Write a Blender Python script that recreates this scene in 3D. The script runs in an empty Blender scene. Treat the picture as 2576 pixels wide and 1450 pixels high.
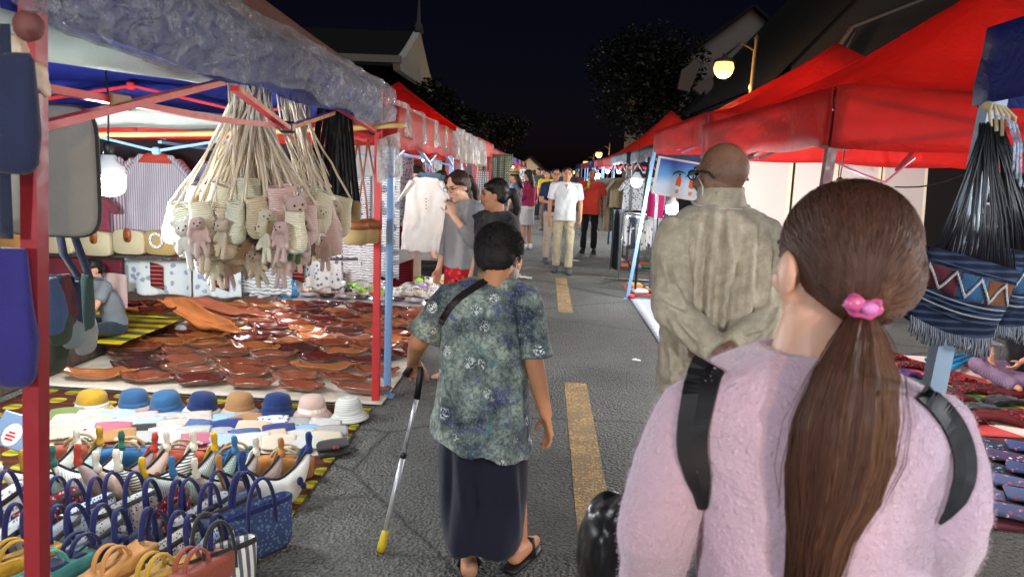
import bpy, math, random
from mathutils import Vector, Matrix, noise
R = random.Random(7)
V = Vector
scene = bpy.context.scene
COL = scene.collection
PI = math.pi
rad = math.radians

# ------------------------------------------------------------------ camera
# picture units: the photograph at 2575 x 1450
F, CX, CY, CAMZ, ROLL = 1838.0, 1287.5, 725.0, 1.6, 0.045
YAW, PITCH = rad(2.2203), rad(9.1957)
CF = V((-math.sin(YAW) * math.cos(PITCH), math.cos(YAW) * math.cos(PITCH), -math.sin(PITCH)))
CR = V((math.cos(YAW), math.sin(YAW), 0))
CU = CR.cross(CF)
O = V((0, 0, CAMZ))
EX = CR * math.cos(ROLL) + CU * math.sin(ROLL)
EU = CU * math.cos(ROLL) - CR * math.sin(ROLL)
cam = bpy.data.cameras.new('camera')
cam.sensor_width = 36
cam.lens = F / 2575 * 36
cam.clip_start = 0.05
cam.clip_end = 600
cam.dof.use_dof = True
cam.dof.focus_distance = 4.2
cam.dof.aperture_fstop = 6.5
camo = bpy.data.objects.new('camera', cam)
COL.objects.link(camo)
camo.matrix_world = Matrix(((EX.x, EU.x, -CF.x, 0), (EX.y, EU.y, -CF.y, 0), (EX.z, EU.z, -CF.z, CAMZ), (0, 0, 0, 1)))
scene.camera = camo


def ray(px, py):
    return CF + EX * ((px - CX) / F) - EU * ((py - CY) / F)


def G(px, py, z=0.0):            # point of the ground (or a level z) seen there
    d = ray(px, py)
    return O + d * ((z - CAMZ) / d.z)


def P(px, py, y):                # point at distance y along the road
    d = ray(px, py)
    return O + d * (y / d.y)


def X(px, py, x):                # point of the upright plane x = const
    d = ray(px, py)
    return O + d * (x / d.x)


def proj(p):
    d = V(p) - O
    w_ = d.dot(CF)
    return CX + F * d.dot(EX) / w_, CY - F * d.dot(EU) / w_


def creases(segs):               # cloth folds: long ridges with a valley beside them
    def fn(p):
        x, y = proj(p)
        s = 0.0
        for (x0, y0, x1, y1, w, am) in segs:
            dx, dy = x1 - x0, y1 - y0
            L = math.hypot(dx, dy)
            t = ((x - x0) * dx + (y - y0) * dy) / (L * L)
            if t < -.15 or t > 1.15:
                continue
            q = ((x - x0) * dy - (y - y0) * dx) / L
            f = math.sin(PI * min(1, max(0, (t + .15) / 1.3)))
            s += am * f * (math.exp(-(q / w) ** 2) - .9 * math.exp(-((q - 1.7 * w) / w) ** 2))
        return s
    return fn


# ------------------------------------------------------------------ night sky, added soft fill sun, exposure
w = bpy.data.worlds.new('World')
scene.world = w
w.use_nodes = True
wn = w.node_tree
wn.nodes.clear()
sky = wn.nodes.new('ShaderNodeTexSky')
sky.sky_type = 'NISHITA'
sky.sun_disc = False
sky.sun_elevation = rad(12)
sky.sun_rotation = rad(170)
bg = wn.nodes.new('ShaderNodeBackground')
bg.inputs['Strength'].default_value = 0.00022
wo = wn.nodes.new('ShaderNodeOutputWorld')
tint = wn.nodes.new('ShaderNodeMix')
tint.data_type = 'RGBA'
tint.blend_type = 'MULTIPLY'
tint.inputs[0].default_value = 1.0
tint.inputs[7].default_value = (0.80, 0.58, 1.25, 1)
wn.links.new(sky.outputs[0], tint.inputs[6])
wn.links.new(tint.outputs[2], bg.inputs[0])
wn.links.new(bg.outputs[0], wo.inputs[0])
sl = bpy.data.lights.new('fill_sun', 'SUN')  # wide soft fill added for the general glow of the street lights
sl.energy = 0.22
sl.angle = rad(50)
sl.color = (0.95, 0.97, 1.0)
so = bpy.data.objects.new('fill_sun', sl)
so.rotation_euler = (rad(48), 0, rad(12))
COL.objects.link(so)
scene.view_settings.view_transform = 'Standard'
scene.view_settings.look = 'None'
scene.view_settings.exposure = 2.0
scene.view_settings.gamma = 1.0
scene.render.engine = 'CYCLES'
scene.cycles.use_denoising = True
scene.cycles.max_bounces = 6
scene.cycles.diffuse_bounces = 3
scene.cycles.transparent_max_bounces = 12
scene.cycles.sample_clamp_indirect = 4.0


# ------------------------------------------------------------------ materials
def S(r, g, b):
    f = lambda c: c / 12.92 if c <= 0.04045 else ((c + 0.055) / 1.055) ** 2.4
    return (f(r / 255), f(g / 255), f(b / 255), 1)


class N:
    def __init__(s, name, **kw):
        s.mat = bpy.data.materials.new(name)
        s.mat.use_nodes = True
        s.t = s.mat.node_tree
        s.b = s.t.nodes['Principled BSDF']
        s.out = s.t.nodes['Material Output']
        s.co = s.t.nodes.new('ShaderNodeTexCoord').outputs['Object']
        for k, v in kw.items():
            s.set(k, v)

    def set(s, k, v):
        k = {'rough': 'Roughness', 'metal': 'Metallic', 'spec': 'Specular IOR Level', 'col': 'Base Color', 'coat': 'Coat Weight',
             'sheen': 'Sheen Weight', 'emis': 'Emission Color', 'est': 'Emission Strength', 'alpha': 'Alpha', 'trans': 'Transmission Weight',
             'sss': 'Subsurface Weight', 'croug': 'Coat Roughness'}.get(k, k)
        s.link(v, s.b.inputs[k])

    def link(s, v, i):
        if isinstance(v, bpy.types.NodeSocket):
            s.t.links.new(v, i)
        else:
            if isinstance(v, tuple) and len(v) == 3 and i.type == 'RGBA':
                v = v + (1,)
            i.default_value = v

    def n(s, ty, out=0, **kw):
        nd = s.t.nodes.new('ShaderNode' + ty)
        for k, v in kw.items():
            if k.startswith('i'):
                s.link(v, nd.inputs[int(k[1:])])
            else:
                setattr(nd, k, v)
        return nd.outputs[out]

    def map(s, sc=(1, 1, 1), rot=(0, 0, 0), v=None):
        m = s.t.nodes.new('ShaderNodeMapping')
        s.link(v or s.co, m.inputs[0])
        m.inputs['Rotation'].default_value = rot
        m.inputs['Scale'].default_value = sc
        return m.outputs[0]

    def noise(s, sc=5, det=3, v=None, dist=0.0, rough=0.55, out=0):
        m = s.t.nodes.new('ShaderNodeTexNoise')
        s.link(v or s.co, m.inputs['Vector'])
        m.inputs['Scale'].default_value = sc
        m.inputs['Detail'].default_value = det
        m.inputs['Roughness'].default_value = rough
        m.inputs['Distortion'].default_value = dist
        return m.outputs[out]

    def vor(s, sc=5, v=None, out='Distance', feature='F1', rnd=1.0):
        m = s.t.nodes.new('ShaderNodeTexVoronoi')
        m.feature = feature
        s.link(v or s.co, m.inputs['Vector'])
        m.inputs['Scale'].default_value = sc
        m.inputs['Randomness'].default_value = rnd
        return m.outputs[out]

    def wave(s, sc=5, d='X', dist=0.0, v=None, det=2, dsc=1.0, prof='SIN'):
        m = s.t.nodes.new('ShaderNodeTexWave')
        m.bands_direction = d
        m.wave_profile = prof
        s.link(v or s.co, m.inputs['Vector'])
        m.inputs['Scale'].default_value = sc
        m.inputs['Distortion'].default_value = dist
        m.inputs['Detail'].default_value = det
        m.inputs['Detail Scale'].default_value = dsc
        return m.outputs['Fac']

    def ramp(s, f, stops, const=False):
        m = s.t.nodes.new('ShaderNodeValToRGB')
        cr = m.color_ramp
        if const:
            cr.interpolation = 'CONSTANT'
        while len(cr.elements) < len(stops):
            cr.elements.new(0.5)
        for e, (p, c) in zip(cr.elements, stops):
            e.position = p
            c = c if isinstance(c, tuple) else (c, c, c)
            e.color = c if len(c) == 4 else c + (1,)
        s.link(f, m.inputs[0])
        return m.outputs[0]

    def mix(s, f, a, b, mode='MIX'):
        m = s.t.nodes.new('ShaderNodeMix')
        m.data_type = 'RGBA'
        m.blend_type = mode
        s.link(f, m.inputs[0])
        s.link(a, m.inputs[6])
        s.link(b, m.inputs[7])
        return m.outputs[2]

    def m(s, op, a, b=0.0, c=0.0):
        m = s.t.nodes.new('ShaderNodeMath')
        m.operation = op
        for i, v in enumerate((a, b, c)):
            s.link(v, m.inputs[i])
        return m.outputs[0]

    def sep(s, v=None, i=0):
        m = s.t.nodes.new('ShaderNodeSeparateXYZ')
        s.link(v or s.co, m.inputs[0])
        return m.outputs[i]

    def bump(s, h, st=0.4, d=0.01, base=None):
        m = s.t.nodes.new('ShaderNodeBump')
        m.inputs['Strength'].default_value = st
        m.inputs['Distance'].default_value = d
        s.link(h, m.inputs['Height'])
        if base:
            s.link(base, m.inputs['Normal'])
        s.link(m.outputs[0], s.b.inputs['Normal'])
        return m.outputs[0]

    def translucent(s, col, f=0.5):
        t = s.n('BsdfTranslucent', i0=col)
        s.link(s.n('MixShader', i0=f, i1=s.b.outputs[0], i2=t), s.out.inputs[0])


MATS = {}


def once(fn):
    def g(*a):
        k = (fn.__name__,) + a
        if k not in MATS:
            MATS[k] = fn(*a)
        return MATS[k]
    return g


def dark(c, f):
    return (c[0] * f, c[1] * f, c[2] * f, 1)


@once
def fabric(c, weave=260.0, rough=0.85, var=0.22):
    q = N('fabric', rough=rough, spec=0.2, sheen=0.15)
    c = dark(c, 0.8)
    f = q.noise(9, 4)
    q.set('col', q.mix(f, dark(c, 1 - var), dark(c, 1 + var * 0.8)))
    h = q.m('ADD', q.m('MULTIPLY', q.noise(14, 4), 1.0), q.m('MULTIPLY', q.noise(weave, 1), 0.25))
    q.bump(h, 0.55, 0.012)
    return q.mat


@once
def stripes(c1, c2, scale=18.0, axis='X', duty=0.5):
    q = N('striped_cloth', rough=0.85, spec=0.2)
    wv = q.wave(scale, axis, 0.6, det=1, dsc=0.8)
    f = q.ramp(wv, [(duty - 0.04, 0.0), (duty + 0.04, 1.0)])
    c = q.mix(f, c1, c2)
    q.set('col', q.mix(q.m('MULTIPLY', q.noise(12, 3), 0.35), c, dark(c1, 0.6)))
    q.bump(q.noise(20, 4), 0.45, 0.01)
    return q.mat


@once
def batik(c1, c2, scale=14.0, thr=0.35, wav=0.0):
    q = N('printed_cloth', rough=0.85, spec=0.2)
    v = q.vor(scale, q.map(rot=(0.4, 0.2, 0.7)))
    n2 = q.noise(scale * 2.4, 3)
    f = q.ramp(q.m('ADD', v, q.m('MULTIPLY', n2, 0.5)), [(thr + 0.2, 1.0), (thr + 0.28, 0.0)])
    if wav:
        w2 = q.ramp(q.wave(wav, 'Z', 3.0, dsc=2.0), [(0.80, 0.0), (0.9, 1.0)])
        f = q.m('MAXIMUM', f, w2)
    q.set('col', q.mix(f, c1, c2))
    q.bump(q.noise(10, 4), 0.5, 0.015)
    return q.mat


@once
def rings(c1, c2, scale=9.0):
    q = N('round_motif_cloth', rough=0.85, spec=0.2)
    v = q.vor(scale, rnd=0.55)
    disc = q.ramp(v, [(0.30, 1.0), (0.34, 0.0)])
    inn = q.ramp(q.wave(26, 'Z', 3.0, dsc=3.0), [(0.45, 0.25), (0.55, 1.0)])
    wl = q.ramp(q.wave(11, 'Z', 5.0, dsc=1.5), [(0.82, 0.0), (0.9, 1.0)])
    f = q.m('MAXIMUM', q.m('MULTIPLY', disc, inn), q.m('MULTIPLY', wl, 0.85))
    q.set('col', q.mix(f, c1, c2))
    q.bump(q.noise(10, 4), 0.5, 0.015)
    return q.mat


@once
def plaid(c1, c2, c3, sc=8.0):
    q = N('plaid_cloth', rough=0.85, spec=0.2)
    a = q.ramp(q.wave(sc, 'X'), [(0.6, 0.0), (0.7, 1.0)])
    b = q.ramp(q.wave(sc, 'Z'), [(0.6, 0.0), (0.7, 1.0)])
    q.set('col', q.mix(b, q.mix(a, c1, c2), q.mix(a, c2, c3)))
    q.bump(q.noise(10, 4), 0.4, 0.01)
    return q.mat


@once
def canvas(c, tr=0.45, tc=None):
    q = N('canopy_cloth', rough=0.55, spec=0.35)
    tc = tc or c
    f = q.noise(3.5, 5)
    q.set('col', q.mix(f, dark(c, 0.72), dark(c, 1.15)))
    h = q.m('ADD', q.noise(4.0, 4, dist=0.8), q.m('ADD', q.m('MULTIPLY', q.noise(14, 4, dist=1.2), 0.3), q.m('MULTIPLY', q.noise(600, 1), 0.03)))
    q.bump(h, 0.7, 0.06)
    st = q.ramp(q.noise(1.7, 6, rough=.7), [(.5, 0.0), (.72, .3)])
    c = q.mix(st, q.mix(f, dark(c, 0.72), dark(c, 1.15)), dark(c, .45))
    q.set('col', c)
    c = tc or (0.5, 0.5, 0.5, 1)
    q.translucent(q.mix(f, dark(tc or c, 0.85), dark(tc or c, 1.1)), tr)
    return q.mat


@once
def paint(c, rough=0.38, metal=0.0):
    q = N('painted_metal', rough=rough, metal=metal, spec=0.5)
    f = q.ramp(q.noise(16, 6, rough=0.7), [(0.60, 0.0), (0.74, 1.0)])
    q.set('col', q.mix(q.m('MULTIPLY', f, 0.45), q.mix(q.noise(4, 3), dark(c, 0.85), dark(c, 1.1)), (0.12, 0.07, 0.05, 1)))
    q.set('rough', q.ramp(q.noise(30, 3), [(0.3, rough * 0.8), (0.7, min(1, rough * 1.4))]))
    q.bump(q.noise(40, 3), 0.12, 0.004)
    return q.mat


@once
def lacquer(c, deep=0.45):
    q = N('lacquered_wood', rough=0.22, spec=0.6, coat=0.7, croug=0.08)
    v = q.map((3, 22, 22))
    f = q.noise(1.6, 5, v, 1.2)
    g = q.wave(2.2, 'Y', 7.0, dsc=1.5)
    c1 = q.mix(f, dark(c, deep), dark(c, 1.25))
    q.set('col', q.mix(q.m('MULTIPLY', g, 0.35), c1, dark(c, 0.35)))
    q.bump(q.noise(9, 3), 0.2, 0.01)
    return q.mat


@once
def wicker(c, sc=60.0):
    q = N('wicker', rough=0.55, spec=0.35)
    a = q.wave(sc, 'X', 0.5)
    b = q.wave(sc * 0.8, 'Z', 0.5)
    h = q.m('MULTIPLY', a, b)
    q.set('col', q.mix(h, dark(c, 0.55), dark(c, 1.15)))
    q.bump(h, 0.6, 0.006)
    return q.mat


@once
def crochet(c, sc=55.0):
    q = N('crochet_yarn', rough=0.9, spec=0.15, sheen=0.3)
    a = q.wave(sc * 0.62, 'Z', 0.4)
    b = q.wave(sc * 1.3, 'X', 0.8)
    h = q.m('ADD', q.m('MULTIPLY', a, 0.8), q.m('MULTIPLY', b, 0.25))
    q.set('col', q.mix(q.ramp(a, [(0.1, 0.0), (0.6, 1.0)]), dark(c, 0.74), dark(c, 1.1)))
    q.bump(h, 0.8, 0.006)
    return q.mat


@once
def skin(c=S(196, 140, 108)):
    q = N('skin', rough=0.48, spec=0.35, sss=0.08)
    q.b.inputs['Subsurface Radius'].default_value = (0.01, 0.004, 0.002)
    f = q.noise(16, 4)
    q.set('col', q.mix(f, dark(c, 0.82), dark(c, 1.12)))
    q.bump(q.noise(90, 3), 0.15, 0.003)
    return q.mat


@once
def hairm(c, c2, sc=60.0):
    q = N('hair', rough=0.5, spec=0.28)
    f = q.noise(1.5, 4, q.map((sc, sc, 3.0)))
    q.set('col', q.mix(f, c, c2))
    q.set('rough', q.ramp(f, [(0.3, 0.62), (0.7, 0.42)]))
    q.bump(f, 0.5, 0.004)
    return q.mat


@once
def plastic(c, rough=0.35, tr=0.0):
    q = N('plastic', rough=rough, spec=0.5)
    q.set('col', q.mix(q.noise(8, 3), dark(c, 0.88), dark(c, 1.06)))
    q.bump(q.noise(25, 2), 0.08, 0.004)
    return q.mat


@once
def film(c=(0.75, 0.78, 0.82, 1), op=0.35):
    q = N('clear_plastic_film', rough=0.16, spec=0.6)
    q.set('col', c)
    a = q.noise(4.5, 5, None, 1.6, rough=0.6)
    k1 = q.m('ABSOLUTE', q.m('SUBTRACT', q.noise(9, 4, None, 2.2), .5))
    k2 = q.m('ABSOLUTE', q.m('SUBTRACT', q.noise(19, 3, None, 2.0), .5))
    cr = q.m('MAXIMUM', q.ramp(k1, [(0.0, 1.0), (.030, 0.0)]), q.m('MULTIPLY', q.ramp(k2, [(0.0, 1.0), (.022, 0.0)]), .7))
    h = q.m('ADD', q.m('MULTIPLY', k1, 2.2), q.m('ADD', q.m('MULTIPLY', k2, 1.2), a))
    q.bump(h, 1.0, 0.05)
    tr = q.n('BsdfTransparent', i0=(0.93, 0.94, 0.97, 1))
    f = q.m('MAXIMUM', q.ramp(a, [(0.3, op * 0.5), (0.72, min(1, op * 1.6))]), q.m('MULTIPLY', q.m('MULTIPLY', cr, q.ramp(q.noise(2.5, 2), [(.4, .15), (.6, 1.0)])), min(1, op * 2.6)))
    q.link(q.n('MixShader', i0=f, i1=tr, i2=q.b.outputs[0]), q.out.inputs[0])
    return q.mat


@once
def glow(c, st):
    q = N('lit_bulb', rough=0.4)
    q.set('col', c)
    q.set('emis', c)
    q.set('est', float(st))
    return q.mat


@once
def plain(c, rough=0.6, metal=0.0):
    q = N('surface', rough=rough, metal=metal, spec=0.4)
    q.set('col', q.mix(q.noise(12, 3), dark(c, 0.82), dark(c, 1.1)))
    return q.mat


# ------------------------------------------------------------------ meshes
def ring(c, ax, ay, rx, ry, n, p=2.0):
    o = []
    for i in range(n):
        a = 2 * PI * i / n
        ca, sa = math.cos(a), math.sin(a)
        if p != 2.0:
            ca = math.copysign(abs(ca) ** (2 / p), ca)
            sa = math.copysign(abs(sa) ** (2 / p), sa)
        o.append(c + ax * (rx * ca) + ay * (ry * sa))
    return o


def frame(d, ref=None):
    d = d.normalized()
    r = V(ref) if ref is not None else V((0, 0, 1))
    if abs(d.dot(r.normalized())) > 0.97:
        r = V((1, 0, 0)) if abs(d.x) < 0.9 else V((0, 1, 0))
    a = r.cross(d).normalized()
    return a, d.cross(a).normalized()


WM = {}


class MB:
    def __init__(s):
        s.v, s.f, s.sm, s.mi = [], [], [], []

    def add(s, vs, fs, smooth=True, mi=0):
        k = len(s.v)
        s.v += [V(q) for q in vs]
        for f in fs:
            s.f.append(tuple(i + k for i in f))
            s.sm.append(smooth)
            s.mi.append(mi)
        return s

    def box(s, c, size, rot=None, ch=0.0, mi=0, taper=None):
        c = V(c)
        hx, hy, hz = (q / 2 for q in size)
        ch = min(ch, hx * 0.9, hy * 0.9, hz * 0.9)
        M = rot or Matrix.Identity(3)
        pts, idx = [], {}
        if ch <= 0:
            for sx in (-1, 1):
                for sy in (-1, 1):
                    for sz in (-1, 1):
                        pts.append(V((sx * hx, sy * hy, sz * hz)))
            fs = [(0, 1, 3, 2), (4, 6, 7, 5), (0, 4, 5, 1), (2, 3, 7, 6), (0, 2, 6, 4), (1, 5, 7, 3)]
        else:
            h = (hx, hy, hz)
            for sx in (-1, 1):
                for sy in (-1, 1):
                    for sz in (-1, 1):
                        sg = (sx, sy, sz)
                        for a in range(3):
                            q = [sg[k] * (h[k] if k == a else h[k] - ch) for k in range(3)]
                            idx[(sg, a)] = len(pts)
                            pts.append(V(q))
            fs = []
            SG = [(x, y, z) for x in (-1, 1) for y in (-1, 1) for z in (-1, 1)]
            for a in range(3):
                b, d = (a + 1) % 3, (a + 2) % 3
                for sg in (-1, 1):
                    q = []
                    for (u, v2) in ((-1, -1), (1, -1), (1, 1), (-1, 1)):
                        t = [0, 0, 0]
                        t[a], t[b], t[d] = sg, u, v2
                        q.append(idx[(tuple(t), a)])
                    fs.append(tuple(q if sg > 0 else q[::-1]))
                for u in (-1, 1):
                    for v2 in (-1, 1):
                        t0, t1 = [0, 0, 0], [0, 0, 0]
                        t0[a], t1[a] = -1, 1
                        t0[b] = t1[b] = u
                        t0[d] = t1[d] = v2
                        q = (idx[(tuple(t0), b)], idx[(tuple(t1), b)], idx[(tuple(t1), d)], idx[(tuple(t0), d)])
                        fs.append(q if u * v2 < 0 else q[::-1])
            for sg in SG:
                q = (idx[(sg, 0)], idx[(sg, 1)], idx[(sg, 2)])
                fs.append(q if sg[0] * sg[1] * sg[2] > 0 else q[::-1])
        if taper:
            for q in pts:
                k = 1 + (taper - 1) * (q.z / (2 * hz) + 0.5)
                q.x *= k
                q.y *= k
        return s.add([c + M @ q for q in pts], fs, False, mi)

    def loft(s, rings, cap=True, smooth=True, mi=0, closed=True):
        n = len(rings[0])
        vs = [p for r in rings for p in r]
        fs = []
        for i in range(len(rings) - 1):
            for j in range(n if closed else n - 1):
                k = (j + 1) % n
                fs.append((i * n + j, i * n + k, (i + 1) * n + k, (i + 1) * n + j))
        if cap and closed:
            fs.append(tuple(range(n))[::-1])
            fs.append(tuple(range((len(rings) - 1) * n, len(rings) * n)))
        return s.add(vs, fs, smooth, mi)

    def tube(s, pts, r, n=8, mi=0, flat=None, ref=None, smooth=True):
        pts = [V(p) for p in pts]
        rg, a = [], None
        for i, p in enumerate(pts):
            d = pts[min(i + 1, len(pts) - 1)] - pts[max(i - 1, 0)]
            rr = r[i] if isinstance(r, (list, tuple)) else r
            if a is None or ref is not None:
                a, b = frame(d, ref)
            else:
                d = d.normalized()
                a = (a - d * a.dot(d))
                a = a.normalized() if a.length > 1e-6 else frame(d)[0]
                b = d.cross(a)
            rg.append(ring(p, a, b, rr, rr * (flat or 1), n))
        return s.loft(rg, True, smooth, mi)

    def beam(s, p, q, wx, wy, ref=None, mi=0):
        p, q = V(p), V(q)
        a, b = frame(q - p, ref)
        rg = [[c + a * (sx * wx / 2) + b * (sy * wy / 2) for sx, sy in ((-1, -1), (1, -1), (1, 1), (-1, 1))] for c in (p, q)]
        return s.loft(rg, True, False, mi)

    def cap(s, p, q, r0, r1, n=12, mi=0, sy=1.0, ref=None):      # tapered capsule
        p, q = V(p), V(q)
        d = q - p
        L = d.length
        d = d / L if L > 1e-6 else V((0, 0, 1))
        a, b = frame(d, ref)
        rg = []
        for t in (-1.54, -1.1, -0.6):
            rg.append(ring(p + d * (math.sin(t) * r0), a, b, r0 * math.cos(t), r0 * math.cos(t) * sy, n))
        for k in range(5):
            rr = r0 + (r1 - r0) * k / 4
            rg.append(ring(p + d * (L * k / 4), a, b, rr, rr * sy, n))
        for t in (0.6, 1.1, 1.54):
            rg.append(ring(q + d * (math.sin(t) * r1), a, b, r1 * math.cos(t), r1 * math.cos(t) * sy, n))
        return s.loft(rg, True, True, mi)

    def ell(s, c, r, rot=None, nu=14, nv=9, mi=0):
        c = V(c)
        M = rot or Matrix.Identity(3)
        rg = []
        for j in range(nv):
            t = -PI / 2 + 0.03 + (PI - 0.06) * j / (nv - 1)
            rg.append([c + M @ V((r[0] * math.cos(t) * math.cos(2 * PI * i / nu), r[1] * math.cos(t) * math.sin(2 * PI * i / nu), r[2] * math.sin(t))) for i in range(nu)])
        return s.loft(rg, True, True, mi)

    def lathe(s, prof, n=20, c=(0, 0, 0), mi=0, smooth=True, cap=True, wob=0.0):
        c = V(c)
        rg = []
        for k, (r, z) in enumerate(prof):
            rg.append([c + V((r * (1 + wob * math.sin(3 * 2 * PI * i / n + k)) * math.cos(2 * PI * i / n), r * (1 + wob * math.sin(2 * 2 * PI * i / n)) * math.sin(2 * PI * i / n), z)) for i in range(n)])
        return s.loft(rg, cap, smooth, mi)

    def sheet(s, fn, nu, nv, th=0.004, mi=0, smooth=True):
        g = [[V(fn(i / nu, j / nv)) for i in range(nu + 1)] for j in range(nv + 1)]
        fr, bk = [], []
        for j in range(nv + 1):
            for i in range(nu + 1):
                du = g[j][min(i + 1, nu)] - g[j][max(i - 1, 0)]
                dv = g[min(j + 1, nv)][i] - g[max(j - 1, 0)][i]
                nn = du.cross(dv)
                nn = nn.normalized() if nn.length > 1e-9 else V((0, 0, 1))
                fr.append(g[j][i] + nn * th / 2)
                bk.append(g[j][i] - nn * th / 2)
        W = nu + 1
        k = len(fr)
        fs = []
        for j in range(nv):
            for i in range(nu):
                a = j * W + i
                fs.append((a, a + 1, a + W + 1, a + W))
                fs.append((k + a + W, k + a + W + 1, k + a + 1, k + a))
        for i in range(nu):
            a = i
            fs.append((a + 1, a, k + a, k + a + 1))
            a = nv * W + i
            fs.append((a, a + 1, k + a + 1, k + a))
        for j in range(nv):
            a = j * W
            fs.append((a, a + W, k + a + W, k + a))
            a = j * W + nu
            fs.append((a + W, a, k + a, k + a + W))
        return s.add(fr + bk, fs, smooth, mi)

    def mesh(s, name, M=None):
        me = bpy.data.meshes.new(name)
        vs = s.v if M is None else [M @ q for q in s.v]
        me.from_pydata([tuple(q) for q in vs], [], s.f)
        me.polygons.foreach_set('use_smooth', s.sm)
        me.polygons.foreach_set('material_index', s.mi)
        me.update()
        return me

    def build(s, name, mat, parent=None, label=None):      # vertices in world units (or in the parent's own, if it stands at the origin)
        M = WM[parent].inverted() if parent is not None and parent in WM else None
        return link(name, s.mesh(name, M), mat, parent, label)


def link(name, me, mat, parent=None, label=None):
    for m_ in (mat if isinstance(mat, (list, tuple)) else [mat]):
        me.materials.append(m_)
    o = bpy.data.objects.new(name, me)
    COL.objects.link(o)
    if parent is not None:
        o.parent = parent
        if parent in WM:
            WM[o] = WM[parent]
    if label:
        o['label'] = label
    return o


def tag(o, label=None, cat=None, group=None, kind=None):
    for k, v in (('label', label), ('category', cat), ('group', group), ('kind', kind)):
        if v:
            o[k] = v
    return o


def thing(name, label, cat, loc=(0, 0, 0), rz=0.0, group=None, rx=0.0, ry=0.0):
    o = bpy.data.objects.new(name, None)
    COL.objects.link(o)
    o.empty_display_size = 0.1
    o.location = loc
    o.rotation_euler = (rx, ry, rz)
    WM[o] = Matrix.LocRotScale(V(loc), o.rotation_euler, None)
    return tag(o, label, cat, group)


def dup(root, loc, rz=0.0, label=None, mats=None, sc=1.0, rx=0.0, ry=0.0):
    def cp(o, parent):
        c = o.copy()
        COL.objects.link(c)
        if parent is not None:
            c.parent = parent
        nm = o.name.split('.')[0]
        if mats and nm in mats:
            c.material_slots[0].link = 'OBJECT'
            c.material_slots[0].material = mats[nm]
        for ch in o.children:
            cp(ch, c)
        return c
    c = cp(root, None)
    place(c, loc, rz, sc, rx, ry)
    if label:
        c['label'] = label
    return c


def place(c, loc, rz=0.0, sc=1.0, rx=0.0, ry=0.0):
    c.location = loc
    c.rotation_euler = (rx, ry, rz)
    c.scale = (sc, sc, sc) if not isinstance(sc, tuple) else sc


def setmat(o, mats):
    for ch in [o] + list(o.children_recursive):
        nm = ch.name.split('.')[0]
        if nm in mats and ch.type == 'MESH':
            ch.material_slots[0].link = 'OBJECT'
            ch.material_slots[0].material = mats[nm]


ORD = ['first', 'second', 'third', 'fourth', 'fifth', 'sixth', 'seventh', 'eighth', 'ninth', 'tenth', 'eleventh', 'twelfth', 'thirteenth', 'fourteenth', 'fifteenth', 'sixteenth']


def nz(p, sc=1.0, seed=0.0):
    return noise.noise(V((p[0] * sc + seed, p[1] * sc + seed * 1.7, p[2] * sc - seed)))


def remesh(mb, voxel=0.012, smooth=4, disp=None):           # fuses the overlapping pieces into one continuous surface
    me = mb.mesh('fused')
    ob = bpy.data.objects.new('fused', me)
    COL.objects.link(ob)
    md = ob.modifiers.new('r', 'REMESH')
    md.mode = 'VOXEL'
    md.voxel_size = voxel
    if smooth:
        ms = ob.modifiers.new('s', 'SMOOTH')
        ms.factor = 0.5
        ms.iterations = smooth
    dg = bpy.context.evaluated_depsgraph_get()
    r = bpy.data.meshes.new_from_object(ob.evaluated_get(dg))
    bpy.data.objects.remove(ob)
    bpy.data.meshes.remove(me)
    r.materials.clear()
    if disp:
        ns = [v.normal.copy() for v in r.vertices]
        for v, nn in zip(r.vertices, ns):
            v.co += nn * disp(v.co, nn)
    r.polygons.foreach_set('use_smooth', [True] * len(r.polygons))
    r.update()
    return r


def fused(name, mb, mat, parent, voxel=0.012, smooth=4, disp=None, label=None):
    me = remesh(mb, voxel, smooth, disp)
    if parent in WM:
        me.transform(WM[parent].inverted())
    return link(name, me, mat, parent, label)
# ================================================================== SETTING
RED, BLUE, NAVY = S(190, 44, 40), S(38, 46, 118), S(24, 30, 62)
POST_RED, POST_BLUE = S(176, 40, 42), S(120, 160, 205)
WHITE = S(225, 224, 218)


def asphalt():
    q = N('asphalt', rough=0.82, spec=0.3)
    a = q.noise(2.2, 5)
    g = q.vor(62)
    g2 = q.noise(46, 4)
    c = q.mix(a, (0.100, 0.104, 0.093, 1), (0.160, 0.165, 0.150, 1))
    c = q.mix(q.ramp(g, [(0.15, 0.45), (0.5, 0.0)]), c, (0.21, 0.215, 0.19, 1))
    c = q.mix(q.ramp(g2, [(0.33, 0.65), (0.50, 0.0)]), c, (0.036, 0.037, 0.034, 1))
    wv_ = q.mix(.12, q.co, q.noise(1.6, 5, out=1))
    crk = q.vor(0.42, wv_, 'Distance', 'DISTANCE_TO_EDGE')
    c = q.mix(q.ramp(crk, [(0.0, .75), (0.006, 0.0)]), c, (0.02, 0.02, 0.02, 1))
    c = q.mix(q.ramp(q.noise(0.5, 5), [(0.48, 0.0), (0.62, 0.5)]), c, (0.035, 0.035, 0.034, 1))
    q.set('col', c)
    h = q.m('ADD', q.m('MULTIPLY', g, 1.2), q.m('MULTIPLY', g2, 0.8))
    q.bump(h, 1.0, 0.02)
    return q.mat


ASPH = asphalt()
mb = MB()
mb.add([(-150, -60, 0), (150, -60, 0), (150, 300, 0), (-150, 300, 0)], [(0, 1, 2, 3)], False)
tag(mb.build('road', ASPH), kind='structure')


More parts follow.
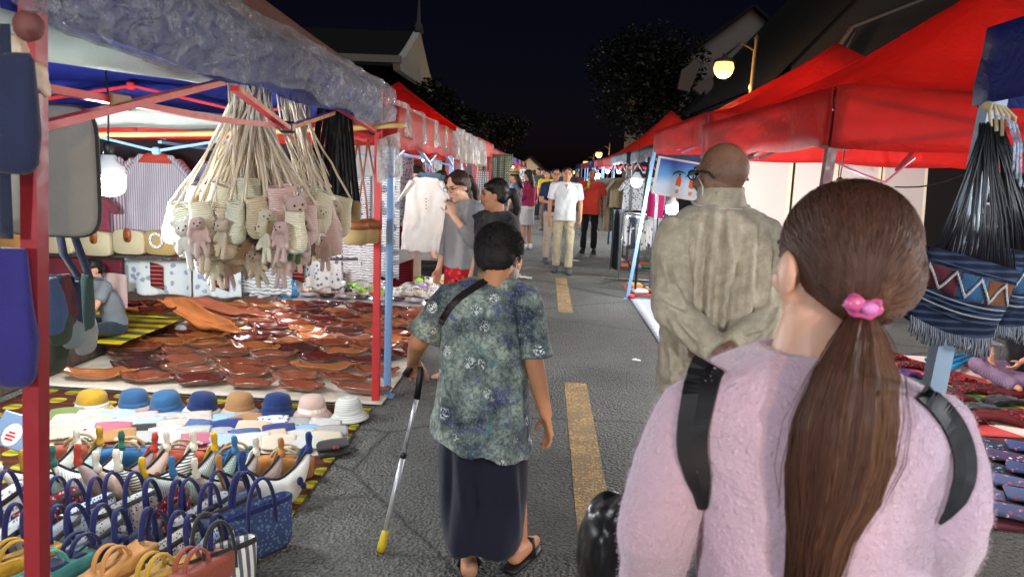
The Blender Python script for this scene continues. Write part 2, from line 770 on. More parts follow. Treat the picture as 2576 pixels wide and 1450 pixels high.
def roadpaint():
    q = N('worn_yellow_paint', rough=0.75, spec=0.3)
    a = q.noise(55, 5, rough=0.7)
    b = q.noise(6, 4)
    f = q.ramp(q.m('ADD', a, q.m('MULTIPLY', b, 0.5)), [(0.62, 0.0), (0.74, 0.75)])
    q.set('col', q.mix(f, q.mix(b, (0.50, 0.29, 0.075, 1), (0.62, 0.40, 0.15, 1)), (0.10, 0.09, 0.07, 1)))
    q.bump(q.vor(85), 0.6, 0.012)
    return q.mat


RP = roadpaint()
for k in range(8):
    y0, y1 = 2.35 + 5.6 * k, 5.47 + 5.6 * k
    if k > 0:
        y0 = y1 - 2.75
    mb = MB()
    n_ = 40
    vs, fs = [], []
    for i in range(n_ + 1):
        y = y0 + (y1 - y0) * i / n_
        vs += [(0.225 + 0.008 * nz((0, y, 0), 9), y, 0.004), (0.395 + 0.008 * nz((3, y, 0), 9), y, 0.004)]
        if i:
            fs.append((2 * i - 2, 2 * i - 1, 2 * i + 1, 2 * i))
    mb.add(vs, fs, False)
    tag(mb.build('road_marking', RP), kind='structure')

q = N('pavement_stone', rough=0.8)
br = q.n('TexBrick', 0, i0=q.map((1, 1, 1)), i1=S(96, 74, 60), i2=S(78, 60, 50), i3=S(44, 36, 32), i4=2.2, i5=0.02)
q.set('col', q.mix(q.noise(7, 4), br, S(60, 48, 42)))
q.bump(q.noise(18, 4), 0.4, 0.01)
PAVE = q.mat
mb = MB()
mb.box((-6.4, 22, 0.08), (5.9, 80, 0.16), ch=0.012)
tag(mb.build('pavement', PAVE), kind='structure')
mb = MB()
mb.box((9.6, 22, 0.07), (9.0, 80, 0.14), ch=0.012)
tag(mb.build('pavement', PAVE), kind='structure')


# ------------------------------------------------------------------ tents
def canopy(x0, x1, y0, y1, ze, zp, sag=1.35, dz=0.0, n=26, seed=0):
    cx, cy = (x0 + x1) / 2, (y0 + y1) / 2

    def fn(u, v):
        a, b = 2 * u - 1, 2 * v - 1
        m = max(abs(a), abs(b))
        t = min(abs(a), abs(b)) / max(m, 0.01)
        z = ze + (zp - ze) * (1 - m) ** sag - 0.10 * m * m * (1 - t ** 2) * (1 - 0.4 * m) * 0.6
        z += 0.018 * nz((u * 5, v * 5, seed), 1.2) * (1 - m * 0.5)
        return (cx + a * (x1 - x0) / 2, cy + b * (y1 - y0) / 2, z + dz)
    return fn


def valance(p, q, h, drop=0.0, amp=0.012, seed=0, th=0.003):
    p, q = V(p), V(q)
    L = (q - p).length
    d = (q - p).normalized()
    nn = V((d.y, -d.x, 0))

    def fn(u, v):
        t = 1 - v
        k = amp * math.sin(u * L * 9 + seed) * t + amp * 1.6 * nz((u * L * 2, v, seed), 1.5) * t
        z = -h * t - drop * math.sin(PI * u) - 0.02 * t * abs(math.sin(u * L * 3.1 + seed))
        return p + d * (L * u) + nn * (k + 0.012) + V((0, 0, z))
    return fn


def scissor(mb, p, q, zt, zb, w_=0.03, th=0.016):
    p, q = V(p), V(q)
    m_ = (p + q) / 2
    d = (q - p).normalized()
    nn = V((d.y, -d.x, 0)) * 0.011
    for a, b in ((p, m_), (m_, q)):
        A, B = a.copy(), b.copy()
        mb.beam((A.x + nn.x, A.y + nn.y, zt), (B.x + nn.x, B.y + nn.y, zb), th, w_, ref=nn)
        mb.beam((A.x - nn.x, A.y - nn.y, zb), (B.x - nn.x, B.y - nn.y, zt), th, w_, ref=nn)
    for z in (zt, zb):
        mb.box((m_.x, m_.y, z), (0.05, 0.05, 0.05), ch=0.01)


def tent(label, x0, x1, y0, y1, ze, zp, col, frame_c, vh=0.28, group=None, posts=None, tr=0.45, sides='wens', truss='we', seed=0, sag=1.35, tc=None, detail=True, pw=0.042, td=0.36):
    t = thing('market_tent', label, 'market tent', ((x0 + x1) / 2, (y0 + y1) / 2, 0), group=group)
    CM = canvas(col, tr, tc)
    FM = paint(frame_c)
    mb = MB()
    mb.sheet(canopy(x0, x1, y0, y1, ze, zp, sag, seed=seed), 26 if detail else 12, 26 if detail else 12, 0.003)
    mb.build('canopy', CM, t)
    E_ = {'w': ((x0, y1, ze), (x0, y0, ze)), 'e': ((x1, y0, ze), (x1, y1, ze)), 's': ((x0, y0, ze), (x1, y0, ze)), 'n': ((x1, y1, ze), (x0, y1, ze))}
    for k, s in enumerate(sides):
        mb = MB()
        mb.sheet(valance(*E_[s], vh, seed=seed + k), 40 if detail else 14, 4, 0.003)
        mb.build('valance', CM, t)
    for k, (x, y) in enumerate(((x0, y0), (x0, y1), (x1, y0), (x1, y1))):
        top = V((x + 0.03 * (1 if x == x0 else -1), y + 0.03 * (1 if y == y0 else -1), ze - 0.01))
        bot = V((top.x, top.y, 0.0))
        if posts and k in posts:
            bot += V(posts[k])
        mb = MB()
        mb.beam(bot, top, pw, pw, ref=(0, 1, 0))
        mid = bot.lerp(top, 0.5)
        mb.beam(bot + V((0, 0, 0.0)), mid, pw * 0.86, pw * 0.86, ref=(0, 1, 0))
        mb.box((bot.x, bot.y, 0.004), (0.09, 0.09, 0.008))
        mb.box(top + V((0, 0, -0.06)), (pw * 1.5, pw * 1.5, 0.07), ch=0.008)
        mb.build('post', FM, t)
    if detail:
        ins = 0.04
        for s in truss:
            (a, b) = E_[s]
            c = V(((x0 + x1) / 2, (y0 + y1) / 2, 0))
            a, b = V(a), V(b)
            a = a + (c - a).normalized() * 0.06
            b = b + (c - b).normalized() * 0.06
            mb = MB()
            scissor(mb, a, b, ze - 0.05, ze - td)
            mb.build('truss', FM, t)
        mb = MB()
        c = V(((x0 + x1) / 2, (y0 + y1) / 2, 0))
        mb.beam((c.x, c.y, zp - 0.55), (c.x, c.y, zp - 0.03), 0.035, 0.035)
        for px_, py_ in ((x0, c.y), (x1, c.y), (c.x, y0), (c.x, y1)):
            a = V((px_, py_, ze - 0.3))
            a = a + (V((c.x, c.y, a.z)) - a) * 0.05
            mb.beam(a, (c.x, c.y, zp - 0.45), 0.026, 0.018)
        mb.build('roof_strut', FM, t)
    return t


# left row: stall by stall away from the camera; the first tent is built by hand in the next block
XL0, XL1 = -4.25, -1.08
tent('low red market tent under crumpled clear plastic, sheltering the carved wooden bowls', XL0, -1.0, 4.86, 8.05, 1.98, 2.08, RED, POST_BLUE, 0.26, 'left row of market tents', truss='ens', seed=3, tc=S(235, 90, 80))
tent('sagging red market tent above the rubber clogs, plastic sheet along its edge', XL0, -1.05, 8.2, 11.4, 1.99, 2.14, RED, POST_RED, 0.26, 'left row of market tents', truss='en', seed=5, tc=S(235, 90, 80))
tent('red market tent with the tall peak below the white gable', XL0, XL1, 11.6, 14.8, 2.08, 3.05, S(215, 34, 28), POST_RED, 0.26, 'left row of market tents', seed=8)
LT = [(15.0, RED, 'red market tent just beyond the tall peaked one in the left row', 2.75), (18.4, RED, 'red market tent beside the stacked plaid cloths', 2.7), (21.8, RED, 'last red tent in the left row before the blue ones', 2.7),
      (25.6, S(20, 60, 170), 'bright blue market tent at the far end of the left row', 2.9), (30.5, S(20, 60, 170), 'second bright blue tent far down the left row, before the pale house', 2.7),
      (36.0, RED, 'tiny red market tent far down the left row', 2.6), (42, S(20, 60, 170), 'smallest blue market tent, farthest in the left row', 2.6)]
for y, c, lb, zp in LT:
    tent(lb, XL0, XL1 - 0.1, y, y + 3.2, 2.05, zp, c, POST_RED, 0.24, 'left row of market tents', detail=y < 20, seed=y)

# right row
TR = [tent('near blue tent with a pale grey post, cut by the right edge', 1.25, 4.5, -1.0, 2.24, 2.06, 2.8, BLUE, S(150, 170, 190), 0.2, 'right row of market tents', posts={1: (-0.13, 0, 0)}, seed=2, pw=0.05),
      tent('large bright red market tent above the hanging canvases', 1.30, 4.5, 3.5, 6.35, 2.04, 3.02, S(196, 46, 42), S(96, 22, 26), 0.26, 'right row of market tents', td=0.28, posts={0: (-0.08, 0, 0), 1: (-0.05, 0, 0)}, tr=0.5, seed=4, tc=S(236, 84, 66), truss='wes'),
      tent('second red market tent with a pointed peak, over the blue painting of monks', 1.36, 4.5, 6.45, 9.55, 2.16, 3.05, S(196, 46, 42), POST_BLUE, 0.26, 'right row of market tents', td=0.25, posts={0: (-0.15, 0, 0), 1: (-0.24, 0, 0)}, tr=0.5, seed=6, tc=S(236, 84, 66)),
      tent('dark navy market tent over the rack of printed trousers', 1.5, 4.6, 10.1, 13.2, 2.02, 2.72, NAVY, S(60, 60, 66), 0.2, 'right row of market tents', seed=7, tr=0.2),
      tent('second dark navy market tent, over the white printed blouses', 1.5, 4.6, 14.0, 17.1, 2.02, 2.7, NAVY, S(60, 60, 66), 0.2, 'right row of market tents', seed=9, tr=0.2)]
for y, c, lb, zp in [(17.9, RED, 'small red tent peak poking above the dark navy tents', 3.3), (21.6, RED, 'red market tent far down the right row, below the lit street lamps', 2.7),
                     (26, BLUE, 'blue market tent far down the right row', 2.6), (31, RED, 'far red market tent, last but one in the right row', 2.6), (37, BLUE, 'farthest blue market tent in the right row', 2.6)]:
    tent(lb, 1.6, 4.7, y, y + 3.2, 2.03, zp, c, POST_BLUE, 0.22, 'right row of market tents', detail=False, seed=y)


# ------------------------------------------------------------------ first tent on the left, blue under crumpled plastic
def tent_a():
    x0, x1, y0, y1, ze, zp = -4.25, -1.08, 1.42, 4.75, 2.08, 3.25
    t = thing('market_tent', 'nearest blue market tent with a red frame and crumpled plastic along its eave', 'market tent', ((x0 + x1) / 2, (y0 + y1) / 2, 0), group='left row of market tents')
    BM = canvas(S(34, 44, 128), 0.3, S(50, 66, 170))
    FM = paint(POST_RED)
    mb = MB()
    mb.sheet(canopy(x0, x1, y0, y1, ze, zp, 1.15, seed=1), 26, 26, 0.003)
    mb.build('canopy', BM, t)
    mb = MB()
    mb.sheet(canopy(x0 - 0.02, x1 + 0.02, y0 - 0.02, y1 + 0.02, ze, zp + 0.02, 1.12, dz=0.03, seed=9), 26, 26, 0.004)
    mb.build('roof_cover', canvas(S(150, 108, 100), 0.12), t, 'dusty brownish pink sheet tied over the roof')
    for a, b, sd in (((x0, y1), (x0, y0), 1), ((x1, y0), (x1, y1), 2), ((x1, y1), (x0, y1), 3)):
        mb = MB()
        mb.sheet(valance((*a, ze), (*b, ze), 0.2, seed=sd, drop=0.02), 40, 4, 0.003)
        mb.build('valance', BM, t)
    # crumpled clear plastic hung over the road-side valance
    mb = MB()

    def pf(u, v):
        y = y0 - 0.25 + (y1 + 0.28 - y0) * u
        t_ = 1 - v
        w_ = (0.22 + 0.02 * math.sin(PI * u)) * (1 + 0.18 * math.sin(u * 9) + 0.15 * nz((u * 9, 0, 1)))
        x = x1 + 0.03 + 0.07 * math.sin(t_ * PI * 0.9) + 0.028 * nz((y * 7, t_ * 3, 2), 1) + 0.03 * nz((y * 2, t_ * 3, 5), 1.6) + 0.03 * (0.5 - abs(nz((y * 6, t_ * 2.5 + y * 2, 9), 1.7))) + 0.012 * (0.5 - abs(nz((y * 14, t_ * 6 - y * 3, 4), 1.9)))
        return (x, y, ze + 0.03 - w_ * t_ - 0.03 * math.sin(PI * u) * t_)
    mb.sheet(pf, 260, 24, 0.002)
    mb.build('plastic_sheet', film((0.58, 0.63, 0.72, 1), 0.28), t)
    mb = MB()

    def pw_(u, v):                       # white underlay showing below the plastic
        y = y0 + 1.25 * u
        t_ = 1 - v
        return (x1 - 0.08 - 0.05 * t_ + 0.02 * nz((y * 4, t_, 7)), y, 1.895 - 0.035 * u - (0.10 * (1 - u) + .006) * t_)
    mb.sheet(pw_, 50, 6, 0.003)
    mb.build('liner_sheet', canvas(S(214, 222, 214), 0.5), t)
    mb = MB()

    def pb(u, v):
        return (x0 + 0.25 + (x1 - x0 - 0.9) * u, y1 - 0.12 + 0.03 * nz((u * 6, v * 3, 1)), ze - 0.22 - 0.12 * (1 - v) - 0.02 * math.sin(u * 7))
    mb.sheet(pb, 40, 5, 0.003)
    mb.build('liner_sheet', canvas(S(206, 208, 200), 0.5), t)
    # posts: the near red one close to the camera, the far one
    pa_, pb_ = P(84, 190, 1.47), P(94, 1440, 1.50)
    dd = (pb_ - pa_) / (pb_.z - pa_.z)
    NPB, NPT = tuple((pa_ + dd * (0 - pa_.z)).xy), tuple((pa_ + dd * (ze - pa_.z)).xy)
    for k, (bx, by, tx, ty) in enumerate(((*NPB, *NPT), (-1.075, 4.74, -1.085, 4.74), (x0 + .03, y0 + .03, x0 + .03, y0 + .03), (x0 + .03, y1 - .03, x0 + .03, y1 - .03))):
        mb = MB()
        pw_ = 0.036 if k == 0 else 0.042
        mb.beam((bx, by, 0), (tx, ty, ze), pw_, pw_, ref=(0, 1, 0))
        mb.beam((bx, by, 0), (bx + (tx - bx) * .3, by + (ty - by) * .3, ze * .3), pw_ * 1.12, pw_ * 1.12, ref=(0, 1, 0))
        mb.box((bx, by, 0.004), (0.09, 0.09, 0.008))
        mb.build('post', paint(S(140, 40, 48)) if k == 0 else FM, t)
    # road-side truss, lying in the upright plane of the posts
    xs = -1.12

    def bar(a, b, w_=0.032, mat=FM, dx=0.0, nm='truss_bar', lb=None):
        p, q = X(*a, xs + dx), X(*b, xs + dx)
        m_ = MB()
        m_.beam(p, q, 0.018, w_, ref=(1, 0, 0))
        m_.build(nm, mat, t, lb)
    bar((96, 219), (566, 303))
    bar((100, 318), (556, 207), dx=0.02)
    bar((590, 222), (722, 322), dx=0.02)
    bar((728, 320), (836, 284), mat=lacquer(S(190, 105, 40)), lb='truss bar with the orange light on it put into its colour')  # frame bar recoloured: the orange light on it is put into its colour
    bar((835, 262), (943, 330), dx=0.02)
    bar((566, 303), (722, 318), 0.028)
    mb = MB()
    for p in ((722, 320), (941, 330)):
        mb.box(X(*p, xs), (0.06, 0.06, 0.05), ch=0.01)
    mb.build('truss_joint', plastic(S(28, 26, 26)), t)
    mb = MB()
    mb.box(X(303, 256, xs + 0.022), (0.012, 0.09, 0.04), ch=0.004)
    mb.build('truss_bracket', plain(S(120, 80, 50), 0.4), t)
    for s, e in (((x0 + .06, y1 - .06, 0), (x1 - .06, y1 - .06, 0)), ((x0 + .06, y0 + .06, 0), (x0 + .06, y1 - .06, 0))):
        mb = MB()
        scissor(mb, s, e, ze - 0.06, ze - 0.34)
        mb.build('truss', FM, t)
    # knotted rag at the near corner
    mb = MB()
    c = P(40, 130, 1.45)
    mb.ell(c, (0.03, 0.03, 0.035))
    for k in range(6):
        a = k * 1.05 + 0.4
        mb.tube([c, c + V((0.035 * math.cos(a), 0.03 * math.sin(a), -0.04)), c + V((0.055 * math.cos(a), 0.045 * math.sin(a), -0.085 - 0.02 * (k % 2)))], [0.016, 0.022, 0.008], 8)
    me = remesh(mb, 0.006, 3, lambda p, n: 0.006 * nz(p, 60))
    me.transform(WM[t].inverted())
    link('knotted_sheet', me, plain(S(190, 168, 148), 0.4), t)
    mb = MB()
    mb.ell(P(72, 66, 1.45), (0.028, 0.028, 0.03))
    mb.build('knob', plain(S(104, 62, 58), 0.7), t)
    return t


TENTA = tent_a()
# bamboo pole across the stall
mb = MB()
a, b = P(150, 338, 4.55), P(1018, 314, 4.62)
n_ = 14
mb.tube([a.lerp(b, i / n_) + V((0, 0, -0.02 * math.sin(PI * i / n_))) for i in range(n_ + 1)], [0.016 + (0.003 if i % 3 == 0 else 0) for i in range(n_ + 1)], 8)
tag(mb.build('bamboo_pole', plain(S(196, 160, 96), 0.45)), 'long yellow bamboo pole tied across the near stall below the canopy', 'pole')


# ------------------------------------------------------------------ lamps that are lit
def bulb(loc, label, power, size=0.065, col=(0.93, 0.97, 1.0), group='lit bulbs in the stalls', cord=0.35, st=30):
    loc = V(loc)
    t = thing('led_bulb', label, 'lamp', loc, group=group)
    k = size
    mb = MB()
    mb.lathe([(0.002, -1.15 * k), (0.5 * k, -1.08 * k), (0.85 * k, -0.85 * k), (1.0 * k, -0.5 * k), (1.0 * k, 0.35 * k)], 20, loc)
    mb.build('globe', glow((col[0], col[1], col[2], 1), st), t)
    mb = MB()
    mb.lathe([(1.0 * k, 0.352 * k), (0.98 * k, 0.9 * k), (0.55 * k, 1.25 * k), (0.45 * k, 1.7 * k)], 20, loc)
    mb.build('housing', plain(S(225, 228, 226), 0.4), t)
    mb = MB()
    mb.lathe([(0.34 * k, 1.701 * k), (0.36 * k, 2.4 * k), (0.15 * k, 2.6 * k)], 14, loc)
    mb.tube([loc + V((0, 0, 2.6 * k)), loc + V((0.01, 0, 2.6 * k + cord * .5)), loc + V((0, 0, 2.6 * k + cord))], 0.004, 6)
    mb.build('socket', plain(S(30, 30, 32), 0.5), t)
    L = bpy.data.lights.new('lamp_light', 'POINT')
    L.energy = power
    L.color = col
    L.shadow_soft_size = 0.055
    lo = bpy.data.objects.new('lamp_light', L)
    COL.objects.link(lo)
    lo.parent = t
    lo.location = (0, 0, -1.15 * k - 0.06)
    return t


PW = 24.0
bulb(P(276, 452, 3.25), 'large white bulb glowing in front of the striped garments', PW * .75)
bulb((-2.75, 3.9, 1.40), 'unseen fill bulb added at the back of the near stall, behind the grey bag', PW * .9)  # hidden bulb added to brighten the row of wicker clutches
bulb((-1.75, 1.9, 1.74), 'white bulb inside the near stall, above the tote bags', PW * .24)
bulb((-2.35, 6.4, 1.75), 'white bulb above the wooden bowls', PW * 2.1)
bulb((-1.62, 9.8, 1.36), 'added fill bulb above the rubber clogs, hidden behind the cream shirt', PW * 1.6)  # added out of sight to brighten the women and the mid street
bulb((-2.6, 9.3, 1.78), 'white bulb high at the back of the clog stall', PW * .8)
bulb((-2.2, 13.0, 1.75), 'white bulb in the stall with the tall red peak', PW * 1.6)
for i, y in enumerate((16.5, 20.0, 23.5, 27.5, 32.0, 38.0)):
    bulb((-1.7, y, 1.72), ['small bulb in the sixth stall on the left', 'small bulb by the plaid cloths', 'small bulb in the last red tent on the left', 'small bulb in the bright blue tent', 'small bulb in the second blue tent', 'tiny bulb in the farthest left stalls'][i], PW * 1.6, st=20)
bulb(P(1601, 455, 11.4), 'bright white bulb in front of the white printed blouses', PW * .7, 0.08, st=25)
bulb(P(1690, 522, 9.2), 'bright white bulb below the painting of monks', PW * .8, 0.075, st=25)
bulb((3.3, 4.4, 1.9), 'bulb under the large red tent, in front of the canvases', PW * .7)
bulb((1.95, 5.0, 1.48), 'added fill bulb under the large red tent, hidden behind the woman in pink', PW * .5)  # fill lamp added for the road, kept hidden behind her hair
bulb((1.30, 5.5, 1.47), 'unseen fill bulb added at the road side of the large red tent', PW * .6)  # second added road fill, hidden behind the man in the jacket
bulb((3.0, 8.0, 1.85), 'bulb under the second red tent', PW * 1.6)
bulb((2.6, 1.0, 1.85), 'added unseen fill bulb under the near blue tent, above the embroidered cloths', PW * 1.3)  # added out of view to light the right side of the woman in pink
bulb(P(1500, 440, 17.0), 'small white bulb above the man in red', PW * 1.5, 0.07)
for i, y in enumerate((20.5, 24.5, 29.0, 35.0)):
    bulb((2.4, y, 1.72), ['small bulb beneath the red peak in the far right row', 'small bulb in a far red tent on the right', 'small bulb in the far blue tent on the right', 'tiny bulb in the farthest right stalls'][i], PW * 1.6, st=20)
bulb((-1.5, -1.2, 1.85), 'unseen fill bulb added behind the camera on the left', PW * 1.9)  # added fill for the backs of the near people and the road
bulb((1.9, -2.0, 1.9), 'unseen fill bulb added behind the camera on the right', PW * 2.6)  # right-hand partner of that added back fill


def street_lamp(loc, pole, label, power, r=0.2, pole_h=None, st=26.0):
    loc, pole = V(loc), V(pole)
    t = thing('street_lamp', label, 'street lamp', (pole.x, pole.y, 0), group='street lamps')
    PM = paint(S(70, 56, 40), 0.45)
    mb = MB()
    mb.lathe([(0.002, -r), (r * .5, -r * .87), (r * .85, -r * .5), (r, 0), (r * .9, r * .42), (r * .72, r * .68), (0.01, r * .69)], 20, loc)
    mb.build('globe', glow((1.0, 0.58, 0.17, 1), st * .024), t)
    mb = MB()
    mb.lathe([(r * 1.05, r * .55), (r * 1.08, r * .6), (r * .8, r * .85), (r * .25, r * 1.05), (r * .2, r * 1.4)], 20, loc)
    mb.build('cap', PM, t)
    mb = MB()
    top = pole_h or loc.z + 0.75
    mb.lathe([(0.13, 0), (0.13, 0.25), (0.08, 0.4), (0.06, 1.2), (0.05, loc.z - .4), (0.07, loc.z - .38), (0.07, loc.z - .3), (0.045, loc.z - .28), (0.04, top), (0.06, top + .02), (0.01, top + .12)], 12, (pole.x, pole.y, 0))
    mb.build('pole', PM, t)
    mb = MB()
    e = V((pole.x, pole.y, loc.z + r * 1.8))
    mb.tube([e, e.lerp(V((loc.x, loc.y, e.z)), .5) + V((0, 0, 0.14)), V((loc.x, loc.y, loc.z + r * 1.15))], 0.025, 8)
    mb.build('arm', PM, t)
    L = bpy.data.lights.new('lamp_light', 'POINT')
    L.energy = power
    L.color = (1.0, 0.62, 0.25)
    L.shadow_soft_size = 0.18
    lo = bpy.data.objects.new('lamp_light', L)
    COL.objects.link(lo)
    lo.parent = t
    lo.location = V((loc.x, loc.y, loc.z - r - 0.2)) - V((pole.x, pole.y, 0))
    return t


street_lamp(P(1820, 172, 15.5), P(1884, 290, 15.5), 'large glowing amber street lamp above the second red tent', 110, 0.205, 4.4)
street_lamp(P(1506, 388, 52), P(1530, 420, 52), 'nearest of the three small distant street lamps on the right', 300, 0.24)
street_lamp(P(1473, 410, 66), P(1492, 420, 66), 'middle one of the three small distant street lamps on the right', 300, 0.24)
street_lamp(P(1440, 433, 84), P(1454, 436, 84), 'farthest and lowest of the three small distant street lamps', 300, 0.26)
street_lamp((3.6, -7.0, 4.0), (4.4, -7.0, 0), 'added unseen amber fill lamp behind the camera', 260)  # made-up lamp, adds warm fill from behind

# ------------------------------------------------------------------ buildings
PLA = plain(S(150, 148, 142), 0.85)
ROOF = plain(S(16, 14, 16), 0.9)


def hall():
    xg = -7.0
    pa, pl, pr = X(1063, 85, xg), X(1005, 156, xg), X(1092, 216, xg)
    y0, y1 = pl.y, pr.y
    zl = (pl.z + pr.z) / 2
    ym = (y0 + y1) / 2
    t = thing('temple_hall', 'old hall with a steep dark roof, white gable and thin spire, behind the left tents', 'building', (-14, ym, 0))
    mb = MB()
    mb.box((-14, ym, zl / 2 - 0.9), (13.6, y1 - y0 - 1.0, zl - 1.8))
    mb.build('wall', PLA, t)
    mb = MB()                                          # gable with flared feet
    prof = []
    for i in range(13):
        s = -1 + i / 6
        prof.append((ym + s * (y1 - y0) / 2, zl + (pa.z - zl) * (1 - abs(s)) ** 1.25))
    ins = [(a, b) for a, b in prof] + [(y1 - .3, zl - .4), (y0 + .3, zl - .4)]
    mb.loft([[V((xg, a, b)) for a, b in ins], [V((xg - .35, a, b)) for a, b in ins]], True, False)
    mb.build('gable', plain(S(188, 187, 180), 0.85), t)
    mb = MB()
    for sgn in (-1, 1):
        rg = []
        for i in range(7):
            s = i / 6
            y, z = ym + sgn * s * (y1 - y0) / 2 * 1.06, zl + (pa.z - zl) * (1 - s) ** 1.25 - 0.05
            rg.append([V((xg - .36, y, z)), V((-21, y, z)), V((-21, y, z - .25)), V((xg - .36, y, z - .25))])
        mb.loft(rg, True, False)
    mb.box((-14, ym, zl - 1.5), (14.6, y1 - y0 + .6, 0.5))
    mb.build('roof', ROOF, t)
    mb = MB()
    mb.box((-14, y0 - .2, zl + .02), (14.2, .3, .32))
    mb.build('eave', plain(S(120, 112, 104), 0.8), t)
    mb = MB()
    mb.lathe([(.28, 0), (.2, .4), (.12, .5), (.1, 1.0), (.03, 2.0), (.01, 2.6)], 10, (xg - .1, ym, pa.z - .1))
    mb.build('spire', plain(S(70, 66, 64), 0.8), t)
    return t


hall()


def house(label, c, wx, wy, hz, rz_, wall, roof, win=True):
    t = thing('house', label, 'building', c)
    x, y = c[0], c[1]
    mb = MB()
    mb.box((x, y, hz / 2), (wx, wy, hz))
    g = [(x - wx / 2, hz), (x + wx / 2, hz), (x, hz + rz_)]
    mb.loft([[V((a, y - wy / 2, b)) for a, b in g], [V((a, y + wy / 2, b)) for a, b in g]], True, False)
    mb.build('wall', wall, t)
    mb = MB()
    for sg in (-1, 1):
        d = V((sg * wx / 2, 0, -rz_))
        a = V((x, y, hz + rz_ + .03))
        b = a + d * 1.12
        nn = V((rz_ * sg, 0, wx / 2)).normalized() * .12
        mb.loft([[a + V((0, s, 0)), b + V((0, s, 0)), b + nn + V((0, s, 0)), a + nn + V((0, s, 0))] for s in (-wy / 2 - .3, wy / 2 + .3)], True, False)
    mb.build('roof', roof, t)
    if win:
        for k in (-.25, .25):
            mb = MB()
            mb.box((x + k * wx, y - wy / 2 - .02, hz * .6), (wx * .16, .06, hz * .3), ch=.01)
            f = mb.build('window', plain(S(40, 36, 34), 0.5), t)
    return t


c = P(1332, 440, 58)
house('pale gabled house at the far end of the market street', (c.x, c.y + 3, 0), 2.7, 6, P(1332, 434, 58).z, 1.2, plain(S(205, 203, 196), 0.85), ROOF)
house('dark building behind the right tents, its roof edge faintly lit', (9.6, 24, 0), 8, 12, 4.4, 4.6, plain(S(40, 36, 38), 0.85), plain(S(13, 11, 13), 0.9))
house('dark two storey shophouse beside the amber street lamp', (8.4, 38, 0), 8, 10, 5.6, 3.2, plain(S(120, 114, 112), 0.85), ROOF)
house('dim shophouse behind the near left stalls', (-9.5, 9, 0), 6, 16, 3.0, 1.4, plain(S(92, 84, 80), 0.85), ROOF)
# pale barge boards of the right-hand building
t = thing('roof_trim', 'thin pale roof trim edging the dark roof above the red tents', 'roof trim', P(2140, 160, 17.5) * 1.0)
mb = MB()
pp = [P(2072, 168, 17.5), P(2142, 70, 17.5), P(2330, -4, 17.5), P(2560, -70, 17.5)]
for a, b in zip(pp, pp[1:]):
    mb.beam(a, b, .06, .16, ref=(0, 1, 0))
mb.beam(P(2150, 78, 17.6), P(2095, 180, 17.6), .05, .07, ref=(0, 1, 0))
mb.build('board', plain(S(96, 88, 92), 0.8), t)
t = thing('white_gable', 'peeling white gable end faintly seen below the amber street lamp', 'gable', P(1750, 230, 27))
mb = MB()
pp = [P(*q_, 27) for q_ in ((1704, 224), (1714, 178), (1748, 150), (1762, 162), (1742, 212), (1732, 230))]
mb.loft([pp, [p_ + V((0, .3, 0)) for p_ in pp]], True, False)
pp = [P(*q_, 27) for q_ in ((1742, 222), (1790, 190), (1795, 208), (1785, 248), (1778, 246), (1772, 228), (1762, 238))]
mb.loft([pp, [p_ + V((0, .3, 0)) for p_ in pp]], True, False)
mb.build('panel', plain(S(92, 84, 84), 0.85), t)
t = thing('lit_sign', 'thin glowing orange sign strip at the far end of the street', 'sign', P(1388, 437, 90))
mb = MB()
mb.box(P(1388, 437, 90), (1.7, .1, .16), ch=.02)
mb.build('tube_light', glow((1.0, .28, .1, 1), 5), t)
mb = MB()
mb.box(P(1388, 441, 90.2), (1.9, .1, .3), ch=.02)
mb.build('bracket', plain(S(60, 50, 50)), t)


# ------------------------------------------------------------------ trees
def leafmat(c):
    q = N('leaves', rough=0.5, spec=0.4)
    f = q.noise(3, 3)
    q.set('col', q.mix(f, dark(c, .5), dark(c, 1.5)))
    q.translucent(dark(c, 1.3), .25)
    return q.mat


LEAF = leafmat(S(13, 20, 12))


def tree(label, base, crown, r, n_leaf, seed=1, lobes=9, leaf=.16):
    rr = random.Random(seed)
    base, crown = V(base), V(crown)
    t = thing('tree', label, 'tree', base)
    mb = MB()
    mid = base.lerp(crown, .55) + V((.1, 0, 0))
    mb.tube([base, mid, crown], [.18, .12, .05], 9)
    cs = []
    for k in range(lobes):
        a = rr.uniform(0, 2 * PI)
        d = V((math.cos(a) * rr.uniform(.2, .75) * r, math.sin(a) * rr.uniform(.2, .7) * r, rr.uniform(-.5, .8) * r))
        cs.append((crown + d, r * rr.uniform(.3, .55)))
        mb.tube([mid.lerp(crown, rr.random()), crown + d], [.05, .015], 6)
    mb.build('trunk', plain(S(70, 56, 44), .9), t)
    mb = MB()
    for k in range(n_leaf):
        c, cr = rr.choice(cs)
        d = V((rr.gauss(0, 1), rr.gauss(0, 1), rr.gauss(0, 1))).normalized() * cr * rr.uniform(.55, 1.1)
        p = c + d
        a = V((rr.gauss(0, 1), rr.gauss(0, 1), rr.gauss(0, .6))).normalized()
        b = a.cross(V((rr.gauss(0, 1), rr.gauss(0, 1), rr.gauss(0, 1)))).normalized()
        s = leaf * rr.uniform(.6, 1.3)
        mb.add([p - a * s, p + b * s * .45, p + a * s, p - b * s * .45], [(0, 1, 2, 3)], False)
    mb.build('crown', LEAF, t)
    return t


tree('dark bushy tree behind the left red tents', (-3.6, 24, 0), P(1135, 305, 24), 1.05, 7000, 3, leaf=.085)
tree('tall dark tree behind the navy tents on the right', (4.6, 30, 0), P(1625, 250, 30), 2.5, 12000, 4, 16, .10)
tree('low dark tree beside the far pale house', (-4.6, 44, 0), P(1255, 370, 44), 1.6, 3000, 5, 8, .12)

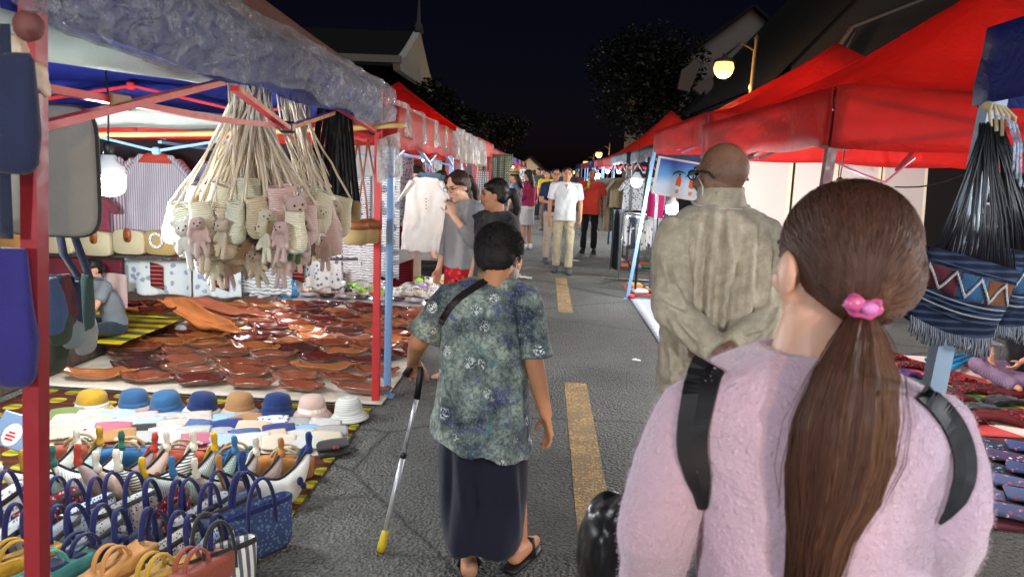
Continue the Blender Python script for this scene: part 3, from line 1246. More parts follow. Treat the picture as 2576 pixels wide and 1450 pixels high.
PAPER = plain(S(206, 204, 198), .8)
for k, (px, py, s, lb) in enumerate(((1318, 697, .10, 'white paper scrap on the road left of the far dash'), (1300, 690, .05, 'small white paper scrap on the road beside the larger one'), (1447, 655, .06, 'pale scrap of litter on the road near the white shirted man'), (1600, 905, .03, 'tiny pale scrap on the road left of the khaki jacket'))):
    p = G(px, py, .006)
    mb = MB()
    mb.sheet(lambda u, v: (p.x + s * 2.4 * (u - .5), p.y + s * 2 * (v - .5) + s * .3 * math.sin(u * 5), .007 + .012 * abs(nz((u * 3, v * 3, k), 1))), 6, 5, .002)
    tag(mb.build('paper_scrap', PAPER), lb, 'litter', 'scraps of litter on the road')
# ================================================================== GOODS ON THE LEFT
CREAM, NVY, MUST, TERRA, TAN, BLU = S(218, 206, 184), S(32, 36, 88), S(184, 142, 42), S(156, 78, 56), S(172, 126, 76), S(60, 108, 156)
LBL, PNK, GRY, GRN, OFF, BRN, DRK = S(166, 188, 206), S(196, 156, 150), S(146, 146, 144), S(118, 136, 80), S(208, 208, 200), S(120, 84, 62), S(44, 42, 44)


def rug(name, label, x0, x1, y0, y1, mat, z=0.004, th=0.008, nu=40, nv=50, amp=0.004):
    mb = MB()
    mb.sheet(lambda u, v: (x0 + (x1 - x0) * u, y0 + (y1 - y0) * v, z + th / 2 + amp * (0.5 + 0.5 * nz((u * 9, v * 11, x0)))), nu, nv, th)
    return tag(mb.build(name, mat), label, 'mat')


q = N('woven_rug', rough=0.9, spec=0.1)
wa, wb = q.wave(1.9, 'X', .3), q.wave(1.9, 'Y', .3)
dm = q.ramp(q.m('MULTIPLY', wa, wb), [(.30, 0.0), (.36, 1.0)])
st = q.ramp(q.wave(4.2, 'Y'), [(.45, 0.0), (.55, 1.0)])
q.set('col', q.mix(dm, q.mix(st, S(92, 40, 30), S(60, 44, 30)), q.mix(st, S(176, 160, 50), S(120, 118, 40))))
q.bump(q.wave(60, 'X'), .4, .004)
rug('patterned_rug', 'brown rug with yellow diamonds under the bags and hats of the near stall', -3.35, -1.07, 1.2, 4.6, q.mat)
q = N('canvas_sheet', rough=.85)
q.set('col', q.mix(q.noise(2, 5), S(170, 158, 138), S(214, 206, 190)))
q.bump(q.noise(3.5, 5, dist=1), .7, .05)
rug('cloth_sheet', 'creased cream cloth under the carved wooden bowls', -3.42, -1.02, 4.66, 8.02, q.mat, amp=0.01)
q = N('foil_sheet', rough=.3, spec=.6)
q.set('col', q.mix(q.noise(4, 5), S(90, 90, 92), S(190, 190, 192)))
q.bump(q.noise(7, 5, dist=1.2), .9, .05)
rug('plastic_sheet', 'silvery creased sheet under the rubber clogs', -3.1, -1.15, 8.12, 11.3, q.mat, amp=0.01)
mb = MB()
mb.sheet(lambda u, v: (-4.0 + .85 * u, 5.25 + 1.1 * v, .168 + .006 * nz((u * 4, v * 4, 1))), 14, 16, .006)
tag(mb.build('striped_mat', stripes(S(206, 176, 30), S(22, 74, 44), 1.6, 'Y')), 'yellow and green striped mat on the kerb behind the hanging cloth bags', 'mat')

# ---- carved wooden bowls
BWM = [lacquer(S(134, 70, 44)), lacquer(S(168, 104, 58)), lacquer(S(92, 40, 32)), lacquer(S(144, 84, 60)), lacquer(S(72, 40, 34))]
BWN = ['orange brown', 'amber', 'dark red brown', 'chestnut', 'very dark brown']


def bowl_mesh(seed, L=.235, W=.10, D=.052, point=1.5):
    rr = random.Random(seed)
    ph = [rr.uniform(0, 6) for _ in range(6)]
    rings_ = []
    n = 40

    def pt(r, i, off, z0):
        a = 2 * PI * i / n
        ca, sa = math.cos(a), math.sin(a)
        x = L * math.copysign(abs(ca) ** 0.85, ca)
        y = W * math.copysign(abs(sa) ** point, sa) * (1 + .12 * math.sin(2 * a + ph[0]))
        wv = 1 + .07 * math.sin(5 * a + ph[1]) + .05 * math.sin(9 * a + ph[2])
        zr = D * (1 + .35 * ca * ca + .16 * math.sin(4 * a + ph[3]) + .1 * math.sin(7 * a + ph[4]))
        k = r * wv if r > .6 else r
        return V((x * k * off, y * k * off + .012 * math.sin(x * 9 + ph[5]), z0 + zr * r ** 2.3))
    mb = MB()
    rg = [[pt(r, i, 1.0, 0.0) for i in range(n)] for r in (.25, .5, .75, .92, 1.0)]
    rg += [[pt(r, i, .955, .012) for i in range(n)] for r in (.995, .9, .72, .45, .2, .02)]
    mb.loft(rg, True, True)
    return mb.mesh('bowl')


BMESH = [bowl_mesh(1), bowl_mesh(2, .21, .11, .05, 1.3), bowl_mesh(3, .25, .09, .055, 1.6), bowl_mesh(4, .20, .12, .05, 1.15)]


def bowl(loc, rz, k, m, label, sc=1.0, rx=0.0, ry=0.0):
    o = bpy.data.objects.new('carved_bowl', BMESH[k])
    if not BMESH[k].materials:
        BMESH[k].materials.append(BWM[0])
    COL.objects.link(o)
    place(o, loc, rz, sc, rx, ry)
    o.material_slots[0].link = 'OBJECT'
    o.material_slots[0].material = BWM[m]
    return tag(o, label, 'wooden bowl', 'carved wooden bowls')


for j in range(13):
    y = 4.84 + .24 * j
    xl = -3.25 + (0.0 if j > 1 else .1)
    i = 0
    x = -1.22 - (.16 if j % 2 else 0)
    while x > xl:
        m = R.choice([0, 0, 1, 1, 2, 3, 3, 4])
        bowl((x + R.uniform(-.03, .03), y + R.uniform(-.03, .03), .022), R.choice([0, PI]) + .12 + R.uniform(-.25, .25), R.randrange(4), m,
             '%s wooden bowl, %s from the road in the %s row behind the hats' % (BWN[m], ORD[i], ORD[j]), R.uniform(.82, 1.02), R.uniform(-.12, .12))
        x -= .375 * R.uniform(.94, 1.06)
        i += 1
for k, (px, py, z, rz, sc, m) in enumerate(((355, 790, .17, .1, .85, 3), (400, 776, .17, .3, .8, 0), (345, 772, .17, -.1, .85, 2), (395, 790, .22, .2, .8, 2))):
    bowl(G(px, py, z), rz, k % 4, m, '%s carved bowl in the small pile on the kerb, %s from the left' % (BWN[m], ORD[k]), sc)
for k, (px, py) in enumerate(((1035, 885), (1030, 862), (1045, 838))):
    mb = MB()
    c = G(px, py, .012)
    mb.lathe([(.06, 0), (.085, .03), (.09, .055), (.078, .056), (.055, .02), (.01, .015)], 24, c)
    tag(mb.build('round_bowl', BWM[(2, 4, 2)[k]]), '%s round wooden bowl by the edge of the road beside the walking stick' % ('nearest', 'middle', 'farthest')[k], 'wooden bowl', 'carved wooden bowls')
# two long dugout trays leaning above the bowls
me = bowl_mesh(9, .46, .13, .06, 1.1)
me.materials.append(BWM[1])
for k, (px, py, z, rz, ry, m) in enumerate(((500, 808, .14, -.35, .22, 1), (560, 790, .17, -.2, .1, 3))):
    o = bpy.data.objects.new('long_tray', me)
    COL.objects.link(o)
    place(o, G(px, py, z), rz, 1.0, .25 if k == 0 else 0, ry)
    o.material_slots[0].link = 'OBJECT'
    o.material_slots[0].material = BWM[m]
    tag(o, ('long orange wooden trough leaning on the bowls near the kerb', 'long chestnut wooden trough lying behind the orange one')[k], 'wooden tray', 'long wooden trays')
mb = MB()
mb.lathe([(.04, -.025), (.05, -.02), (.05, .02), (.04, .025)], 20)
o = mb.build('glass_jar', plastic(S(190, 196, 198), .1))
place(o, G(455, 828, .06), .3, 1, PI / 2)
tag(o, 'small clear round jar lying below the long wooden trough', 'jar')

# ---- bucket hats
t = thing('bucket_hat', '', 'hat', group='bucket hats in a row')
mb = MB()
mb.lathe([(.092, .035), (.088, .07), (.082, .105), (.068, .128), (.035, .14), (.002, .143)], 26, wob=.012)
mb.build('crown', fabric(BLU), t)
mb = MB()
mb.lathe([(.093, .038), (.105, .028), (.128, .004), (.130, .000), (.126, .000), (.104, .022), (.090, .032)], 30, cap=False, wob=.014)
mb.build('brim', fabric(BLU), t)
mb = MB()
mb.lathe([(.0945, .038), (.0905, .066), (.089, .066), (.092, .038)], 26, cap=False, wob=.012)
mb.build('band', fabric(BLU), t)
HAT = t
hats = [((232, 1034), fabric(MUST), fabric(S(214, 180, 60)), stripes(OFF, GRY, 22, 'Z'), 'mustard bucket hat with a white striped band'),
        ((338, 1030), fabric(S(50, 90, 130)), fabric(S(190, 164, 150)), fabric(S(50, 90, 130)), 'sky blue bucket hat with a pinkish beige brim'),
        ((420, 1036), fabric(S(52, 98, 140)), fabric(S(52, 98, 140)), fabric(S(48, 90, 132)), 'plain sky blue bucket hat'),
        ((508, 1038), fabric(S(28, 48, 96)), fabric(OFF), fabric(S(28, 48, 96)), 'navy bucket hat with a white brim'),
        ((603, 1038), fabric(S(170, 128, 84)), fabric(S(196, 176, 152)), fabric(S(162, 120, 76)), 'tan bucket hat with a beige brim'),
        ((697, 1040), fabric(S(30, 54, 108)), fabric(S(30, 54, 108)), fabric(S(26, 48, 100)), 'deep blue bucket hat, blue all over'),
        ((785, 1044), fabric(S(216, 190, 176)), fabric(S(206, 176, 166)), stripes(S(236, 228, 214), S(214, 200, 186), 14, 'X'), 'cream and pink bucket hat'),
        ((878, 1050), stripes(S(214, 216, 206), S(180, 184, 176), 26, 'Z'), stripes(S(214, 216, 206), S(180, 184, 176), 26, 'Z'), fabric(S(206, 208, 198)), 'pale grey quilted bucket hat, beside the red and blue post')]
for k, (p, a, b, c, lb) in enumerate(hats):
    h = HAT if k == 0 else dup(HAT, (0, 0, 0))
    place(h, G(*p, .016), R.uniform(0, 6), 1.0 * R.uniform(.96, 1.02), R.uniform(-.05, .1), R.uniform(-.06, .06))
    h['label'] = lb
    setmat(h, {'crown': a, 'brim': b, 'band': c})

# ---- flat pouches
POUCH = thing('flat_pouch', '', 'pouch', group='flat cloth pouches laid in rows')
mb = MB()
mb.sheet(lambda u, v: (-.085 + .17 * u, -.07 + .14 * v, .012 + .014 * math.sin(PI * u) * math.sin(PI * v) + .004 * math.sin(u * 9 + v * 4)), 10, 9, .014)
mb.build('body', fabric(OFF), POUCH)
mb = MB()
mb.sheet(lambda u, v: (-.086 + .172 * u, -.03 + .1 * v - .02 * math.sin(PI * u) * (1 - v), .036 + .008 * math.sin(PI * u) - .006 * v * v), 10, 6, .005)
mb.build('flap', fabric(OFF), POUCH)
mb = MB()
mb.ell((0, -.045, .048), (.011, .011, .010))
mb.ell((.016, -.05, .047), (.008, .009, .008))
mb.build('pompom', fabric(NVY), POUCH)
PC = [('sage green', fabric(GRN)), ('cream', fabric(CREAM)), ('pale blue', fabric(LBL)), ('white', fabric(OFF)), ('red striped', stripes(OFF, S(176, 60, 66), 30, 'Y')), ('navy striped', stripes(OFF, NVY, 26, 'Y')),
      ('brown striped', stripes(OFF, BRN, 30, 'Y')), ('light blue', fabric(S(150, 190, 226))), ('tan', fabric(TAN)), ('blue printed', batik(OFF, S(70, 96, 168), 40)), ('grey striped', stripes(OFF, DRK, 34, 'Y')),
      ('beige', fabric(S(214, 190, 164))), ('navy', fabric(S(36, 56, 120))), ('charcoal', fabric(DRK)), ('dusty pink', fabric(S(180, 100, 120))), ('denim blue striped', stripes(S(92, 116, 160), S(44, 60, 104), 22, 'Y'))]
rows = [[0, 1, 2, 4, 5, 6, 7, 8, 9, 10, 3], [1, 11, 3, 2, 6, 15, 12, 11, 12, 7, 10, 3], [6, 1, 14, 13, 3, 10, 5, 15, 11, 3, 1, 12], [11, 1, 8, 10, 3, 14, 2, 3, 1, 3, 13, 14]]
kk = 0
for j, row in enumerate(rows):
    for i, ci in enumerate(row):
        px = 165 + (i + .25 * (j % 2)) * (65 + j * 1.0) - j * 8
        if px > 880:
            continue
        p = G(px, 1052 + 19 * j + .04 * (px - 150) + (2 - j) * 2, .014 + .004 * (i % 3))
        h = POUCH if kk == 0 else dup(POUCH, (0, 0, 0))
        kk += 1
        place(h, p, .30 + R.uniform(-.25, .3), R.uniform(1.0, 1.15), R.uniform(.12, .40), R.uniform(-.08, .08))
        nm, mt = PC[ci]
        h['label'] = '%s flat pouch, %s from the left in the %s row below the hats' % (nm, ORD[i], ORD[j])
        setmat(h, {'body': mt, 'flap': mt, 'pompom': R.choice([fabric(NVY), fabric(S(70, 130, 130)), fabric(CREAM), fabric(S(150, 60, 60))])})

# ---- small box bags with round handles
BOX = thing('box_bag', '', 'handbag', group='boxy zipped handbags')
mb = MB()
rg = []
for i in range(9):
    t_ = -1 + i / 4
    k = (1 - abs(t_) ** 5 * .22)
    rg.append(ring(V((.135 * t_, 0, .075)), V((0, 1, 0)), V((0, 0, 1)), .058 * k, .078 * k, 20, 3.6))
mb.loft(rg)
mb.build('body', fabric(TERRA), BOX)
mb = MB()
mb.tube([(.128 * math.cos(a), .0, .152 - .002 * abs(math.cos(a))) for a in [PI * i / 12 for i in range(13)]], .005, 6)
mb.build('zip', fabric(DRK), BOX)
for s in (-1, 1):
    mb = MB()
    mb.tube([(.058 * math.cos(a), s * .03, .145 + .062 * math.sin(a)) for a in [PI * i / 12 for i in range(13)]], .009, 8)
    mb.build('handle', wicker(S(206, 176, 126), 120), BOX)
for k, (p, c, hc, lb) in enumerate((((205, 1160), TERRA, S(190, 160, 120), 'left one of the two terracotta box bags behind the crescent bags'), ((328, 1168), S(44, 100, 150), S(206, 176, 126), 'blue box bag between the two terracotta box bags'),
                                 ((458, 1174), S(182, 84, 50), S(190, 160, 120), 'terracotta box bag between the two blue box bags'), ((590, 1180), S(46, 106, 156), S(206, 176, 126), 'blue box bag with a tall wicker handle, beside the tan one'), ((718, 1186), S(180, 122, 62), S(220, 200, 160), 'tan box bag at the road end of its row'))):
    h = BOX if k == 0 else dup(BOX, (0, 0, 0))
    place(h, G(p[0], p[1] + 12, .014), .12 + R.uniform(-.06, .06), (1.02, .95, .78))
    h['label'] = lb
    setmat(h, {'body': fabric(c), 'handle': wicker(hc, 120)})

# ---- crescent shoulder bags with knotted straps
MOON = thing('crescent_bag', '', 'handbag', group='crescent bags with knotted straps')
mb = MB()
rg = []
for i in range(15):
    t_ = -1 + i / 7
    zt = .12 + .085 * abs(t_) ** 1.6
    zb = .0 + .19 * abs(t_) ** 2.6
    rg.append(ring(V((.165 * t_, 0, (zt + zb) / 2)), V((0, 1, 0)), V((0, 0, 1)), .006 + .036 * (1 - t_ * t_) ** .6, max(.010, (zt - zb) / 2), 14))
mb.loft(rg)
mb.build('body', fabric(OFF), MOON)
mb = MB()
mb.tube([(.155 * (-1 + i / 7), 0, .124 + .085 * abs(-1 + i / 7) ** 1.6) for i in range(15)], .006, 6)
mb.build('zip', fabric(DRK), MOON)
mb = MB()
mb.tube([(.160, 0, .20), (.160, .012, .225), (.150, .030, .205), (.11, .048, .12), (.03, .055, .07), (-.05, .055, .07), (-.12, .045, .12), (-.150, .028, .205), (-.160, .008, .225), (-.16, 0, .20)], [.016, .014, .013, .012, .012, .012, .012, .013, .014, .016], 8, flat=.6)
mb.build('strap', fabric(OFF), MOON)
mb = MB()
for s in (-1, 1):
    mb = MB()
    mb.ell((s * .160, 0, .205), (.019, .019, .020))
    mb.tube([(s * .160, 0, .19), (s * .163, .0, .235), (s * .163, -.004, .262), (s * .160, -.006, .285)], [.017, .013, .017, .012], 9)
    me = remesh(mb, .005, 2)
    link('knot', me, fabric(OFF), MOON)
mb = MB()
mb.ell((.07, -.045, .10), (.015, .012, .019))
mb.ell((.085, -.046, .075), (.013, .012, .016))
mb.build('tassel', fabric(BRN), MOON)
MC = [('cream', fabric(S(206, 206, 196)), fabric(S(226, 222, 204))), ('pale green', fabric(S(176, 196, 190)), fabric(MUST)), ('white ribbed', stripes(S(226, 226, 220), S(180, 184, 182), 30, 'X'), fabric(S(40, 90, 80))), ('mauve', fabric(S(164, 140, 136)), fabric(S(176, 60, 46))),
      ('pink beige', fabric(S(206, 180, 164)), fabric(S(226, 218, 200))), ('black and white striped', stripes(OFF, DRK, 26, 'Z'), fabric(S(226, 222, 204))), ('grey flecked', stripes(S(190, 194, 188), S(140, 150, 150), 40, 'X'), fabric(S(222, 178, 40))), ('sage checked', plaid(S(170, 190, 180), S(140, 164, 156), S(120, 140, 134), 30), fabric(S(60, 120, 170))),
      ('dove grey', fabric(S(176, 166, 156)), fabric(S(230, 224, 206))), ('taupe', fabric(S(160, 140, 132)), fabric(S(180, 122, 62))), ('white quilted', stripes(S(220, 220, 214), S(190, 194, 192), 50, 'X'), fabric(S(36, 60, 120)))]
for k in range(11):
    px = 118 + 59 * k
    h = MOON if k == 0 else dup(MOON, (0, 0, 0))
    place(h, G(px, 1250 + .045 * (px - 130), .015), .98 + R.uniform(-.14, .14), R.uniform(.95, 1.05) if k < 10 else 1.1, R.uniform(-.25, -.05), R.uniform(-.1, .1))
    nm, a, b = MC[k]
    h['label'] = '%s crescent shoulder bag, %s from the left in its row' % (nm, ORD[k])
    setmat(h, {'body': a, 'strap': b, 'knot': b, 'tassel': fabric(R.choice([BRN, TERRA, S(40, 90, 80), NVY]))})

# ---- tote bags with navy handles
TOTE = thing('tote_bag', '', 'handbag', group='tote bags with navy handles')
mb = MB()
rg = []
for z, wx, wy in ((0, .13, .045), (.02, .145, .055), (.1, .155, .058), (.17, .162, .05), (.205, .166, .04)):
    rg.append(ring(V((0, 0, z)), V((1, 0, 0)), V((0, 1, 0)), wx, wy, 24, 4.0))
rg += [ring(V((0, 0, z)), V((1, 0, 0)), V((0, 1, 0)), wx, wy, 24, 4.0) for z, wx, wy in ((.205, .160, .035), (.15, .15, .035), (.12, .12, .03))]
mb.loft(rg)
mb.build('body', fabric(GRY), TOTE)
mb = MB()
mb.loft([ring(V((0, 0, z)), V((1, 0, 0)), V((0, 1, 0)), wx, wy, 24, 4.0) for z, wx, wy in ((.19, .1675, .0475), (.207, .1685, .0425), (.208, .161, .036))], False)
mb.build('trim', fabric(DRK), TOTE)
for s in (-1, 1):
    mb = MB()
    mb.tube([(.062 * math.cos(a), s * (.048 + .012 * math.sin(a)), .13 + .2 * math.sin(a) ** .75) for a in [PI * i / 16 for i in range(17)]], .013, 8, flat=.45)
    mb.build('handle', fabric(NVY), TOTE)
TC = [('pale grey printed', batik(S(200, 204, 206), S(120, 126, 140), 50)), ('blue white printed', batik(S(190, 200, 216), S(70, 84, 130), 60)), ('silver grey', fabric(S(170, 176, 184))), ('floral white', batik(OFF, S(130, 120, 160), 40)), ('slate blue', fabric(S(110, 124, 156))), ('maroon floral', batik(S(110, 40, 52), S(190, 150, 150), 50)),
      ('lace patterned grey', batik(S(190, 194, 190), S(80, 84, 96), 70)), ('black white woven', batik(S(210, 208, 200), S(40, 40, 48), 90)), ('dusty blue', fabric(S(120, 140, 170)))]
tb = [((25, 1320), 3), ((130, 1325), 5), ((235, 1328), 1), ((335, 1332), 6), ((430, 1336), 5), ((520, 1342), 0), ((590, 1334), 4), ((30, 1405), 0), ((150, 1412), 2), ((255, 1415), 6), ((355, 1418), 4), ((450, 1420), 7), ((540, 1424), 1)]
for k, (p, ci) in enumerate(tb):
    h = TOTE if k == 0 else dup(TOTE, (0, 0, 0))
    place(h, G(p[0], p[1] + (42 if k < 7 else 52), .015), 1.42 + R.uniform(-.22, .22), R.uniform(.84, .98), R.uniform(-.2, .0), R.uniform(-.10, .10))
    h['label'] = '%s tote bag, %s from the left in the %s row of totes' % (TC[ci][0], ORD[k if k < 7 else k - 7], 'back' if k < 7 else 'front')
    setmat(h, {'body': TC[ci][1]})
h = dup(TOTE, G(648, 1392, .015), .95, 'large dark denim tote bag at the road edge of the rug', {'body': batik(S(50, 66, 104), S(90, 108, 140), 60), 'trim': fabric(NVY)}, 1.0, -.1)
h = dup(TOTE, G(545, 1510, .015), .85, 'white tote bag with navy stripes beside the terracotta satchel', {'body': stripes(S(222, 222, 214), S(50, 60, 90), 10, 'X'), 'handle': fabric(DRK)}, 0.95, -.1)

# ---- stiff satchels at the front of the rug
SAT = thing('satchel', '', 'handbag', group='stiff satchels at the front of the rug')
mb = MB()
rg = []
for i in range(9):
    t_ = -1 + i / 4
    k = (1 - abs(t_) ** 6 * .1)
    rg.append(ring(V((.15 * t_, 0, .10)), V((0, 1, 0)), V((0, 0, 1)), .05 * k, .10 * k, 24, 5.0))
mb.loft(rg)
mb.build('body', fabric(NVY), SAT)
mb = MB()
mb.sheet(lambda u, v: (-.152 + .304 * u, -.053 - .004 * math.sin(PI * v) + .108 * max(0, v - .5) * 2, .12 + .085 * min(1, v * 2) + .002 * math.sin(u * 20)), 12, 10, .006)
mb.build('flap', fabric(NVY), SAT)
for s in (-1, 1):
    mb = MB()
    mb.tube([(.06 * math.cos(a), s * .022, .195 + .075 * math.sin(a)) for a in [PI * i / 12 for i in range(13)]], .012, 8, flat=.5)
    mb.build('handle', fabric(NVY), SAT)
mb = MB()
mb.box((.0, -.06, .125), (.03, .008, .02), ch=.003)
mb.build('buckle', paint(S(150, 130, 80), .3, 1.0), SAT)
for k, (p, a, b, c, lb, rz) in enumerate((((52, 1478), fabric(MUST), fabric(MUST), fabric(MUST), 'mustard satchel at the foot of the near red post', .6), ((150, 1500), fabric(S(60, 120, 112)), fabric(S(60, 120, 112)), fabric(S(80, 150, 140)), 'teal satchel to the right of the near red post', .6),
                                 ((225, 1455), fabric(S(36, 44, 84)), fabric(S(30, 38, 78)), fabric(S(30, 38, 78)), 'navy satchel behind the teal one', .75), ((318, 1482), fabric(S(34, 38, 66)), fabric(S(196, 140, 76)), fabric(S(196, 140, 76)), 'dark satchel with a tan flap', .8),
                                 ((410, 1515), fabric(S(180, 140, 48)), fabric(S(180, 140, 48)), fabric(S(190, 150, 54)), 'mustard satchel with thick rolled handles, left of the terracotta one', .75), ((500, 1500), fabric(S(146, 70, 54)), fabric(S(152, 76, 58)), fabric(S(152, 76, 58)), 'terracotta satchel beside the striped white tote', .8))):
    h = SAT if k == 0 else dup(SAT, (0, 0, 0))
    place(h, G(p[0] - 8, p[1] + 62, .015), rz + .45, .95, -.12, R.uniform(-.08, .08))
    h['label'] = lb
    setmat(h, {'body': a, 'flap': b, 'handle': c})
t = thing('printed_board', 'pale blue printed board with a white and red round mark behind the near red post', 'board', P(35, 1125, 3.2))
mb = MB()
c = P(42, 1085, 3.2)
Mr = Matrix.Rotation(.25, 3, 'Y') @ Matrix.Rotation(-.6, 3, 'X')
mb.box(c, (.2, .012, .16), Mr, .004)
mb.build('panel', plain(S(120, 146, 176), .4), t)
mb = MB()
mb.ell(c + Mr @ V((-.01, -.008, -.02)), (.045, .003, .055), Mr)
mb.build('round_mark', plain(S(226, 220, 218), .4), t)
mb = MB()
for a_ in (-.012, .004, .02):
    mb.box(c + Mr @ V((-.01, -.012, -.03 + a_)), (.05 - abs(a_), .003, .008), Mr)
mb.build('red_mark', plain(S(190, 40, 50), .4), t)


# ================================================================== HANGING GOODS OF THE NEAR STALL
def panel(name, label, cat, a, b, L, mat, folds=7, amp=.02, group=None, parent=None, hem=0.02, nu=44, nv=16, th=.006, taper=0.0):
    a, b = V(a), V(b)
    d = b - a
    nn = V((d.y, -d.x, 0)).normalized()
    sd = R.uniform(0, 50)

    def fn(u, v):
        t = 1 - v
        uu = .5 + (u - .5) * (1 - taper * (1 - t))
        z = -L * t - hem * t * math.sin(u * 11 + sd) * .5
        return a + d * uu + nn * ((.35 + .65 * t) * amp * (math.sin(u * folds * 2 * PI / 2 + sd) + .8 * nz((u * folds, t * 1.5, sd), .8))) + V((0, 0, z))
    mb = MB()
    mb.sheet(fn, nu, nv, th)
    o = mb.build(name, mat, parent)
    if parent is None:
        tag(o, label, cat, group)
    return o


# leaf print cloths with woven red patches
LEAFP = batik(S(214, 222, 222), S(150, 160, 186), 13, .30)
RNG = rings(S(214, 218, 216), S(40, 46, 76), 9)


def patched(label, a, b, L, mat, pu, pc=S(104, 30, 36), grp='printed cloths behind the wooden bowls'):
    t = thing('printed_cloth', label, 'cloth', a, group=grp)
    panel('cloth', None, None, a, b, L, mat, parent=t, folds=5)
    if pu is not None:
        mb = MB()
        p = V(a).lerp(V(b), pu) + V((0, -.035, -.02))
        mb.sheet(lambda u, v: p + V((.11 * u, -.004 * math.sin(u * 8), -.20 * (1 - v) - .03 * u)), 8, 8, .005)
        mb.build('woven_patch', stripes(pc, S(190, 120, 110), 9, 'Z', .85), t)
    return t


Y1 = 5.9
patched('leaf printed white cloth with a red patch, left of two below the wicker bags', P(312, 648, Y1), P(480, 654, Y1), .30, LEAFP, .42)
patched('leaf printed white cloth with a red patch, right of two below the wicker bags', P(486, 650, Y1 - .05), P(604, 656, Y1 - .05), .31, LEAFP, .5)
patched('white cloth printed with dark round motifs below the crochet bags', P(600, 655, Y1 + .05), P(732, 660, Y1 + .05), .28, RNG, None)
patched('pale blue flecked cloth hanging beside the round motif cloth', P(722, 640, 6.6), P(778, 642, 6.6), .21, batik(S(190, 214, 222), S(50, 60, 90), 44), .3)
panel('pink_trousers', 'pale pink cotton trousers hanging by the kerb below the maroon cloth', 'trousers', P(215, 680, 5.6), P(318, 690, 5.6), .28, fabric(S(206, 178, 170)), 5, .018)
panel('maroon_cloth', 'maroon cloth hanging behind the straps of the nearest cloth bags', 'cloth', P(60, 640, 5.7), P(308, 655, 5.7), .15, fabric(S(116, 42, 56)), 6, .014)
panel('grey_tarpaulin', 'dark grey tarpaulin hanging behind the striped garments', 'tarpaulin', P(-60, 352, 6.25), P(860, 352, 6.25), .95, fabric(S(66, 66, 72)), 9, .03, nu=60)
panel('white_plastic_sheet', 'translucent white plastic sheet hanging by the blue and red posts', 'plastic sheet', P(872, 322, 6.4), P(1012, 322, 6.4), .42, canvas(S(220, 228, 228), .5), 6, .03)
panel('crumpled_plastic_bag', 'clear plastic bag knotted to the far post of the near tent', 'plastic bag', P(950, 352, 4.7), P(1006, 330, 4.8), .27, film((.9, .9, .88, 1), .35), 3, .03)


# shirts and tunics: one continuous surface each
def tunic_mesh(w=.5, L=.7, sl=.2, flare=1.1, amp=.012, seed=0, sdrop=.85):
    mb = MB()
    rg = []
    for k in range(8):
        t = k / 7
        ww = w / 2 * (flare + (1 - flare) * t) if t < .8 else w / 2 * (1 - .42 * ((t - .8) / .2) ** 1.6)
        rg.append(ring(V((0, 0, -L + L * t)), V((1, 0, 0)), V((0, 1, 0)), ww, .035 - .012 * t, 28, 2.6))
    mb.loft(rg)
    for s in (-1, 1):
        p0, p1 = V((s * w * .36, 0, -.045)), V((s * (w * .5 + sl * .42), 0, -.07 - sl * sdrop))
        mb.loft([ring(p0.lerp(p1, t), *frame(p1 - p0, (0, 1, 0)), .028, .095 - .01 * t, 18) for t in (0, .33, .66, 1)])
    return remesh(mb, .011, 3, lambda p, n: amp * (math.sin(p.x * 34 + 3 * nz(p, 4, seed) + seed) * (.3 + min(1, max(0, -p.z))) + .9 * nz((p.x * 3, p.y, p.z), 3, seed)))


TUN = [tunic_mesh(.5, .72, .2, 1.15, .010, 1), tunic_mesh(.52, .62, .22, 1.05, .009, 4), tunic_mesh(.5, .95, .24, 1.25, .016, 7, 1.0)]


def garment(label, top, k, mat, rz=0.0, collar=None, sc=1.0, group=None, cat='garment', name='hanging_garment'):
    t = thing(name, label, cat, top, rz, group)
    me = TUN[k].copy() if not TUN[k].materials else TUN[k]
    o = link('shirt', me, mat, t)
    o.material_slots[0].link = 'OBJECT'
    o.material_slots[0].material = mat
    WM.pop(t, None)
    mb = MB()
    mb.tube([(0, 0, -.01), (0, 0, .05), (.02, 0, .075), (.0, 0, .09)], .0035, 6)
    mb.tube([(-.17, 0, -.06), (0, 0, .0), (.17, 0, -.06)], .005, 6)
    mb.build('hanger', plain(S(60, 70, 84), .4), t)
    if collar:
        mb = MB()
        mb.loft([ring(V((0, -.005, z)), V((1, 0, 0)), V((0, 1, 0)), rx, ry, 20) for z, rx, ry in ((-.075, .17, .036), (-.02, .11, .040), (.012, .075, .03))], True)
        mb.build('collar', collar, t)
    t.scale = (sc,) * 3
    return t


SG = 'striped garments at the back of the near stall'
STR = stripes(S(176, 180, 192), S(110, 116, 140), 24, 'X', .62)
STR2 = stripes(S(182, 184, 194), S(140, 116, 122), 17, 'X', .7)
REDC = stripes(S(176, 48, 40), S(214, 120, 100), 30, 'Z', .8)
garment('grey striped tunic with a red collar, hanging right of the bulb', P(392, 388, 5.75), 0, STR2, .1, REDC, .92, SG)
garment('blue grey striped tunic with a red collar, behind the crochet bags', P(575, 398, 5.85), 0, STR, -.1, REDC, .95, SG)
garment('black striped white tunic half hidden by the crochet bags', P(668, 400, 5.9), 1, stripes(S(214, 216, 216), S(50, 52, 66), 10, 'X', .7), 0, None, .95, SG)
garment('pinkish grey striped tunic behind the large white bulb', P(262, 392, 5.8), 0, stripes(S(200, 180, 184), S(120, 100, 120), 12, 'X', .6), .15, None, .9, SG)
garment('dark red tunic beside the grey shoulder bag', P(205, 470, 5.6), 1, fabric(S(140, 60, 78)), .1, None, .75, SG)
garment('white dotted tunic behind the black strapped bags', P(800, 400, 6.5), 1, batik(OFF, NVY, 40), 0, None, .9, SG)


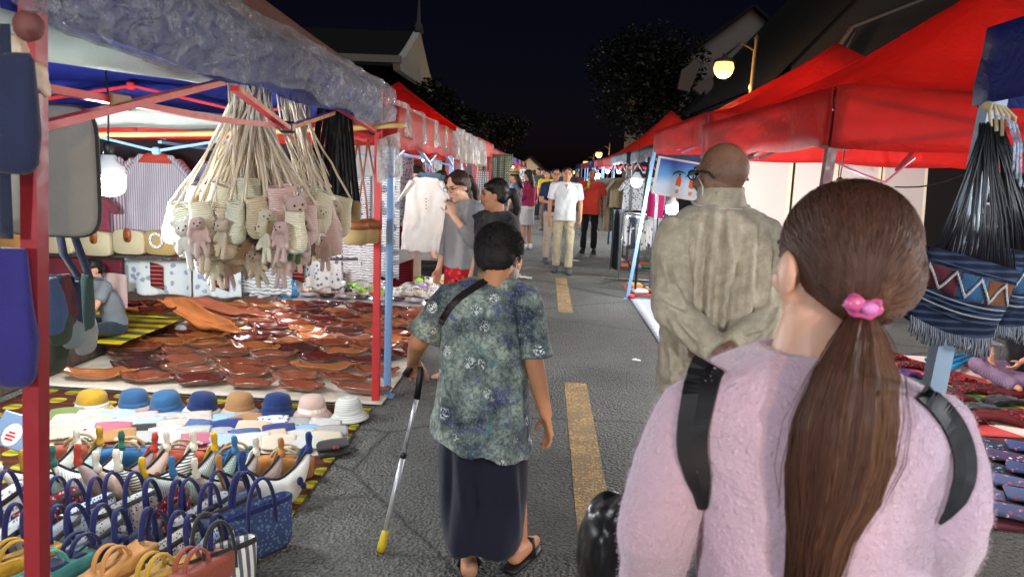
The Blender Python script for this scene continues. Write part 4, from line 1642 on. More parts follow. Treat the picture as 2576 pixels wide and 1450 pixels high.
# ---- wicker clutches in a row
WG = 'wicker clutches hanging in a row'


def clutch(px, label, mat, leather=True, ringh=False, w_=.255, py=612):
    c = P(px, py, 5.55)
    t = thing('wicker_clutch', label, 'handbag', c, R.uniform(-.12, .12), WG)
    WM.pop(t)
    mb = MB()
    mb.loft([ring(V((0, y, 0)), V((1, 0, 0)), V((0, 0, 1)), w_ / 2 * k, .095 * k, 26, 5) for y, k in ((-.04, .94), (-.03, 1), (.03, 1), (.04, .94))])
    mb.build('body', mat, t)
    if leather:
        mb = MB()
        mb.loft([ring(V((0, y, .055)), V((1, 0, 0)), V((0, 0, 1)), .032, .055, 18, 3) for y in (-.046, -.040)])
        mb.build('flap', plain(S(150, 76, 40), .45), t)
        mb = MB()
        mb.box((0, -.049, .02), (.026, .008, .028), ch=.004)
        mb.build('clasp', paint(S(120, 104, 62), .35, .9), t)
    if ringh:
        mb = MB()
        mb.tube([(.052 * math.cos(a) - .02, -.052, .02 + .052 * math.sin(a)) for a in [2 * PI * i / 24 for i in range(25)]], .011, 8)
        mb.build('ring_handle', batik(S(230, 230, 232), S(90, 94, 110), 70), t)
    return t


WK = wicker(S(238, 224, 182))
clutch(18, 'orange brown wicker clutch left of the near red post', wicker(S(206, 150, 84)), False, py=608)
clutch(152, 'straw wicker clutch seen between the navy straps', WK, False, py=606)
clutch(245, 'pale wicker clutch with a brown leather flap, below the grey bag', WK, True)
clutch(329, 'pale wicker clutch with a brown leather flap, below the striped tunic', WK, True, py=608)
clutch(409, 'straw clutch with a white ring handle', wicker(S(222, 190, 120), 90), False, True, py=610)
clutch(489, 'plain straw clutch right of the ring handled one', wicker(S(232, 214, 160), 90), False, py=615)
clutch(567, 'plain straw clutch below the panda crochet bag', wicker(S(236, 220, 170), 90), False, py=622)
clutch(645, 'plain straw clutch below the middle crochet bags', wicker(S(236, 220, 170), 90), False, py=626)
clutch(722, 'plain straw clutch below the pink crochet bags', wicker(S(236, 220, 170), 90), False, py=626)
clutch(800, 'small straw clutch behind the black strapped bags', wicker(S(226, 200, 140), 90), False, py=624, w_=.2)
mb = MB()
a, b = P(-60, 640, 5.63), P(900, 652, 5.63)
mb.tube([a, b], .012, 8)
tag(mb.build('hanging_rail', paint(S(150, 150, 154), .3, .8)), 'thin metal rail behind the row of wicker clutches', 'rail')

# ---- crochet animal bags on long cords
CG = 'crochet animal bags hanging in a bunch'
YARN = {'cream': S(230, 226, 200), 'pink': S(220, 190, 184), 'beige': S(208, 192, 164), 'caramel': S(184, 148, 98), 'mint': S(216, 222, 200), 'brown': S(164, 134, 110), 'green': S(66, 112, 52), 'grey': S(110, 116, 120), 'white': S(226, 226, 218)}


def crochet_bag(px, py, y, body, plush, hang, label, ears='round', s=1.0, ncord=2, w_=.064, h_=.10):
    c = P(px, py, y)
    t = thing('crochet_bag', label, 'crochet bag', c, R.uniform(-.7, .7), CG, R.uniform(-.15, .15), R.uniform(-.32, .32))
    wc, wm = c, WM[t]
    c = V((0, 0, 0))
    WM.pop(t)
    mb = MB()
    rg = []
    for z, k in ((-1, .4), (-.93, .74), (-.72, .98), (-.35, 1.06), (.1, .92), (.5, .78), (.95, .74), (1, .72), (.96, .62), (.4, .6)):
        rg.append(ring(c + V((0, 0, z * h_ * s)), V((1, 0, 0)), V((0, 1, 0)), w_ * s * k, .045 * s * k, 20, 2.4))
    mb.loft(rg)
    mb.build('pouch', crochet(YARN[body]), t)
    WM[t] = wm
    for k in range(ncord):
        mb = MB()
        s0 = wm @ V(((-1 if k % 2 else 1) * w_ * s * .75, 0, h_ * s * .9))
        e0 = V(hang) + V((R.uniform(-.05, .05), R.uniform(-.05, .05), 0))
        pts = [s0.lerp(e0, i / 8) + V((0, 0, 0)) + V((.006 * nz((px, i, k), 1.3), .006 * nz((py, i, k), 1.7), 0)) for i in range(9)]
        mb.tube(pts, .0058, 6)
        mb.build('cord', fabric(S(228, 214, 188)), t)
    WM.pop(t)
    if plush:
        mb = MB()
        pz = c
        f = c + V((R.uniform(-.03, .03) * s, -.055 * s, R.uniform(-.04, .02)))
        s *= .84
        hd = f + V((0, -.015, .035 * s))
        mb.ell(hd, (.043 * s, .038 * s, .038 * s))
        mb.ell(hd + V((0, -.034 * s, -.012 * s)), (.018 * s, .014 * s, .013 * s))
        mb.ell(f + V((0, 0, -.045 * s)), (.036 * s, .032 * s, .048 * s))
        for sg in (-1, 1):
            if ears == 'round':
                mb.ell(hd + V((sg * .034 * s, .004, .034 * s)), (.016 * s, .012 * s, .016 * s))
            else:
                mb.cap(hd + V((sg * .03 * s, .004, .02 * s)), hd + V((sg * .05 * s, -.006, -.06 * s)), .010 * s, .014 * s, 8)
            mb.cap(f + V((sg * .03 * s, -.008, -.015 * s)), f + V((sg * .05 * s, -.022, -.07 * s)), .013 * s, .014 * s, 8)
            mb.cap(f + V((sg * .018 * s, -.008, -.085 * s)), f + V((sg * .026 * s, -.014, -.15 * s)), .014 * s, .016 * s, 8)
        fused('plush_animal', mb, crochet(YARN[plush], 120), t, .005, 2)
        mb = MB()
        for sg in (-1, 1):
            mb.ell(hd + V((sg * .016 * s, -.036 * s, .006 * s)), (.0048 * s,) * 3, nu=8, nv=6)
        mb.ell(hd + V((0, -.048 * s, -.009 * s)), (.006 * s, .004 * s, .004 * s), nu=8, nv=6)
        mb.build('eye', plain(S(24, 20, 20), .2), t)
    return t


H1, H2 = P(628, 210, 3.35), P(735, 246, 3.9)
for a_ in [(445, 565, 3.3, 'mint', None, H1, 'plain mint crochet bag on the left side of the bunch', 'round', 1, 2),
           (492, 520, 3.45, 'pink', 'pink', H1, 'pink crochet bag with a floppy eared pink rabbit, upper left of the bunch', 'long', 1, 2),
           (528, 512, 3.25, 'beige', 'caramel', H1, 'beige crochet bag with a small caramel bear', 'round', .85, 2),
           (482, 588, 3.15, 'mint', 'white', H1, 'mint crochet bag with a white and dark panda, lower left', 'round', 1.1, 2),
           (552, 520, 3.15, 'cream', None, H1, 'cream ribbed crochet bag left of the tall pale one', 'round', 1.05, 2),
           (622, 515, 3.15, 'mint', None, H1, 'tall pale ribbed crochet bag at the centre of the bunch', 'round', 1.15, 2),
           (560, 590, 3.1, 'beige', 'beige', H1, 'beige crochet bag with a bear in a red ribbon', 'round', 1.1, 2),
           (590, 606, 3.25, 'beige', None, H1, 'plain beige crochet bag behind the bear with the red ribbon', 'round', 1.1, 2),
           (648, 600, 3.3, 'pink', 'pink', H1, 'dusty pink crochet bag with a rabbit, below the tall pale bag', 'long', 1, 2),
           (676, 540, 3.2, 'brown', None, H1, 'brown ribbed crochet bag right of the centre', 'round', 1.05, 2),
           (716, 540, 3.1, 'pink', 'pink', H1, 'pink crochet bag with a large pale pink bear', 'round', 1.25, 2),
           (765, 560, 3.15, 'pink', 'green', H1, 'rosy crochet bag with a leaf green frog', 'round', 1.0, 2),
           (700, 605, 3.3, 'cream', 'beige', H1, 'cream crochet bag with a beige bear, under the pink ones', 'round', 1, 2),
           (745, 615, 3.35, 'pink', 'pink', H1, 'pink crochet bag with dangling rabbit legs, bottom of the bunch', 'long', 1, 2),
           (540, 625, 3.4, 'pink', 'pink', H1, 'pink crochet bag hanging lowest on the left', 'long', 1, 2),
           (615, 628, 3.45, 'cream', 'cream', H1, 'cream crochet bag hanging lowest in the middle', 'round', 1, 2),
           (790, 528, 3.5, 'mint', 'grey', H1, 'pale green crochet bag with a grey elephant', 'long', 1.05, 2),
           (822, 560, 3.7, 'pink', 'pink', H2, 'dusty pink crochet bag with a bear, near the post', 'round', 1.1, 2),
           (852, 545, 3.9, 'cream', 'beige', H2, 'cream crochet bag with a beige rabbit, rightmost of the bunch', 'long', 1.1, 2),
           (800, 600, 3.8, 'beige', 'brown', H2, 'beige crochet bag with a dark brown bear behind the pink one', 'round', 1, 2)]:
    crochet_bag(*a_)
for k, (px, py, y, bd, pl, er) in enumerate(((466, 600, 3.3, 'cream', None, 'round'), (510, 560, 3.05, 'cream', 'pink', 'long'), (590, 560, 3.05, 'mint', 'beige', 'round'), (652, 548, 3.05, 'beige', 'cream', 'long'), (690, 580, 3.05, 'pink', 'cream', 'round'), (740, 585, 3.02, 'cream', 'pink', 'long'), (640, 640, 3.25, 'pink', 'beige', 'long'), (580, 640, 3.3, 'beige', 'pink', 'round'), (715, 640, 3.3, 'pink', 'pink', 'long'), (805, 535, 3.3, 'cream', 'cream', 'round'), (830, 600, 3.6, 'pink', 'pink', 'long'), (520, 640, 3.2, 'pink', 'cream', 'long'))):
    crochet_bag(px, py, y, bd, pl, H1 if px < 780 else H2, '%s crochet bag%s, %s of the smaller ones from the left' % (bd, ' with a %s animal' % pl if pl else '', ORD[sorted([466, 510, 590, 652, 690, 740, 640, 580, 715, 805, 830, 520]).index(px)]), er, .88, 2)
# the dense fall of loose cords above the bunch
for hp, n_, x0, x1, yb, yd, lb in ((H1, 95, 490, 780, 500, 3.35, 'thick bunch of beige woven cords above the crochet bags'), (H2, 34, 740, 838, 480, 3.9, 'thinner bunch of cream cords beside the black straps')):
    mb = MB()
    for k in range(n_):
        e = P(x0 + (x1 - x0) * ((k + .5) / n_), yb + R.uniform(-22, 20), yd + R.uniform(-.15, .15))
        s = V(hp) + V((R.uniform(-.085, .085), R.uniform(-.05, .05), R.uniform(-.01, .05)))
        pts = [s.lerp(e, (i / 7) ** 1.0) + V((0, 0, -.0)) + (V((s.x, s.y, 0)) - V((e.x, e.y, 0))) * (.22 * math.sin(PI * i / 7)) for i in range(8)]
        mb.tube(pts, R.uniform(.006, .0095), 6, flat=.35)
    tag(mb.build('cord_bunch', fabric(S(232, 220, 198))), lb, 'cords')

# ---- bags on wide black straps
for k, (px, py, dy) in enumerate(((800, 520, 3.95), (850, 515, 4.1), (872, 530, 4.2))):
    c = P(px, py, dy)
    t = thing('black_strap_bag', ('small beige bag on wide black straps, leftmost of three by the post', 'middle small bag on wide black straps', 'small bag on wide black straps closest to the post')[k], 'shoulder bag', c, group='bags on black straps')
    hp = P(828 + 14 * k, 262, dy)
    for j in range(6):
        mb = MB()
        s0 = c + V((-.07 + .028 * j, 0, .05))
        e0 = hp + V((-.05 + .02 * j, 0, 0))
        mb.sheet(lambda u, v: s0.lerp(e0, v) + V((.022 * (u - .5) * (1.1 - .1 * v), .02 * math.sin(j * 2 + v * 3), 0)), 2, 12, .003)
        mb.build('strap', fabric(S(16, 16, 20)), t)
    mb = MB()
    mb.loft([ring(c + V((0, 0, z)), V((1, 0, 0)), V((0, 1, 0)), .085 * q_, .035 * q_, 20, 3) for z, q_ in ((-.06, .8), (-.05, .95), (.04, 1), (.06, .9))])
    mb.build('body', fabric((S(150, 140, 110), DRK, S(170, 150, 110))[k]), t)

# ---- baskets on leather straps beside the post
for k, (px, py, dy) in enumerate(((895, 588, 4.55), (930, 585, 4.75))):
    c = P(px, py, dy)
    t = thing('basket_bag', ('round straw basket bag on brown leather straps left of the red post', 'straw basket bag on leather straps half hidden by the red post')[k], 'basket bag', c, group='straw baskets on leather straps')
    mb = MB()
    mb.lathe([(.062, -.065), (.074, -.06), (.078, 0), (.076, .03)], 22, c)
    mb.build('basket', wicker(S(214, 184, 124), 110), t)
    mb = MB()
    mb.lathe([(.08, .031), (.08, .075), (.05, .09), (.01, .092)], 22, c)
    mb.build('lid', plain(S(140, 84, 44), .4), t)
    for sg in (-1, 1):
        mb = MB()
        hp = P(900 + 25 * k, 352, dy)
        mb.tube([c + V((sg * .075, 0, .05)), c + V((sg * .07, -.02, .2)), hp.lerp(c, .25) + V((sg * .022, 0, 0)), hp], .007, 7)
        mb.build('strap', plain(S(132, 78, 44), .45), t)

# ---- large grey bag and dark bags close to the camera
NB = 'dark cloth bags hanging beside the near post'
t = thing('shoulder_bag', 'large flat grey shoulder bag with a dark edge, hanging behind the near red post', 'shoulder bag', P(130, 590, 1.85), group=NB)
c = P(118, 430, 1.85)
mb = MB()
mb.loft([ring(c + V((0, y, 0)), V((1, 0, 0)), V((0, 0, 1)), .135 * k, .165 * k, 36, 6) for y, k in ((-.02, .95), (-.014, 1), (.014, 1), (.02, .95))])
mb.build('body', fabric(S(134, 132, 126), 500), t)
mb = MB()
mb.tube([c + V((.1345 * math.copysign(abs(math.cos(a)) ** (1 / 3), math.cos(a)), 0, .1645 * math.copysign(abs(math.sin(a)) ** (1 / 3), math.sin(a)))) for a in [2 * PI * i / 64 for i in range(65)]], .0062, 6)
mb.build('piping', fabric(S(46, 46, 48)), t)


def ribbon(mb, pts, w_, th=.003, axis=(1, 0, 0)):
    pts = [V(p) for p in pts]
    ax = V(axis)
    n = (len(pts) - 1) * 5

    def at(v):
        f = v * (len(pts) - 1)
        i = min(int(f), len(pts) - 2)
        return pts[i].lerp(pts[i + 1], f - i)
    mb.sheet(lambda u, v: at(v) + ax * (w_ * (u - .5)), 2, n, th)


def hung_bag(label, top, body, w_, h_, mat, smat, strap_pts, sw=.03, dep=.03):
    t = thing('cloth_bag', label, 'cloth bag', body, group=NB)
    b = V(body)
    mb = MB()
    mb.loft([ring(b + V((0, 0, z * h_ / 2)), V((1, 0, 0)), V((0, 1, 0)), w_ / 2 * k, dep * kd, 22, 2.6) for z, k, kd in ((-1, .45, .3), (-.95, .68, .6), (-.82, .88, .8), (-.3, 1.04, 1.0), (.3, .96, .8), (.9, .86, .5), (1, .8, .4))])
    me = mb.mesh('body', WM[t].inverted())
    for v in me.vertices:
        v.co += v.normal * (.008 * nz(v.co, 9, b.x * 9))
    link('body', me, mat, t)
    for sp in strap_pts:
        mb = MB()
        ribbon(mb, sp, sw)
        mb.build('strap', smat, t)
    return t


DN = fabric(S(34, 42, 66))
hung_bag('navy cloth bag at the far left edge, in front of the grey bag', None, P(22, 290, 1.36), .115, .22, fabric(S(36, 44, 74)), DN, [[P(10, 180, 1.36), P(5, 60, 1.36)]])
hung_bag('deep blue and purple cloth bag hanging lowest at the left edge', None, P(28, 800, 1.42), .10, .29, fabric(S(48, 44, 116)), DN, [[P(15, 600, 1.42), P(5, 380, 1.40)]])
hung_bag('dark green bag whose two long navy straps cross the stall', None, P(222, 760, 2.2), .022, .17, fabric(S(44, 66, 62)), DN, [[P(226, 700, 2.2), P(175, 560, 2.15), P(112, 380, 2.1)], [P(200, 700, 2.2), P(160, 640, 2.15), P(118, 420, 2.1)]], .026)
rowb = [((135, 770), S(70, 92, 130), 'slate blue'), ((150, 790), S(58, 72, 54), 'olive green'), ((165, 760), S(98, 44, 50), 'maroon'), ((182, 800), S(136, 148, 144), 'pale grey green'), ((199, 775), S(44, 58, 90), 'navy'), ((214, 818), S(150, 152, 148), 'light grey')]
for k, (p, c_, nm) in enumerate(rowb):
    b = P(*p, 2.35 + .04 * k)
    hung_bag('%s cloth bag in the row hanging right of the near post' % nm, None, b, .032, .22 if k % 2 else .2, fabric(c_), DN, [[b + V((0, 0, .1)), P(p[0], 690, b.y)]], .02, .07)
hung_bag('dark olive cloth bag hanging low behind the near post', None, P(140, 860, 2.5), .05, .22, fabric(S(52, 58, 40)), DN, [[P(140, 790, 2.5), P(140, 700, 2.5)]], .02, .07)
mb = MB()
mb.tube([P(-60, 706, 2.45), P(262, 700, 2.6)], .008, 8)
tag(mb.build('hanging_rail', paint(S(170, 172, 178), .25, .9)), 'short chrome rail holding the row of cloth bags by the near post', 'rail')

# ================================================================== CLOGS AND THINGS OF THE THIRD STALL
CLOG = thing('rubber_clog', '', 'shoe', group='rubber clogs laid out in rows')
mb = MB()
rg = []
for i in range(11):
    t_ = i / 10
    x = -.13 + .26 * t_
    wv = .040 + .014 * math.sin(PI * min(1, t_ * .9 + .1)) * (1 if t_ > .4 else .8)
    if t_ in (0, 1):
        wv *= .6
    rg.append(ring(V((x, 0, .014)), V((0, 1, 0)), V((0, 0, 1)), wv, .014, 14, 3.5))
mb.loft(rg)
mb.build('sole', plastic(S(220, 220, 214)), CLOG)
mb = MB()
mb.ell((.055, 0, .03), (.076, .05, .048))
mb.ell((.02, 0, .035), (.05, .046, .042))
mb.ell((-.09, 0, .03), (.036, .040, .022))
me = remesh(mb, .006, 2)
link('upper', me, plastic(S(220, 220, 214)), CLOG)
mb = MB()
mb.tube([(.0, .045, .055), (-.07, .05, .07), (-.125, .0, .075), (-.07, -.05, .07), (.0, -.045, .055)], .008, 6, flat=.6)
mb.build('heel_strap', plastic(S(220, 220, 214)), CLOG)
mb = MB()
for a_, b_ in ((.04, -.018), (.06, .0), (.04, .02), (.075, -.02), (.078, .02), (.095, .0)):
    z = .03 + .048 * math.sqrt(max(0, 1 - ((a_ - .055) / .076) ** 2 - (b_ / .05) ** 2))
    mb.ell((a_, b_, z), (.007, .007, .004), nu=8, nv=5)
mb.build('vent_hole', plain(S(40, 38, 38)), CLOG)
CLC = [('white', S(224, 224, 218)), ('white', S(216, 216, 210)), ('lime green', S(150, 210, 50)), ('black', S(34, 34, 36)), ('lilac', S(170, 150, 200)), ('peach pink', S(226, 170, 150)), ('cream', S(222, 214, 190)), ('yellow', S(214, 186, 50))]
layout = [(2, 0), (0, 0), (0, 3), (3, 2), (2, 0), (0, 0), (6, 0), (5, 4), (3, 3), (0, 7)]
kk = 0
for j in range(5):
    y = 8.75 + .52 * j
    for i in range(10):
        x = -1.3 - .175 * i - (.08 if j % 2 else 0)
        if x < -3.0 + .1 * (j > 2):
            continue
        ci = R.choice([0, 1, 0, 2, 3, 4, 5, 6, 1, 0, 7]) if j else [0, 6, 0, 1, 2, 2, 3, 3, 0, 1][i]
        h = CLOG if kk == 0 else dup(CLOG, (0, 0, 0))
        kk += 1
        place(h, (x + R.uniform(-.02, .02), y + R.uniform(-.05, .05), .026), -PI / 2 + R.uniform(-.35, .35) + .5, R.uniform(.98, 1.12), 0, 0)
        h['label'] = '%s rubber clog, %s from the road in the %s clog row' % (CLC[ci][0], ORD[i], ORD[j])
        mt = plastic(CLC[ci][1])
        setmat(h, {'upper': mt, 'heel_strap': mt, 'sole': plastic(R.choice([S(220, 220, 214), S(220, 190, 150), CLC[ci][1]]))})
for k in range(9):
    mb = MB()
    c = V((-1.25 - .21 * k, 8.38 + R.uniform(-.04, .04), .03))
    mb.lathe([(.02, 0), (.075, .004), (.095, .022), (.098, .022), (.078, .0), (.02, -.006)], 22, c)
    tag(mb.build('tray', plastic((S(54, 54, 58), S(150, 152, 156))[k % 2], .12)), '%s round tray in plastic wrap, %s from the road in front of the clogs' % (('black', 'silver')[k % 2], ORD[k]), 'tray', 'plastic wrapped round trays')
for k in range(8):
    mb = MB()
    c = G(1085, 700, 0) + V((R.uniform(-.02, .02), R.uniform(-.02, .02), .03 + .035 * k))
    mb.box(c, (.62, .42, .03), Matrix.Rotation(.1 + R.uniform(-.04, .04), 3, 'Z'), .012)
    tag(mb.build('folded_mat', fabric((S(36, 34, 38), S(52, 46, 46))[k % 2])), 'folded dark mat, %s from the bottom of the stack behind the white shirt' % ORD[k], 'folded mat', 'stack of folded dark mats')
SC = 'patterned cloths of the clog stall'
panel('zigzag_shawl', 'black and white zigzag shawl hanging left of the red post', 'shawl', P(858, 385, 8.3), P(932, 392, 8.3), 1.25, batik(S(200, 200, 204), S(40, 42, 64), 26, .25, 14), 4, .03, SC)
panel('round_motif_dress', 'long white cloth with dark round motifs beside the red and blue posts', 'cloth', P(952, 385, 8.2), P(1008, 390, 8.2), 1.4, rings(S(206, 208, 208), S(36, 40, 66), 7), 3, .03, SC)
panel('round_motif_dress', 'white cloth with dark round motifs low down left of the red post', 'cloth', P(862, 560, 8.25), P(948, 562, 8.25), .68, rings(S(206, 208, 208), S(36, 40, 66), 7.5), 4, .03, SC)
panel('grey_shawl', 'pale grey shawl hanging between the red post and the round motif cloth', 'shawl', P(926, 420, 8.35), P(965, 420, 8.35), 1.15, fabric(S(176, 176, 180)), 3, .02, SC)
panel('dotted_cloth', 'black dotted cloth below the white plastic sheet', 'cloth', P(1000, 392, 8.6), P(1040, 392, 8.6), .85, batik(S(196, 196, 200), S(40, 42, 64), 40), 3, .02, SC)
for k, (a, b) in enumerate((((985, 560), (1030, 575)), ((980, 672), (1040, 650)))):
    panel('red_woven_cloth', '%s dark red woven cloth hanging left of the white shirt' % ('upper', 'lower')[k], 'cloth', P(*a, 8.5), P(*b, 8.45), .26, stripes(S(120, 26, 34), S(70, 16, 26), 10, 'Z'), 3, .012, SC)
panel('grey_cloth', 'greyish printed cloth low between the two leaf printed cloths and the clogs', 'cloth', P(768, 640, 7.9), P(858, 640, 7.9), .38, batik(S(190, 190, 186), S(90, 96, 130), 16, .3), 4, .03, SC)
garment('cream short sleeved shirt on a hanger beside the two women', P(1072, 446, 8.05), 2, fabric(S(244, 242, 234)), .05, None, .86, name='hanging_shirt', cat='shirt')
garment('slate blue shirt hanging behind the cream one', P(1082, 434, 8.3), 2, fabric(S(96, 124, 144)), .12, None, .8, name='hanging_shirt', cat='shirt')
mb = MB()
for k in range(4):
    mb.box(P(1072, 500 + 8 * k, 7.98) + V((0, -.01, 0)), (.012, .006, .012))
tag(mb.build('shirt_buttons', plain(DRK)), 'short line of dark buttons on the cream shirt', 'buttons')
bg_ = thing('plastic_bag', 'crumpled blue plastic bag on the ground by the kerb behind the bowls', 'plastic bag', G(722, 752, 0))
mb = MB()
c = G(722, 752, 0)
mb.ell(c + V((0, 0, .1)), (.13, .11, .11))
mb.cap(c + V((.02, 0, .18)), c + V((.06, 0, .34)), .07, .05)
me = remesh(mb, .014, 2, lambda p, n: .035 * nz(p, 14) + .015 * nz(p, 30))
me.transform(WM[bg_].inverted())
link('bag', me, plastic(S(60, 140, 190), .25), bg_)

# ---- farther stalls on the left
PG = 'hanging cloths of the far left stalls'
PL1 = plaid(S(120, 130, 104), S(70, 80, 62), S(196, 196, 184), 7)
PL2 = plaid(S(196, 198, 198), S(60, 62, 74), S(120, 120, 128), 7)
fl = [((1042, 1062), 395, 11.5, .3, fabric(S(110, 48, 40)), 'rust brown cloth square hanging in the clog stall'), ((1066, 1090), 395, 11.6, .4, batik(S(200, 170, 190), S(120, 60, 120), 20), 'pink printed cloth hanging above the cream shirt'),
      ((1092, 1112), 392, 11.6, .6, batik(S(190, 200, 190), S(90, 110, 90), 20), 'pale green printed cloth hanging above the cream shirt'), ((1120, 1160), 400, 12.5, .75, fabric(S(190, 190, 194)), 'plain grey cloth hanging behind the woman in glasses'),
      ((1160, 1196), 398, 13.0, .7, fabric(S(130, 134, 142)), 'slate cloth hanging above the two women'),
      ((1196, 1216), 388, 15.0, 1.0, PL1, 'green plaid cloth, leftmost of the plaid cloths'), ((1216, 1240), 388, 15.1, 1.0, PL2, 'black and white plaid cloth between two green ones'), ((1240, 1266), 388, 15.0, 1.05, plaid(S(104, 116, 92), S(60, 70, 56), S(170, 170, 160), 7), 'green plaid cloth in the middle'), ((1266, 1290), 388, 15.1, 1.05, PL1, 'green plaid cloth closest to the street'),
      ((1200, 1230), 430, 14.9, .7, PL2, 'black and white plaid cloth below the green ones'), ((1292, 1304), 410, 18.5, .9, fabric(S(180, 60, 60)), 'red cloth beside the green plaid cloth'),
      ((1308, 1322), 425, 22.5, .6, batik(OFF, S(80, 100, 150), 12), 'pale printed cloth in the far left stalls'), ((1322, 1334), 430, 26, .7, fabric(S(60, 80, 150)), 'blue cloth in the far left stalls'), ((1334, 1345), 432, 31, .7, batik(OFF, S(120, 60, 60), 10), 'reddish printed cloth in the farthest left stalls')]
for (xa, xb), py, y, L, mt, lb in fl:
    panel('hanging_cloth', lb, 'cloth', P(xa, py, y), P(xb, py, y), L, mt, 3, .03, PG, nu=20, nv=8)
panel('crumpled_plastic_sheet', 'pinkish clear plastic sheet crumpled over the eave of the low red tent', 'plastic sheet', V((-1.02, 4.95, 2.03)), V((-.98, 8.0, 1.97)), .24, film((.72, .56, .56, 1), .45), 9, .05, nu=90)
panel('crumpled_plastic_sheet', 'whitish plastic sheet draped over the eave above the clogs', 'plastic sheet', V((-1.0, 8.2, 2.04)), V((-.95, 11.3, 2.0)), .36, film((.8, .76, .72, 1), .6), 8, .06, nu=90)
# ================================================================== GOODS ON THE RIGHT
def quad(a, b, c, d):            # corner points: top left, top right, bottom right, bottom left
    a, b, c, d = V(a), V(b), V(c), V(d)
    nn = (b - a).cross(d - a).normalized()
    if nn.y > 0:
        nn = -nn

    def at(u, v, off=0.0):
        return a.lerp(b, u).lerp(d.lerp(c, u), v) + nn * off
    return at


def slab(at, pts, o0, o1):
    mb = MB()
    mb.loft([[at(u, v, o0) for u, v in pts], [at(u, v, o1) for u, v in pts]], True, False)
    return mb


# painting of two monks under umbrellas
t = thing('painting', 'blue and white painting of two robed figures under umbrellas, hanging below the red tent', 'painting', P(1700, 450, 8.2))
at = quad(P(1656, 392, 8.3), P(1772, 412, 8.2), P(1756, 508, 8.2), P(1638, 486, 8.3))
sq = [(0, 0), (1, 0), (1, 1), (0, 1)]
slab(at, sq, 0, .02).build('border', plain(S(226, 226, 222), .6), t)
g = N('painted_sky', rough=.5)
dz = at(.5, .07).z - P(1700, 450, 8.2).z
h0 = at(.5, .93).z - P(1700, 450, 8.2).z
zz = g.m('DIVIDE', g.m('SUBTRACT', g.sep(i=2), h0), dz - h0)
ff = g.m('ADD', zz, g.m('MULTIPLY', g.m('SUBTRACT', g.noise(4, 3), .5), .3))
g.set('col', g.ramp(ff, [(0.0, S(206, 222, 232)), (.35, S(200, 222, 238)), (.6, S(90, 160, 220)), (1.0, S(20, 70, 170))]))
slab(at, [(.06, .05), (.94, .05), (.94, .94), (.06, .94)], .0205, .023).build('picture', g.mat, t)
for u in (.52, .80):
    slab(at, [(u - .05, .52), (u - .015, .42), (u + .03, .42), (u + .06, .55), (u + .05, .70), (u - .055, .68)], .0235, .026).build('robed_figure', plain(S(206, 96, 24), .6), t)
    slab(at, [(u - .012, .36), (u + .012, .34), (u + .03, .37), (u + .02, .42), (u - .01, .42)], .0235, .0265).build('head', plain(S(50, 30, 24), .6), t)
    slab(at, [(u - .15, .44), (u - .12, .34), (u - .03, .28), (u + .08, .30), (u + .13, .34), (u + .02, .33), (u - .08, .37)], .0265, .029).build('umbrella', plain(S(40, 38, 44), .6), t)
    slab(at, [(u - .04, .78), (u + .04, .78), (u + .03, .88), (u - .03, .88)], .0235, .025).build('reflection', plain(S(206, 140, 96), .6), t)
# large canvases under the near red tent
CVG = 'large painted canvases under the red tent'


def art(c1, c2, c3, th=.62):
    g = N('painted_canvas', rough=.75)
    c1, c2, c3 = dark(c1, .82), dark(c2, .82), dark(c3, .8)
    b = g.mix(g.noise(2.2, 4), c1, c2)
    b = g.mix(g.ramp(g.noise(3.4, 3, dist=.8), [(th - .05, 0.0), (th + .08, .8)]), b, c3)
    g.set('col', b)
    g.bump(g.noise(50, 4), .5, .006)
    return g.mat


for x0, x1, y0, y1, yy, mt, lb in ((1842, 1984, 402, 600, 6.6, art(S(206, 178, 168), S(196, 190, 180), S(206, 180, 120)), 'pinkish canvas with yellow and orange blotches behind the man in the khaki jacket'),
                              (1992, 2098, 405, 606, 6.62, art(S(196, 194, 184), S(206, 202, 192), S(200, 196, 180)), 'plain greyish white canvas between the khaki jacket and the dark red post'),
                              (2104, 2206, 408, 612, 6.6, art(S(190, 182, 174), S(200, 192, 184), S(196, 190, 150)), 'pale grey canvas above the head of the woman in pink'),
                              (2212, 2322, 412, 640, 6.55, art(S(176, 168, 160), S(190, 182, 172), S(206, 180, 60), .64), 'grey canvas with a yellow bloom, right of the ponytail')):
    t = thing('canvas', lb, 'painting', P((x0 + x1) / 2, y1, yy), group=CVG)
    at = quad(P(x0 + 9, y0, yy), P(x1 + 9, y0 + 5, yy), P(x1 - 9, y1 + 5, yy), P(x0 - 9, y1, yy))
    slab(at, sq, 0, .025).build('frame', plain(S(206, 196, 166), .7), t)
    slab(at, [(.03, .015), (.93, .015), (.93, .985), (.03, .985)], .0255, .028).build('picture', mt, t)
t = thing('chalkboard', 'dark framed board with a painted flower, partly behind the black strapped bag', 'board', P(2440, 660, 3.3))
at = quad(P(2420, 510, 3.3), P(2520, 515, 3.3), P(2500, 690, 3.2), P(2398, 690, 3.2))
slab(at, sq, 0, .02).build('frame', plain(S(190, 190, 192), .5), t)
slab(at, [(.05, .03), (.95, .03), (.95, .97), (.05, .97)], .0205, .023).build('board', plain(S(48, 46, 58), .5), t)
mb = MB()
for u, v, r in ((.5, .3, .014), (.56, .34, .011), (.46, .36, .01)):
    mb.ell(at(u, v, .026), (r, .003, r))
mb.build('flower', plain(S(206, 190, 110), .6), t)
mb = MB()
mb.tube([at(.5, .4, .026), at(.46, .6, .026), at(.4, .75, .026)], .004, 6)
mb.ell(at(.5, .55, .026), (.018, .003, .010))
mb.ell(at(.38, .62, .026), (.016, .003, .012))
mb.build('leaf_stalk', plain(S(110, 150, 120), .6), t)

